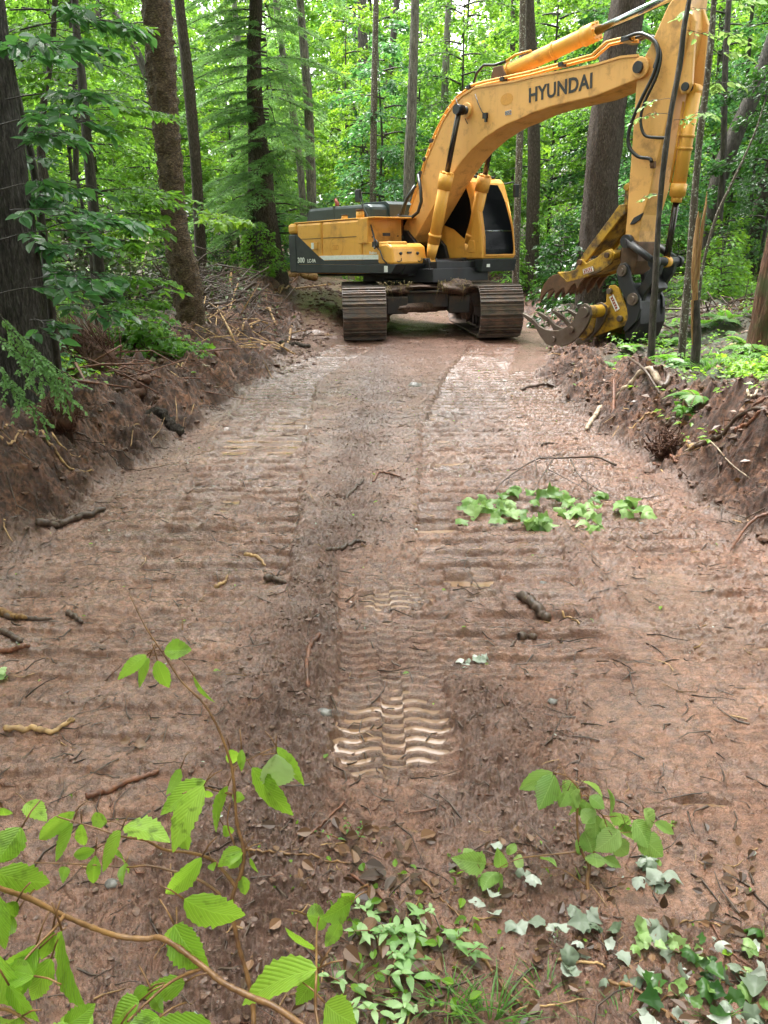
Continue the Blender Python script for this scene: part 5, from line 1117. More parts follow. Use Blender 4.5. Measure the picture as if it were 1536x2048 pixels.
fern_thing(1500, 700, .50, 9, 'lush fern clump at the foot of the red brown trunk')
fern_thing(1450, 645, .50, 8, 'fern with arching fronds behind the splintered stub')
fern_thing(1345, 690, .42, 8, 'fern between the two thin trunks in front of the arm')
fern_thing(1260, 700, .28, 7, 'small fern on the ground right of the rake', )
# grass tufts
def grass(p, n, L, label, mat='fernm', spread=.12, w_=.006, name='grass_tuft', lean=(0, 0), cat='grass'):
    rs = np.random.RandomState(int(abs(p[0] * 1000)) % 9999); vs = []; fs = []; mb = MB()
    for k in range(n):
        a = rs.uniform(0, 6.28); r = rs.uniform(0, spread); b = np.array([math.cos(a) * r, math.sin(a) * r, -.02]); l = L * rs.uniform(.5, 1.15); d = np.array([math.cos(a) * .5 + lean[0] + rs.normal(0, .2), math.sin(a) * .5 + lean[1] + rs.normal(0, .2), 1.0]); d /= np.linalg.norm(d); sd = np.cross(d, [0, 0, 1]); sd /= np.linalg.norm(sd) + 1e-9; q = []
        mb.av = rs.rand()
        for i in range(6):
            s = i / 5; c = b + d * l * s; c[2] -= l * .55 * s * s; c[:2] += d[:2] * l * .4 * s * s; ww = w_ * (1 - s) ** .7; q += [c - sd * ww, c + sd * ww]
        mb.add(q, [(2 * i, 2 * i + 1, 2 * i + 3, 2 * i + 2) for i in range(5)], True)
    o = mb.build(name, M[mat], None, attr='rnd'); o.location = tuple(p); return tag(o, label, cat)
grass(G(1290 + 130, 740), 110, .38, 'grass tuft hanging over the right bank edge', spread=.22); grass(G(1340 + 140, 735), 110, .40, 'grass tuft on the right bank below the fern clump', spread=.22)

# ------------------------------------------------------------------ sticks, roots and logs, each its own thing
def stick(name, label, pts, r0, r1, mat, cat='stick', lift=0, forks=(), seed=None, n=8, wob=.12, group=None, pale_end=False):
    """pts: places in the photograph, optionally with a lift over the ground"""
    W = []
    for i, q in enumerate(pts):
        lf = q[2] if len(q) > 2 else 0; W.append(GF(q[0], q[1]) + Vector((0, 0, lf + max(r0, r1) * .55 + lift)))
    o0 = W[0].copy(); ll = sum((W[i + 1] - W[i]).length for i in range(len(W) - 1))
    c = bez([w_ - o0 for w_ in W], 8 * len(W)); rs = np.random.RandomState(seed if seed is not None else int(pts[0][0] * 7 + pts[0][1]))
    k = len(c); R_ = []; zf = surf([q.x + o0.x for q in c], [q.y + o0.y for q in c]) - o0.z; zf = np.convolve(np.pad(zf, 3, 'edge'), np.ones(7) / 7, 'valid') * .5 + zf * .5
    for i in range(k):
        if 0 < i < k - 1: c[i] = c[i] + Vector(rs.normal(0, wob * r0, 3))
        gz = float(zf[i])
        if (len(pts[0]) <= 2): c[i].z = gz + r0 * .62 + .003 + abs(rs.normal(0, .15 * r0))
        R_.append(np.interp(i / (k - 1), [0, 1], [r0, r1]) * rs.uniform(.86, 1.15))
    R_[0] *= .55; R_[-1] *= .5; mb = MB(); mb.tube(c, R_, n, jit=.13)
    if forks:
        for (t, dx, dy, dz, rr) in forks:
            a = c[int(t * (k - 1))]; mb.tube([a, a + Vector((dx, dy, dz)) * .5 + Vector((0, 0, .01)), a + Vector((dx, dy, dz))], [rr, rr * .8, rr * .4], 6)
    o = mb.build(name, M[mat]); o.location = o0; return tag(o, label, cat, group)
K = stick
K('branch', 'brown barked branch lying across the left edge of the trail at the bank toe', [(78, 1068), (120, 1055), (165, 1038), (212, 1024)], .026, .018, 'stick_dark', 'branch', forks=[(.55, .06, .02, .03, .006)])
K('log', 'fat dark chunk of log with a pink broken end on the left bank', [(300, 850), (330, 862), (368, 876)], .07, .05, 'bark_brown', 'log', wob=.2)
K('stump_piece', 'torn dark root chunk high on the left bank', [(268, 800), (290, 797), (306, 800)], .06, .03, 'rootmass', 'root chunk', wob=.4, forks=[(.5, .1, .05, .06, .02), (.9, .08, -.03, .03, .02)])
K('stick', 'reddish broken branch pointing down the left bank toward the trail', [(430, 712), (448, 735), (470, 774)], .028, .018, 'stick_red', 'branch')
K('root', 'long looping peeled orange root hanging over the left bank', [(8, 858), (60, 850), (85, 880), (105, 915), (135, 945), (190, 965)], .014, .006, 'stick_tan', 'root')
K('root', 'second peeled root curving beside the orange loop on the left bank', [(58, 855), (95, 872), (120, 905), (163, 926)], .016, .005, 'stick_tan', 'root')
K('root', 'short pale root stub at the left edge of the picture on the bank', [(0, 890), (25, 898), (55, 893)], .012, .005, 'stick_tan', 'root')
K('root', 'thin dark root trailing down the middle of the left bank', [(150, 858), (190, 880), (225, 905), (270, 930)], .008, .004, 'stick_dark', 'root')
K('stick', 'pale pointed stick upright in the brush right of the birch', [(438, 630, .25), (434, 650, .1), (430, 668, 0)], .010, .008, 'stick_tan', lift=0)
K('stick', 'pale stick leaning against the birch foot', [(414, 630, .22), (402, 648, .08), (397, 668, 0)], .010, .008, 'stick_tan')
K('branch', 'long pale bare branch leaning on the brush heap left of the birch', [(308, 535, .9), (290, 580, .45), (268, 620, .1), (253, 640, .02)], .020, .015, 'stick_pale', 'branch')
K('root', 'knotted peeled root winding down the bank toward the left track', [(515, 610), (538, 628), (555, 655), (580, 662), (575, 690), (560, 700)], .030, .022, 'stick_tan', 'root', forks=[(.7, .3, .05, .06, .012), (.75, -.25, .0, .05, .012)])
K('root', 'peeled root fork lying left of the knotted one', [(485, 670), (505, 660), (530, 662)], .022, .012, 'stick_tan', 'root')
K('stick', 'short pale splinter near the top of the left bank', [(527, 588), (532, 600), (539, 612)], .018, .012, 'stick_tan')
K('root', 'bundle of brown root wood at the bank toe by the left track', [(560, 690), (590, 693), (620, 698)], .05, .03, 'bark_brown', 'root')
K('stick', 'pale chip with dark bark on the left bank slope', [(345, 742), (352, 733), (368, 726)], .018, .010, 'stick_tan')
K('branch', 'thin brown branch across the top of the left bank', [(315, 672), (340, 685), (362, 700), (375, 715)], .022, .012, 'stick_dark', 'branch')
K('stick', 'thin dark stick lying down the left bank face', [(365, 760), (390, 778), (410, 797)], .010, .006, 'stick_dark')
K('stick', 'white barked chip in the debris on the left bank', [(405, 741), (415, 744), (428, 741)], .016, .010, 'stick_pale')
K('log', 'orange debarked log lying left of the tracks', [(578, 556), (600, 558), (636, 562)], .13, .10, 'splinter', 'log', n=14)
K('branch', 'long thin peeled pole in front of the orange log', [(549, 585), (590, 580), (628, 575), (664, 570)], .028, .018, 'stick_tan', 'pole')
K('branch', 'brown pole crossing the thin peeled one by the orange log', [(552, 583), (585, 568), (615, 555)], .034, .024, 'stick_red', 'pole')
K('log', 'pale split log piece in the debris below the hemlock', [(395, 552), (425, 546), (458, 541)], .07, .05, 'splinter', 'log')
K('stick', 'splintered upright wood in the debris below the hemlock', [(466, 575, .25), (462, 585, .12), (460, 595, .0)], .02, .05, 'splinter', 'splinter')
K('branch', 'dark branch slanting through the debris below the hemlock', [(442, 505, .35), (462, 520, .2), (485, 540, .03)], .025, .02, 'stick_dark', 'branch')
K('stick', 'pale broken stick in the debris right of the birch', [(420, 630), (440, 628), (460, 632)], .018, .012, 'stick_pale')
K('stick', 'tan stick rising from the left bank in front of the hemlock', [(478, 600, .3), (468, 618, .12), (460, 632, 0)], .018, .014, 'stick_tan')
K('stick', 'yellow end of a broken root deep on the left bank', [(490, 585), (500, 583), (508, 586)], .016, .012, 'stick_tan')
# on the trail
K('stick', 'dark curved stick with a raised tip in the middle of the trail', [(684, 1003), (700, 990), (722, 973), (728, 966)], .014, .008, 'stick_dark')
K('stick', 'small arched brown stick right of the curved one in the trail', [(745, 970), (758, 952), (775, 952), (812, 964)], .010, .006, 'stick_red')
K('stick', 'brown root lying along the ridge left of the central track print', [(652, 1110), (680, 1105), (705, 1095), (732, 1090)], .014, .010, 'stick_dark')
K('root', 'reddish root bent along the left rim of the central print', [(640, 1280), (622, 1300), (614, 1340), (617, 1395)], .011, .008, 'stick_red', 'root')
K('stick', 'short pale peeled stick with frayed ends in the left foreground mud', [(8, 1465), (60, 1462), (105, 1470), (150, 1443)], .012, .008, 'stick_tan', forks=[(.9, .02, .03, .01, .004)])
K('stick', 'brown stick with a cut end in the left foreground mud', [(172, 1602), (215, 1590), (265, 1565), (318, 1545)], .011, .008, 'stick_red')
K('branch', 'orange split branch end at the far left of the trail', [(0, 1222), (20, 1238), (55, 1246)], .020, .012, 'splinter', 'branch')
K('branch', 'dark branch running past the orange split end', [(10, 1240), (60, 1244), (105, 1245)], .014, .008, 'stick_dark', 'branch')
K('stick', 'dark stick under the orange split branch', [(0, 1262), (20, 1275), (45, 1292)], .014, .010, 'stick_dark')
K('stick', 'dark reddish stick at the left margin', [(0, 1304), (30, 1303), (62, 1304)], .013, .010, 'stick_red')
K('stick', 'short brown stick stub left of the pale one', [(135, 1225), (150, 1238), (165, 1252)], .014, .010, 'stick_dark')
K('stick', 'short pale peeled stick right of the left print', [(430, 1175), (445, 1165), (455, 1152)], .012, .006, 'stick_tan')
K('stick', 'tan stick lying in the left half of the trail', [(488, 1104), (508, 1112), (530, 1127)], .012, .008, 'stick_tan')
K('stick', 'muddy stub of wood left of the central print', [(530, 1160), (548, 1158), (572, 1166)], .022, .010, 'stick_dark', forks=[(.6, .03, .05, .04, .006)])
K('log', 'stubby brown log piece in the right half of the trail', [(1040, 1192), (1062, 1212), (1098, 1238)], .026, .022, 'stick_dark', 'log')
K('stick', 'thin tan twig right of the stubby log piece', [(1125, 1222), (1140, 1232), (1160, 1248)], .006, .004, 'stick_tan')
K('stick', 'dark wood lump below the stubby log', [(1040, 1268), (1055, 1262), (1072, 1272)], .022, .014, 'stick_dark')
K('stick', 'short brown stick on the mid trail right print', [(1022, 1290), (1030, 1275), (1032, 1265)], .006, .003, 'stick_dark')
K('stick', 'upright dark splinter in the right half of the trail', [(1082, 895), (1100, 889), (1115, 893)], .012, .008, 'stick_dark')
K('root', 'red twig at the foreground left of the seedling base', [(600, 1690), (640, 1665), (690, 1615)], .006, .003, 'stick_red', 'root')
K('stick', 'dark twig with small forks in the left foreground', [(110, 1660), (150, 1655), (195, 1640)], .005, .003, 'stick_dark')
# right bank
K('branch', 'thick brown branch lying on top of the right bank', [(1246, 722), (1280, 716), (1330, 720), (1385, 733)], .045, .022, 'bark_brown', 'branch', forks=[(.55, .3, .15, .08, .014)])
K('branch', 'long pale branch with a torn orange joint sliding down the right bank', [(1170, 862), (1195, 830), (1225, 803), (1262, 783), (1320, 760)], .022, .040, 'stick_pale', 'branch')
K('branch', 'dark upper end of the torn branch on the right bank', [(1318, 760), (1340, 755), (1372, 752)], .040, .022, 'stick_dark', 'branch')
K('stick', 'straight grey stick crossing the torn branch', [(1253, 745, .1), (1285, 775, .1), (1318, 810, .03)], .014, .012, 'stick_dark')
K('branch', 'thin grey branch on the dirt above the right edge of the trail', [(1040, 782), (1085, 774), (1130, 768), (1182, 752)], .018, .012, 'stick_dark', 'branch', forks=[(.5, .2, -.1, .02, .006)])
K('root', 'upright red root post in the hollow of the right bank', [(1225, 795, .22), (1226, 820, .1), (1228, 850, .02)], .012, .024, 'stick_red', 'root')
K('branch', 'dark branch with a yellow snapped tip on the near right bank', [(1375, 886), (1420, 880), (1455, 870), (1536, 858)], .022, .012, 'stick_dark', 'branch')
K('stick', 'yellow snapped tip on the near right bank', [(1368, 887), (1380, 886), (1392, 885)], .017, .022, 'stick_tan')
K('root', 'bright red root along the upper edge of the near right bank', [(1470, 868), (1500, 860), (1560, 850)], .014, .010, 'stick_red', 'root', lift=.03)
K('root', 'red root rising to the right over the bank', [(1468, 870), (1485, 845), (1500, 822), (1540, 802)], .010, .008, 'stick_red', 'root', lift=.02)
K('stick', 'tan stick half buried below the pale fern', [(1252, 846), (1285, 840), (1312, 832)], .012, .008, 'stick_tan')
K('stick', 'mossy cut stick below the pale fern', [(1332, 846), (1352, 842), (1385, 838)], .026, .012, 'stick_dark')
K('stick', 'reddish stick at the lower face of the right bank', [(1304, 928), (1330, 922), (1358, 916)], .014, .010, 'stick_red')
K('root', 'thin pale root arching over the near right bank', [(1366, 910, .02), (1410, 915, .05), (1460, 940, .03), (1500, 955, .02)], .006, .004, 'stick_pale', 'root')
K('root', 'thin root hanging from the right margin onto the trail', [(1540, 1035, .03), (1505, 1058, .05), (1480, 1085, .04), (1458, 1118, .02)], .010, .007, 'stick_red', 'root')
K('stick', 'pale stick near the right margin on the bank', [(1494, 783), (1515, 775), (1540, 765)], .012, .008, 'stick_pale')
K('stick', 'orange wood flake on the ground beyond the fern clump', [(1455, 697), (1470, 694), (1490, 698)], .03, .02, 'stick_tan')
K('stick', 'tan chip standing at the top of the right bank', [(1202, 745), (1206, 735), (1218, 728)], .018, .012, 'stick_tan')
# stones
def stone(px, py, r, label):
    p = GF(px, py); mb = MB(); lump_mesh(mb, (0, 0, 0), (r, r * .8, r * .55), px * .01, 14, 8); o = mb.build('stone', M['stone']); o.location = p; tag(o, label, 'stone')
for a in ((1282, 1050, .022, 'small grey stone right of the fallen leafy branch'), (650, 1440, .028, 'smooth grey stone on the left rim of the central print'), (1086, 1157, .022, 'muddy round stone in the right half of the trail'), (640, 1245, .018, 'small pale stone at the upper left of the central print'),
          (830, 772, .10, 'brown flat stone in the middle of the trail near the machine'), (225, 1775, .02, 'small flat stone by the lower seedling leaves'), (1105, 1410, .02, 'dark stone on the ridge right of the central print'), (1330, 1065, .018, 'stone at the toe of the right bank')): stone(*a)

# clods and twigs: nobody could count them
def clods(n, x0, x1, y0, y1, mask, rmin, rmax, name, label, mat='ground2', power=1.6):
    x, y = scatter(n, x0, x1, y0, y1, mask, power); k = len(x); z = surf(x, y); r = rmin + (rmax - rmin) * rsd.rand(k) ** 3
    ico = np.array([(0, 0, 1), (.89, 0, .45), (.28, .85, .45), (-.72, .53, .45), (-.72, -.53, .45), (.28, -.85, .45), (.72, .53, -.45), (-.28, .85, -.45), (-.89, 0, -.45), (-.28, -.85, -.45), (.72, -.53, -.45), (0, 0, -1)])
    fc = np.array([(0, 1, 2), (0, 2, 3), (0, 3, 4), (0, 4, 5), (0, 5, 1), (1, 6, 2), (2, 6, 7), (2, 7, 3), (3, 7, 8), (3, 8, 4), (4, 8, 9), (4, 9, 5), (5, 9, 10), (5, 10, 1), (1, 10, 6), (11, 7, 6), (11, 8, 7), (11, 9, 8), (11, 10, 9), (11, 6, 10)])
    V = ico[None] * (1 + rsd.uniform(-.35, .35, (k, 12))[:, :, None]) * (r[:, None] * np.stack([rsd.uniform(.7, 1.6, k), rsd.uniform(.7, 1.3, k), rsd.uniform(.45, .9, k)], 1))[:, None, :]
    a = rsd.uniform(0, 6.28, k); ca, sa = np.cos(a)[:, None], np.sin(a)[:, None]; X = V[..., 0] * ca - V[..., 1] * sa; Y = V[..., 0] * sa + V[..., 1] * ca
    V = np.stack([X + x[:, None], Y + y[:, None], V[..., 2] + (z + r * .15)[:, None]], -1)
    F = (np.arange(k)[:, None, None] * 12 + fc[None]).ravel()
    me = np_mesh(name, V, F, np.full(k * 20, 3), M[mat], False); tag(link(name, me), label, 'clods', kind='stuff')
M['ground2'] = mat_wood('mud_clods', (.045, .024, .017), (.20, .112, .078), .38, (60, 60, 60))
M['ground3'] = mat_wood('bank_clods', (.025, .013, .009), (.15, .076, .047), .6, (40, 40, 40))
def churned(x, y):
    f = fine_h(x, y); return (f[1] > .3) & (rsd.rand(len(x)) < np.clip(f[5] * .9 - f[4] * .35, .03, 1)) & (f[3] < .3)
clods(52000, -2.4, 2.3, 1.15, 14, churned, .0022, .012, 'clods', 'crumbs and clods of mud on the churned trail')
clods(16000, -5, 4.6, 2.8, 19, lambda x, y: (base_h(x, y)[2] > .25), .005, .038, 'clods', 'crumbling lumps of earth on the dirt banks', 'ground3', 1.2)
clods(2200, -4, -1, 12, 24, lambda x, y: (base_h(x, y)[1] > .05), .01, .06, 'clods', 'lumps of dirt and debris left of the tracks', 'ground3', 1.0)
def twigs(n, x0, x1, y0, y1, mask, L, r, label, mat, power=1.5, up=.15):
    x, y = scatter(n, x0, x1, y0, y1, mask, power); k = len(x); a = rsd.uniform(0, 6.28, k); l = L * rsd.uniform(.25, 1.3, k) ** 1.3; seg = 4
    dx, dy = np.cos(a), np.sin(a); bend = rsd.normal(0, .35, k); t = np.linspace(0, 1, seg)
    X = x[:, None] + (dx[:, None] * t + -dy[:, None] * bend[:, None] * (t * (1 - t)) * 1.2) * l[:, None]; Y = y[:, None] + (dy[:, None] * t + dx[:, None] * bend[:, None] * (t * (1 - t)) * 1.2) * l[:, None]
    X += rsd.normal(0, .04, X.shape) * l[:, None]; Y += rsd.normal(0, .04, X.shape) * l[:, None]
    Z = surf(X.ravel(), Y.ravel()).reshape(X.shape) + r + np.abs(rsd.normal(0, up, (k, 1))) * l[:, None] * t * rsd.choice([0, 1], (k, 1), p=[.6, .4])
    rr = r * rsd.uniform(.5, 1.6, k)[:, None] * (1.1 - .7 * t); ang = np.arange(3) * 2.094
    nx = -dy[:, None, None] * np.cos(ang); ny = dx[:, None, None] * np.cos(ang); nz = np.sin(ang) * np.ones((k, 1, 1))
    V = np.stack([X[:, :, None] + nx * rr[:, :, None], Y[:, :, None] + ny * rr[:, :, None], Z[:, :, None] + nz * rr[:, :, None]], -1)
    f = []
    for i in range(seg - 1):
        for j in range(3): f.append((i * 3 + j, i * 3 + (j + 1) % 3, (i + 1) * 3 + (j + 1) % 3, (i + 1) * 3 + j))
    F = (np.arange(k)[:, None, None] * 12 + np.array(f)[None]).ravel()
    me = np_mesh('twigs', V, F, np.full(k * 9, 4), M[mat], True); tag(link('twigs', me), label, 'twigs', kind='stuff')
onr = lambda x, y: (base_h(x, y)[1] > .5)
onb = lambda x, y: (base_h(x, y)[2] > .3)
twigs(2600, -2.4, 2.3, 1.1, 12, onr, .13, .0030, 'scattered dark rootlets and twigs on the muddy trail', 'stick_dark')
twigs(320, -2.4, 2.3, 1.1, 12, onr, .09, .0028, 'scattered pale twigs on the muddy trail', 'stick_tan')
twigs(300, -2.4, 2.3, 1.1, 10, onr, .12, .0026, 'scattered red rootlets on the muddy trail', 'stick_red')
twigs(4200, -5, 5, 3, 18, onb, .32, .0045, 'tangle of dark rootlets in the dirt banks', 'stick_dark', 1.2, .3)
twigs(520, -5, 5, 3, 18, onb, .28, .0055, 'torn pale rootlets in the dirt banks', 'stick_tan', 1.2, .35)
twigs(500, -5, 5, 3, 18, onb, .26, .0035, 'torn red rootlets in the dirt banks', 'stick_red', 1.2, .3)
twigs(900, -9, 9, 9, 24, lambda x, y: base_h(x, y)[1] < .05, .5, .006, 'fallen twigs on the woods floor', 'stick_dark', 1.0, .25)
# small green and pale leaf scraps on the mud
def scraps(n, x0, x1, y0, y1, mask, size, mat, label, shape='ovate', power=1.5, tilt=.3):
    x, y = scatter(n, x0, x1, y0, y1, mask, power); z = surf(x, y, .006); m = len(x); d = rvec(rsd, m, 1); d[:, 2] *= .15
    me = leaf_mesh('leaf_scraps', np.stack([x, y, z], 1), d, np.array([0, 0, 1])[None] + rvec(rsd, m, tilt), size * rsd.uniform(.4, 1.2, m), M[mat], shape, fold=.35); tag(link('leaf_scraps', me), label, 'leaf scraps', kind='stuff')
scraps(130, -2.3, 2.2, 1.2, 13, onr, .03, 'leaf_yel', 'bits of green leaf trodden into the trail')
scraps(70, -2.3, 2.2, 1.2, 12, onr, .022, 'silver_leaf', 'bits of pale leaf on the trail')
scraps(200, -4.5, 4.5, 4, 16, onb, .07, 'leaf_mid', 'green leaf bits on the banks')

# brush heap left of the birch and debris in front of the hemlock
def brush(name, label, c, rx, ry, h, n, seed, leafmat='silver_leaf', nl=600, size=.10, mat='stick_dark'):
    rs = np.random.RandomState(seed); mb = MB()
    for k in range(n):
        a = rs.uniform(0, 6.28); r = rs.rand() ** .5; x, y = c[0] + math.cos(a) * rx * r, c[1] + math.sin(a) * ry * r; z = hz(x, y) + rs.uniform(0, 1) * h * (1 - r * r) + .02
        az = rs.uniform(0, 6.28); el = rs.normal(.1, .35); l = rs.uniform(.4, 1.6); d = Vector((math.cos(az) * math.cos(el), math.sin(az) * math.cos(el), math.sin(el))) * l
        m_ = Vector(rs.normal(0, .08, 3)) * l; w_ = rs.uniform(.004, .016) * (2.2 if rs.rand() < .1 else 1); p0 = Vector((x, y, z)) - d * .5; mb.tube([p0, p0 + d * .35 + m_, p0 + d * .7 + m_ * .6, p0 + d], [w_, w_ * .9, w_ * .7, w_ * .3], 5)
    o = mb.build(name, M[mat]); tag(o, label, 'brush', kind='stuff')
    x = c[0] + rs.normal(0, rx * .5, nl); y = c[1] + rs.normal(0, ry * .5, nl); z = base_h(x, y)[0] + rs.uniform(.02, 1, nl) * h * np.exp(-((x - c[0]) / rx) ** 2 - ((y - c[1]) / ry) ** 2)
    d = rvec(rs, nl, 1); d[:, 2] -= .7
    me = leaf_mesh('wilted_leaves', np.stack([x, y, z], 1), d, np.array([0, -.5, .8])[None] + rvec(rs, nl, .6), size * rs.uniform(.5, 1.2, nl), M[leafmat], 'maple'); tag(link('wilted_leaves', me), 'wilted leaves on the ' + label.split(' of ')[-1][:40], 'wilted leaves', kind='stuff')
M['wilt'] = mat_leaf('wilted_leaf', [(.03, .05, .018), (.10, .14, .06), (.24, .28, .15)], (.2, .3, .06), .45, .3)
brush('brush_heap', 'dark heap of tangled cut branches left of the birch', (-5.6, 16.6), 2.0, 1.6, 1.35, 210, 1, 'wilt', 900, .13)
brush('brush_heap', 'heap of roots and broken wood below the hemlock', (-3.7, 17.8), 1.4, 1.5, .75, 230, 2, 'wilt', 200, .10)
brush('brush_heap', 'scatter of torn branches left of the machine tracks', (-2.9, 15.8), 1.0, 1.8, .32, 130, 3, 'wilt', 60, .08)
brush('brush_heap', 'pale torn roots strewn over the bank left of the tracks', (-2.7, 14.0), .7, 1.7, .18, 34, 5, 'wilt', 12, .08, 'stick_tan')
brush('brush_heap', 'reddish broken roots on the left bank', (-2.9, 9.5), .7, 2.2, .16, 46, 6, 'wilt', 20, .07, 'stick_red')
brush('brush_heap', 'low heap of dead branches among the ferns right of the arm', (6.4, 14.6), 1.5, .8, .3, 60, 4, 'litter', 120, .08)
# upturned fine root mass on the left bank
def rootclump(px, py, label, h, n, seed, lean=(-.35, 0)):
    rs = np.random.RandomState(seed); p = G(px, py); mb = MB()
    for k in range(n):
        a = rs.uniform(0, 6.28); b = Vector((rs.normal(0, h * .22), rs.normal(0, h * .2), rs.uniform(-.05, h * .5))); d = Vector((rs.normal(lean[0], .28), rs.normal(lean[1], .3), rs.uniform(.3, 1))) * h * rs.uniform(.4, 1)
        mb.tube([b, b + d * .5 + Vector(rs.normal(0, .05, 3)), b + d + Vector(rs.normal(0, .08, 3))], [.007, .005, .002], 4)
    lump_mesh(mb, (0, 0, h * .15), (h * .4, h * .35, h * .35), 3, 16, 10); o = mb.build('root_clump', M['rootmass']); o.location = p; tag(o, label, 'root clump')
rootclump(190, 745, 'upturned brown clump of fine roots at the edge of the left bank', .65, 260, 4)
rootclump(130, 850, 'small dark root ball in the hollow by the thick left trunk', .25, 70, 6, (0, 0))
rootclump(1330, 905, 'ragged dark fringe of roots under the lip of the right bank', .22, 90, 8, (0, -.6))

# bushes close to the left bank: maple seedlings and hemlock bough
def leafy_patch(px, py, label, name, n, rx, ry, h, size, mat, shape, seed, cat='bush'):
    rs = np.random.RandomState(seed); p = G(px, py); r = thing(name, label, cat, tuple(p)); mb = MB(); A = []; D_ = []; N_ = []; Z_ = []; Rn = []
    for k in range(n):
        a = rs.uniform(0, 6.28); q = rs.rand() ** .5; b = np.array([math.cos(a) * rx * q, math.sin(a) * ry * q, 0]); b[2] = hz(p.x + b[0], p.y + b[1]) - p.z; hh = h * rs.uniform(.35, 1.1) * (1.1 - .6 * q)
        t_ = b + np.array([rs.normal(0, .08), rs.normal(0, .08), hh]); mb.tube([Vector(b), Vector((b + t_) / 2 + rs.normal(0, .02, 3)), Vector(t_)], [.004, .003, .002], 4)
        m = rs.randint(8, 16); s = rs.uniform(.4, 1.05, m); az = rs.uniform(0, 6.28, m); A.append(b[None] + (t_ - b)[None] * s[:, None] + np.stack([np.cos(az), np.sin(az), 0 * az], 1) * rs.uniform(.02, .12, m)[:, None])
        D_.append(np.stack([np.cos(az), np.sin(az), rs.uniform(-.6, .1, m)], 1)); N_.append(np.array([0, -.2, 1])[None] + rvec(rs, m, .3)); Z_.append(size * rs.uniform(.5, 1.2, m)); Rn.append(np.clip(rs.normal(rs.uniform(.3, .8), .12, m), 0, 1))
    mb.build('stems', M['stick_dark'], r); link('foliage', leaf_mesh('foliage', np.concatenate(A), np.concatenate(D_), np.concatenate(N_), np.concatenate(Z_), M[mat], shape, np.concatenate(Rn)), r)
leafy_patch(290, 690, 'patch of maple seedlings growing on the left bank beside the birch', 'seedling_patch', 90, .75, .7, .42, .10, 'leaf_mid', 'maple', 1)
leafy_patch(120, 770, 'soft light green bush in front of the thick left trunk', 'bush', 60, .5, .6, .40, .07, 'leaf_yel', 'quad', 2)
leafy_patch(455, 600, 'dark low evergreen sprig in the debris right of the birch', 'bush', 34, .5, .4, .35, .06, 'leaf_dark', 'quad', 3)
leafy_patch(1170, 690, 'short green herbs in front of the rake', 'herb_patch', 30, .6, .3, .10, .045, 'leaf_yel', 'quad', 4)
leafy_patch(1380, 830, 'tiny yellow green seedling below the pale fern', 'seedling', 5, .05, .05, .10, .07, 'fernm', 'maple', 5, 'seedling')
leafy_patch(1520, 745, 'bright herb patch at the right margin above the bank', 'herb_patch', 40, .35, .3, .20, .06, 'leaf_yel', 'maple', 6)
leafy_patch(60, 760, 'dark leafy undergrowth hiding the foot of the thick left trunk', 'bush', 60, .5, .5, .6, .08, 'leaf_blue', 'ovate', 7)
# hemlock bough hanging low over the left bank
def low_bough():
    rs = np.random.RandomState(31); o = P(-60, 560, 5.6); r = thing('hemlock_bough', 'drooping feathery hemlock bough in front of the left bank', 'bough', tuple(o)); mb = MB(); A = []; D_ = []; N_ = []; Z_ = []; Rn = []
    for (x0, y0, x1, y1, x2, y2) in ((-60, 560, 60, 700, 120, 780), (-60, 600, 40, 740, 150, 800), (-60, 640, 30, 790, 90, 840), (-40, 590, 80, 720, 145, 760)):
        a, b, c = [np.array(P(x, y, 5.6 - .1 * i) - o) for i, (x, y) in enumerate(((x0, y0), (x1, y1), (x2, y2)))]
        pts = np.array([(1 - s) ** 2 * a + 2 * s * (1 - s) * b + s * s * c for s in np.linspace(0, 1, 10)]); mb.tube([Vector(q) for q in pts], list(np.linspace(.007, .0015, 10)), 5)
        d0 = (c - a) / np.linalg.norm(c - a)
        for q in range(26):
            s = rs.uniform(.25, 1); a0 = (1 - s) ** 2 * a + 2 * s * (1 - s) * b + s * s * c; dd = d0 * .7 + np.array([rs.choice((-1, 1)) * .4, rs.normal(0, .5), -.35]); dd /= np.linalg.norm(dd); l = rs.uniform(.08, .28) * (1.2 - s * .6); m = int(10 + l * 90)
            w_ = rs.uniform(0, 1, m); pp = a0[None] + dd[None] * (l * w_)[:, None]; pd = np.cross(dd, [0, 0, 1])[None] * rs.choice((-1, 1), m)[:, None] + dd[None] * .7 + rvec(rs, m, .2)
            A.append(pp); D_.append(pd); N_.append(np.array([0, 0, 1])[None] + rvec(rs, m, .3)); Z_.append(rs.uniform(.018, .034, m)); Rn.append(np.clip(rs.normal(.65, .15, m), 0, 1))
    mb.build('twigs', M['bark_dark'], r); link('needles', leaf_mesh('needles', np.concatenate(A), np.concatenate(D_), np.concatenate(N_), np.concatenate(Z_), M['needle'], 'quad', np.concatenate(Rn), fold=.1), r)
low_bough()

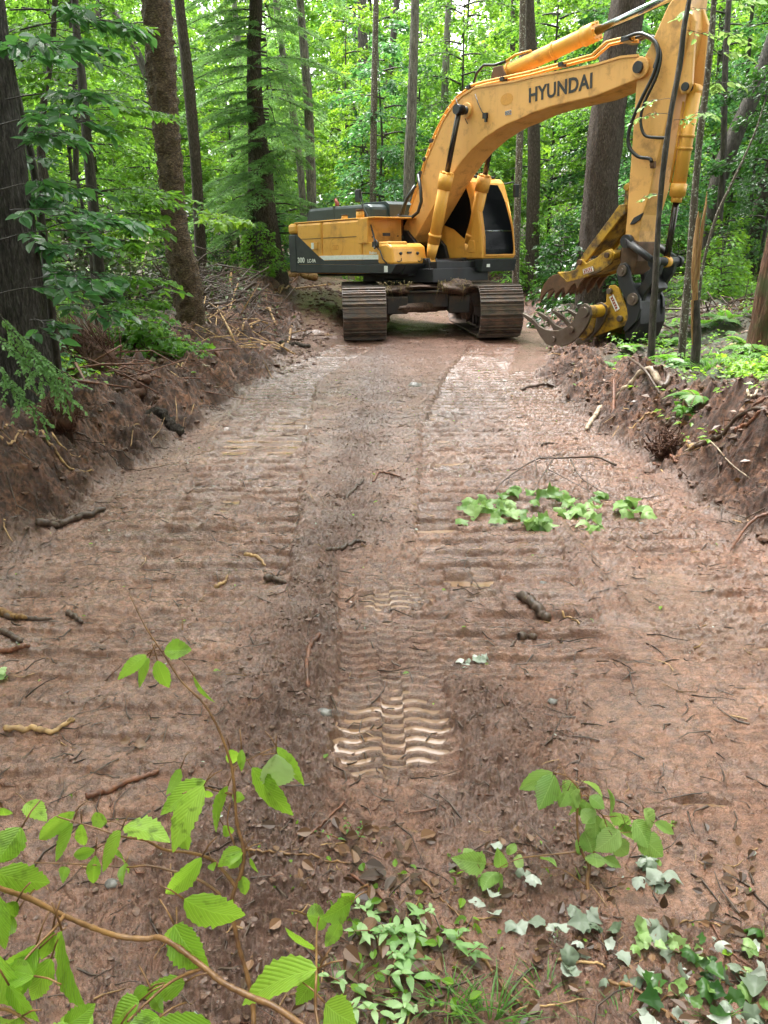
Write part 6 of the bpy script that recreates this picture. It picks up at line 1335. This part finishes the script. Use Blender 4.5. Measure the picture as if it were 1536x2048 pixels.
# ------------------------------------------------------------------ fallen maple branch on the trail
def fallen_branch():
    o = G(1100, 1010); r = thing('fallen_branch', 'broken maple branch with pale green leaves lying on the right of the trail', 'branch', tuple(o)); rs = np.random.RandomState(5); mb = MB()
    def g(px, py, l=.0): return GF(px, py) - o + Vector((0, 0, l))
    for pts, r0, r1 in (([(1232, 935, .02), (1195, 928, .05), (1150, 937, .09), (1110, 941, .10), (1070, 940, .10), (1010, 965, .05), (985, 985, .02)], .011, .004), ([(1140, 940, .09), (1160, 965, .05), (1195, 985, .02)], .006, .003), ([(1172, 960, .04), (1176, 990, .02)], .004, .002),
                        ([(1105, 942, .1), (1085, 965, .06), (1065, 985, .02)], .006, .003), ([(1070, 940, .1), (1072, 955, .06), (1065, 978, .02)], .005, .002), ([(1095, 955, .06), (1130, 970, .04), (1175, 985, .02), (1215, 1000, .01)], .004, .002), ([(1195, 985, .02), (1240, 1000, .01), (1280, 1000, .01)], .003, .001), ([(1010, 965, .05), (1060, 950, .05)], .003, .002)):
        mb.tube(bez([g(*q) for q in pts], 14), list(np.linspace(r0, r1, 15)), 7)
    mb.build('stem', M['stick_dark'], r); A = []; D_ = []; N_ = []; Z_ = []; Rn = []
    for cx, cy, sx, sy, n in ((985, 1005, 18, 14, 16), (950, 1020, 18, 8, 14), (1010, 1022, 25, 8, 16), (1005, 990, 14, 10, 10), (1075, 1000, 14, 12, 12), (1125, 1010, 16, 10, 18), (1150, 1022, 16, 10, 14), (1190, 1000, 8, 8, 8), (1055, 1045, 22, 5, 14), (1100, 1040, 14, 6, 8), (1185, 1048, 10, 5, 8), (1262, 1020, 12, 8, 14), (1160, 1035, 20, 6, 8), (1260, 1035, 14, 4, 6)):
        for k in range(int(n * .7)):
            p = g(rs.normal(cx, sx * 1.1), rs.normal(cy, sy), rs.uniform(.012, .06)); A.append(p); D_.append((rs.normal(0, .6), -1 * rs.uniform(.2, 1), rs.normal(-.25, .3))); N_.append((rs.normal(0, .35), rs.normal(-.25, .3), 1)); Z_.append(rs.uniform(.075, .125)); Rn.append(rs.rand())
    link('leaves', leaf_mesh('leaves', A, D_, N_, Z_, M['pale_leaf'], 'maple', Rn, fold=.3), r)
fallen_branch()
# small wilted sprig beside the central print
def sprig(px, py, label, n, size, mat, seed, stemmat='stick_dark', rad=24, name='leaf_sprig', stem=None):
    o = G(px, py); r = thing(name, label, 'sprig', tuple(o)); rs = np.random.RandomState(seed); mb = MB(); A = []; D_ = []; N_ = []; Z_ = []
    def g(x, y, l): return GF(x, y) - o + Vector((0, 0, l))
    for q in (stem or [((-rad * 2, 5), (rad * 2, -8))]): mb.tube([g(px + q[0][0], py + q[0][1], .01), g(px + (q[0][0] + q[1][0]) / 2, py + (q[0][1] + q[1][1]) / 2, .02), g(px + q[1][0], py + q[1][1], .01)], [.004, .003, .002], 5)
    mb.build('stem', M[stemmat], r)
    for k in range(n): p = g(px + rs.normal(0, rad), py + rs.normal(0, rad * .6), rs.uniform(.01, .03)); A.append(p); D_.append((rs.normal(0, 1), rs.normal(0, 1), 0)); N_.append((rs.normal(0, .4), rs.normal(-.3, .3), 1)); Z_.append(size * rs.uniform(.6, 1.2))
    link('leaves', leaf_mesh('leaves', A, D_, N_, Z_, M[mat], 'maple', None, fold=.3), r)
sprig(945, 1315, 'small sprig with dark and silver leaves right of the central print', 9, .05, 'silver_leaf', 1, rad=16)
sprig(18, 1358, 'single pale maple leaf at the left margin', 2, .055, 'pale_leaf', 2, rad=5)
sprig(265, 1495, 'curled dry brown leaf in the left foreground', 2, .05, 'litter', 3, rad=3)

# ------------------------------------------------------------------ foreground plants
class Leaves:
    def __init__(s): s.V = []; s.F = []; s.UV = []; s.R = []; s.n = 0
    def add(s, b, t, w, face, rnd, fold=.28, droop=.12, curl=0.0, tatter=0):
        """a toothed leaf from base b to tip t (metres), w wide, its upper face towards `face`"""
        b, t = np.array(b), np.array(t); ax = t - b; L = np.linalg.norm(ax); ax = ax / L; sd = np.cross(ax, face); sd /= np.linalg.norm(sd) + 1e-9; up = np.cross(sd, ax)
        nl = 18; rs = _rs
        prev = None
        for i in range(nl + 1):
            u = i / nl; wd = w * .5 * (math.sin(math.pi * min(1, u * 1.0) ** .78) ** .85) * (1 - .12 * u) if 0 < u < 1 else 0.0
            if 0 < u < 1: wd *= 1 + (.10 if i % 2 else -.03) + tatter * rs.normal(0, .18)
            c = b + ax * L * u - up * L * droop * (u * u) + sd * curl * L * u * u + up * L * .04 * math.sin(u * 3)
            row = []
            for k, f in ((-2, 1.0), (-1, .5), (0, 0), (1, .5), (2, 1.0)):
                sg = -1 if k < 0 else 1
                q = c + sd * sg * wd * f * math.cos(fold) + up * (wd * f * math.sin(fold) + .02 * wd * math.sin(i * 1.7 + k) - .35 * wd * f * f * .5) + ax * (wd * f * .10)
                row.append(q); s.UV.append((.5 + .5 * sg * f * (wd / (w * .5) if w else 0), u)); s.R.append(rnd)
            s.V += row
            if i:
                o = s.n + (i - 1) * 5
                for k in range(4): s.F += [o + k, o + k + 1, o + k + 6, o + k + 5]
        s.n += (nl + 1) * 5
    def build(s, name, mat, parent, origin):
        V = np.array(s.V) - np.array(origin)[None]; me = np_mesh(name, V, s.F, np.full(len(s.F) // 4, 4), mat, True, dict(rnd=np.array(s.R)))
        uv = me.uv_layers.new(name='UVMap'); li = np.zeros(len(me.loops), np.int32); me.loops.foreach_get('vertex_index', li); uv.data.foreach_set('uv', np.array(s.UV)[li].astype(np.float32).ravel())
        return link(name, me, parent)
def PT(px, py, dep): return Vector((0, 0, CAMH)) + ray(px, py) * dep
def seedling(name, label, cat, origin, conv, stems, leaves, mat='near_leaf', stemmat='stem_brown', seed=0, facing=(0, -.75, .65), petiole=True, dark=(), pale=()):
    r = thing(name, label, cat, tuple(origin)); rs = np.random.RandomState(seed); mb = MB(); o = Vector(origin)
    for st in stems:
        pts = [(PT(*conv(q[0], q[1]), q[2]) if not isinstance(q, Vector) else q) - o for q in st[0]]; c = bez(pts, 10 * len(pts))
        R_ = np.interp(np.linspace(0, 1, len(c)), [0, 1], [st[1], st[2]]) * (1 + .08 * rs.normal(size=len(c)))
        mb.tube(c, list(R_), 8)
    LV = Leaves()
    for i, q in enumerate(leaves):
        bx, by, tx, ty, w_, dep = q[:6]; dz = rs.normal(0, .012); b = PT(*conv(bx, by), dep); t = PT(*conv(tx, ty), dep + (q[7] if len(q) > 7 else rs.normal(0, .02))); wm = w_ / conv(1, 0, True) * dep / FPX * 1.1
        f = np.array(facing) + rs.normal(0, .38, 3); LV.add(b, t, wm * 1.08, f, q[6] if len(q) > 6 and q[6] is not None else float(np.clip(rs.normal(.5, .25), 0, 1)), fold=rs.uniform(.05, .75), droop=rs.uniform(-.05, .28), curl=rs.normal(0, .10), tatter=.25)
        if petiole:
            a = b - o; d = (b - t).normalized(); mb.tube([a, a + d * .018 + Vector((0, 0, .004)), a + d * .034 + Vector((0, 0, .002))], [.0012, .0010, .0010], 5)
    mb.build('stem', M[stemmat], r); LV.build('leaves', M[mat], r, o); return r
def c1(x, y, sc=False): return 2.194 if sc else (x / 2.194, 1150 + y / 2.194)
def c3(x, y, sc=False): return 1.837 if sc else (700 + x / 1.837, 1500 + y / 1.837)
D1_ = 1.5
sap_leaves = [(720, 335, 840, 330, 95, D1_, .35), (645, 352, 500, 445, 55, D1_, .7), (655, 365, 595, 490, 62, D1_, .6), (690, 375, 728, 503, 66, D1_, .4), (850, 442, 942, 560, 40, D1_, .5), (1010, 765, 1040, 850, 52, D1_, .45), (1060, 765, 1068, 862, 36, D1_, .3),
    (1215, 755, 1348, 925, 52, D1_, .5), (1105, 845, 1268, 1068, 118, D1_, .3), (1000, 925, 908, 1112, 76, D1_, .4), (1018, 968, 1075, 980, 44, D1_, .5), (905, 905, 700, 1040, 100, D1_ - .05, .55), (895, 925, 713, 1202, 105, D1_ - .08, .9), (792, 850, 738, 962, 55, D1_, .35),
    (545, 1103, 735, 1152, 130, D1_ - .1, .8), (530, 1122, 425, 1310, 95, D1_ - .1, .6), (772, 1100, 842, 1202, 76, D1_, .5), (330, 1038, 138, 1182, 78, D1_ - .05, .5), (320, 1090, 250, 1262, 98, D1_ - .05, .4), (358, 1090, 362, 1182, 62, D1_ - .05, .5), (472, 1082, 398, 1062, 66, D1_ - .05, .7),
    (115, 1000, 195, 1072, 80, D1_, .7), (418, 1206, 318, 1243, 54, D1_, .2), (420, 1230, 408, 1372, 66, D1_, .25), (498, 1222, 562, 1272, 64, D1_, .3), (552, 1265, 520, 1342, 44, D1_, .2), (290, 1280, 258, 1342, 46, D1_, .3), (1068, 1212, 948, 1262, 84, D1_, .6), (1060, 1218, 1000, 1294, 60, D1_, .5), (980, 1098, 1022, 1152, 54, D1_, .3), (1060, 1320, 1088, 1402, 52, D1_, .4), (1098, 1240, 1122, 1312, 42, D1_, .1), (930, 1265, 940, 1300, 40, D1_, .4), (905, 945, 935, 975, 36, D1_, .5)]
g0 = G(523, 2230)
seedling('birch_seedling', 'thin upright seedling with ragged toothed green leaves in the left foreground', 'seedling', g0, c1,
    [([g0, (1118, 2060, 1.5), (1110, 1900, 1.5), (1085, 1760, 1.5), (1040, 1600, 1.5), (1018, 1430, 1.5), (1060, 1300, 1.5), (1068, 1200, 1.5), (1040, 1090, 1.5), (1025, 900, 1.5), (1005, 800, 1.5), (955, 670, 1.5), (890, 560, 1.5), (795, 465, 1.5), (720, 350, 1.5), (640, 230, 1.5), (568, 85, 1.5)], .0052, .0010),
     ([(1035, 1370, 1.5), (990, 1310, 1.5), (930, 1250, 1.5), (840, 1220, 1.48), (720, 1205, 1.46), (640, 1165, 1.44), (530, 1145, 1.42), (420, 1110, 1.42), (250, 1060, 1.43)], .0038, .0012), ([(970, 1405, 1.5), (880, 1342, 1.5), (760, 1300, 1.5), (650, 1276, 1.5), (550, 1282, 1.5), (380, 1270, 1.5), (150, 1262, 1.5)], .003, .001),
     ([(1055, 1250, 1.5), (1000, 1100, 1.5), (1010, 1000, 1.5)], .002, .001), ([(1020, 960, 1.5), (960, 950, 1.5), (880, 930, 1.45), (800, 960, 1.42)], .0022, .001), ([(1015, 850, 1.5), (1090, 810, 1.5), (1215, 750, 1.5)], .0015, .0008), ([(720, 350, 1.5), (680, 350, 1.5), (640, 355, 1.5)], .0015, .0008), ([(800, 240, 1.5), (800, 190, 1.5)], .0015, .0006)],
    sap_leaves, seed=3)
LVp = [(1212, 785, 1212, 945, 165, 1.49, .9)]
seedling('torn_leaf', 'pale torn leaf hanging at the right of the upright seedling', 'leaf', PT(*c1(1212, 785), 1.49), c1, [([(1150, 790, 1.5), (1212, 782, 1.49)], .001, .001)], LVp, mat='pale_leaf', seed=9)
D2_ = .98
near = [(885, 1238, 713, 1455, 92, 1.05, .8), (808, 1422, 1062, 1548, 158, 1.02, .75), (765, 1535, 892, 1742, 168, D2_, .5), (735, 1605, 800, 1510, 70, 1.0, .85), (-20, 1305, 218, 1372, 128, .95, .8), (95, 1108, -20, 1265, 112, 1.0, .7), (-30, 1140, 62, 1242, 84, 1.02, .6), (272, 1560, 392, 1882, 198, .86, .85), (-25, 1395, 22, 1662, 92, .92, .7), (75, 1432, -12, 1545, 72, .94, .7),
    (1392, 1728, 1048, 1822, 165, .95, 1.0), (1392, 1745, 1308, 1888, 80, .97, .25), (1428, 1880, 1550, 1985, 155, .93, .95), (812, 1788, 610, 1862, 86, .95, .5), (650, 1822, 568, 1852, 56, .95, .6), (668, 1832, 712, 1918, 56, .95, .6), (612, 1872, 450, 1975, 124, .92, .55), (935, 1985, 620, 1968, 118, .9, .6), (405, 1985, 240, 1962, 132, .88, .8), (172, 1640, 5, 1762, 120, .9, .75),
    (225, 1682, 128, 1905, 86, .88, .5), (160, 1622, 62, 1865, 124, .9, .8), (-30, 1655, 82, 1905, 158, .85, .9), (100, 1935, -20, 1965, 126, .84, .9), (1345, 1492, 1448, 1512, 100, 1.1, .6), (1540, 1435, 1420, 1505, 104, 1.1, .6), (1492, 1520, 1448, 1642, 62, 1.1, .7), (1372, 1645, 1280, 1560, 66, 1.05, .6), (700, 1940, 560, 2010, 100, .88, .6), (330, 2010, 160, 2040, 110, .84, .85), (1560, 1400, 1500, 1440, 70, 1.1, .5), (60, 1500, -20, 1600, 110, .95, .75), (150, 1760, 40, 1720, 120, .85, .9), (40, 1800, 150, 1960, 130, .84, .7), (230, 1560, 190, 1700, 60, .92, .5), (-20, 1180, 80, 1250, 90, 1.0, .85), (10, 1020, 30, 1060, 70, 1.1, .4), (280, 1980, 420, 1900, 90, .86, .7), (520, 1990, 480, 2040, 120, .86, .85)]
g1 = G(-60, 2400) ; 
seedling('hazel_bush', 'close bush with large bright toothed leaves and an arching brown branch at the bottom left', 'bush', g1, c1,
    [([(1560, 2200, .90), (1400, 2040, .90), (1320, 1972, .91), (1200, 1892, .92), (1100, 1850, .93), (980, 1790, .94), (880, 1710, .95), (760, 1620, .97), (690, 1590, .98), (640, 1597, .98), (520, 1585, .98), (400, 1545, .97), (270, 1490, .96), (130, 1420, .95), (0, 1375, .93), (-120, 1330, .9)], .0036, .0030),
     ([(280, 1495, .95), (240, 1550, .92), (180, 1610, .9), (100, 1700, .88), (40, 1800, .87)], .002, .001), ([(1410, 2040, .9), (1385, 1900, .93), (1388, 1750, .95), (1390, 1560, 1.08), (1400, 1500, 1.1)], .002, .001), ([(900, 1720, .95), (760, 1780, .95), (640, 1880, .93), (560, 1960, .9)], .002, .0012), ([(770, 1600, .98), (775, 1520, 1.0), (775, 1460, 1.04)], .0015, .001), ([(-40, 1900, .86), (40, 1910, .85), (120, 1960, .84), (200, 2040, .84)], .0022, .001), ([(-120, 1330, .9), Vector(g1)], .004, .007)],
    near, seed=5)
D3_ = 2.28
s3 = [(745, 82, 618, 148, 62), (752, 92, 688, 218, 74), (770, 140, 700, 200, 60), (850, 115, 928, 162, 38), (840, 135, 782, 192, 92), (840, 178, 818, 245, 72), (880, 170, 938, 212, 44), (945, 142, 966, 244, 60), (850, 218, 896, 272, 62), (900, 238, 902, 335, 84), (990, 295, 905, 375, 74), (960, 230, 1038, 292, 56), (860, 298, 902, 375, 62), (968, 325, 1012, 392, 64), (1042, 258, 1112, 345, 74), (1080, 215, 1122, 282, 62), (1118, 268, 1192, 302, 44), (1058, 308, 1156, 392, 74), (900, 378, 905, 432, 62), (928, 398, 996, 436, 42), (830, 330, 862, 385, 50), (800, 150, 770, 210, 50), (870, 190, 850, 260, 60), (930, 250, 960, 330, 60), (1010, 270, 1040, 340, 60),
      (552, 432, 560, 358, 52), (500, 418, 388, 402, 82), (482, 430, 402, 446, 60), (540, 448, 470, 494, 64), (560, 458, 508, 522, 60), (612, 372, 568, 358, 40), (450, 400, 420, 360, 40), (470, 470, 520, 500, 60), (700, 400, 760, 420, 40), (600, 400, 640, 420, 46), (835, 440, 850, 470, 40)]
rsx = np.random.RandomState(8); s3 = [(a, b, c, d, e * 1.05, D3_, float(np.clip(rsx.normal(.5, .25), 0, 1)), float(rsx.normal(0, .03))) for a, b, c, d, e in s3]
g3 = G(*c3(945, 712))
M['near_pale'] = mat_leaf('seedling_leaves_light', [(.10, .22, .03), (.22, .38, .08), (.36, .50, .16)], (.42, .66, .10), .38, .42, veins=True, spots=(30, (.10, .16, .03)))
seedling('birch_seedling', 'drooping seedling with pale spotted leaves in the right foreground', 'seedling', g3, c3,
    [([g3, (925, 650, 2.22), (900, 590, 2.24), (872, 500, 2.26), (878, 430, 2.28), (850, 370, 2.28), (836, 300, 2.28), (836, 220, 2.28), (848, 160, 2.28), (800, 100, 2.28), (745, 82, 2.28)], .0065, .0015), ([(848, 372, 2.28), (780, 380, 2.28), (700, 388, 2.28), (620, 400, 2.26), (550, 432, 2.24)], .003, .001),
     ([(840, 180, 2.28), (870, 170, 2.28), (930, 240, 2.28), (1010, 240, 2.28), (1100, 250, 2.28)], .0025, .001), ([(872, 500, 2.26), (840, 480, 2.26), (780, 440, 2.26), (700, 430, 2.25)], .0025, .001), ([(880, 440, 2.28), (900, 340, 2.28), (880, 220, 2.28)], .002, .001), ([(930, 240, 2.28), (960, 300, 2.28), (1050, 300, 2.28)], .002, .001)],
    s3, mat='near_pale', seed=6)
# herb clumps, grass and silver leaves at the bottom of the picture
def herb_clump(px, py, label, n, spread, h, size, seed, mat='leaf_yel'):
    p = G(px, py); r = thing('herb_clump', label, 'herb', tuple(p)); rs = np.random.RandomState(seed); mb = MB(); LV = Leaves()
    for k in range(n):
        a = rs.uniform(0, 6.28); q = rs.rand() ** .6 * spread; b = np.array([p.x + math.cos(a) * q, p.y + math.sin(a) * q * .8, 0]); b[2] = hz(b[0], b[1]); t = b + np.array([math.cos(a) * .05 + rs.normal(0, .03), math.sin(a) * .05 + rs.normal(0, .03), h * rs.uniform(.5, 1.1)])
        mb.tube([Vector(b) - p, Vector((b + t) / 2 + rs.normal(0, .008, 3)) - p, Vector(t) - p], [.0022, .0018, .001], 5); m = rs.randint(5, 9)
        for j in range(m):
            s = .25 + .75 * (j + 1) / m; az = j * 2.4 + rs.normal(0, .3); el = .3 + .6 * s; d = np.array([math.cos(az) * math.cos(el), math.sin(az) * math.cos(el), math.sin(el)]); l = size * rs.uniform(.6, 1.1) * (1.15 - .6 * s); c = b + (t - b) * s
            d[2] *= .35; LV.add(c, c + d * l, l * .34, (-d[0] * .4, -d[1] * .4, 1.0), float(np.clip(rs.normal(.6, .2), 0, 1)), fold=.25, droop=.35, curl=rs.normal(0, .05))
    mb.build('stems', M['stem_brown'], r); LV.build('leaves', M[mat], r, p)
M['herb'] = mat_leaf('herb_leaves', [(.09, .20, .045), (.22, .40, .12), (.42, .58, .28)], (.36, .62, .10), .4, .4)
herb_clump(800, 1850, 'pale green herb clump with narrow leaves at the bottom centre', 6, .07, .07, .075, 1, 'herb'); herb_clump(855, 1925, 'dense narrow leaved herb clump below the upper one', 7, .08, .07, .08, 2, 'herb'); herb_clump(780, 2000, 'spreading herb clump at the bottom edge of the picture', 6, .07, .06, .07, 3, 'herb')
herb_clump(705, 1690, 'tiny yellow green sprout at the near end of the trail print', 3, .015, .07, .03, 4, 'fernm')
M['herb2'] = M['fernm']
for i, (px, py, n, L, lab) in enumerate(((900, 2010, 70, .16, 'bright grass tuft at the bottom centre'), (980, 2040, 60, .16, 'grass tuft at the bottom right of the herb clumps'), (1090, 1990, 26, .12, 'thin grass tuft left of the silver leaves'), (690, 1990, 40, .12, 'grass tuft left of the herb clumps'), (1240, 2040, 24, .12, 'sparse grass at the bottom near the silver leaves'), (1080, 1900, 16, .08, 'small grass sprig below the drooping seedling'), (1440, 2040, 30, .12, 'grass under the silver leaves at the bottom right'))):
    grass(G(px, py), n, L, lab, 'fernm', .06, .0022)
# ragged silver leaf backs and brown leaves
def loose(boxpx, n, size, mat, label, seed, name='fallen_leaves', shape='maple', tilt=.45, lift=.035):
    rs = np.random.RandomState(seed); A = []; D_ = []; N_ = []; Z_ = []
    for k in range(n):
        px, py = rs.uniform(boxpx[0], boxpx[2]), rs.uniform(boxpx[1], boxpx[3]); p = GF(px, py, rs.uniform(.004, lift)); A.append(p); D_.append((rs.normal(0, 1), rs.normal(0, 1), rs.normal(0, .25))); N_.append((rs.normal(0, tilt), rs.normal(-.3, tilt), 1)); Z_.append(size * rs.uniform(.5, 1.2))
    o = link(name, leaf_mesh(name, A, D_, N_, Z_, M[mat], shape, None, fold=.35)); return tag(o, label, 'fallen leaves', kind='stuff')
loose((1290, 1850, 1540, 2060), 24, .05, 'silver_leaf', 'silver backed leaves scattered at the bottom right', 1, tilt=.7); loose((1080, 1840, 1330, 1980), 26, .05, 'silver_leaf', 'silver backed leaves below the drooping seedling', 2)
loose((1255, 1725, 1350, 1790), 9, .055, 'silver_leaf', 'silver leaves right of the drooping seedling', 3, tilt=.3); loose((940, 1690, 1060, 1880), 9, .04, 'silver_leaf', 'few silver leaves left of the drooping seedling', 4)
loose((690, 1660, 860, 2050), 90, .055, 'litter', 'wet brown dead leaves around the herb clumps', 5, shape='ovate'); loose((860, 1650, 1536, 2050), 110, .04, 'litter', 'torn brown leaf bits over the near mud', 6, shape='ovate', lift=.012); loose((480, 1640, 700, 2050), 50, .04, 'litter', 'brown leaf bits under the upright seedling', 7, shape='ovate', lift=.012)
loose((1260, 1840, 1540, 2060), 60, .035, 'litter', 'brown leaf bits among the silver leaves', 12, shape='ovate'); loose((1260, 1860, 1540, 2060), 26, .045, 'pale_leaf', 'pale green leaves among the silver ones', 13); loose((700, 1750, 960, 2050), 60, .035, 'leaf_yel', 'small green leaves among the herb clumps', 8, shape='ovate'); loose((1300, 1880, 1536, 2050), 14, .05, 'leaf_dark', 'dark green leaves under the silver ones', 9)
loose((500, 1650, 1536, 2050), 60, .018, 'leaf_yel', 'tiny green leaf scraps over the near mud', 10, shape='ovate', lift=.01)
K('root', 'orange root lying from the upright seedling to the right', [(480, 1715), (560, 1720), (640, 1728), (705, 1735)], .004, .0025, 'stem_brown', 'root')
for a in (((905, 1870), (960, 1910), (1010, 1985), (1045, 2010), 'brown stem bent over the mud below the drooping seedling', 'stem_brown', .005), ((1010, 2020), (1080, 2015), (1160, 2005), (1165, 2003), 'tan straw lying at the bottom centre right', 'stick_tan', .003), ((1110, 1925), (1160, 1930), (1200, 1935), (1210, 1936), 'tan stick below the seedling foot', 'stick_tan', .004),
          ((1215, 1965), (1270, 1985), (1330, 2030), (1360, 2050), 'red brown stem running to the bottom edge', 'stem_brown', .005), ((1420, 1850), (1445, 1890), (1480, 1930), (1536, 1965), 'thin red stem over the silver leaves', 'stick_red', .003), ((1360, 1845), (1390, 1843), (1430, 1850), (1440, 1860), 'yellow twig above the silver leaves', 'stick_tan', .0025),
          ((1300, 2035), (1340, 1990), (1400, 1975), (1450, 1970), 'orange curved stem among the silver leaves', 'stem_brown', .003), ((840, 1760), (900, 1820), (945, 1860), (950, 1870), 'brown curved stem right of the herb clumps', 'stem_brown', .003), ((700, 1760), (760, 1800), (780, 1830), (785, 1835), 'dark red stem among dead leaves', 'stick_red', .004), ((890, 1995), (840, 2010), (760, 2040), (750, 2044), 'dark stick at the bottom edge under the herbs', 'stick_dark', .004)):
    K('stem', a[4], list(a[:4]), a[6], a[6] * .6, a[5], 'stem', n=6)
twigs(500, -.9, .95, 1.2, 2.1, lambda x, y: (x > -.25), .06, .0009, 'fine roots and straws in the near mud', 'stick_tan', 1.0, .2)
twigs(700, -.9, .95, 1.2, 2.2, lambda x, y: (x > -.3), .07, .0010, 'fine red roots in the near mud', 'stick_red', 1.0, .2)
# leaves of a branch entering at the upper right
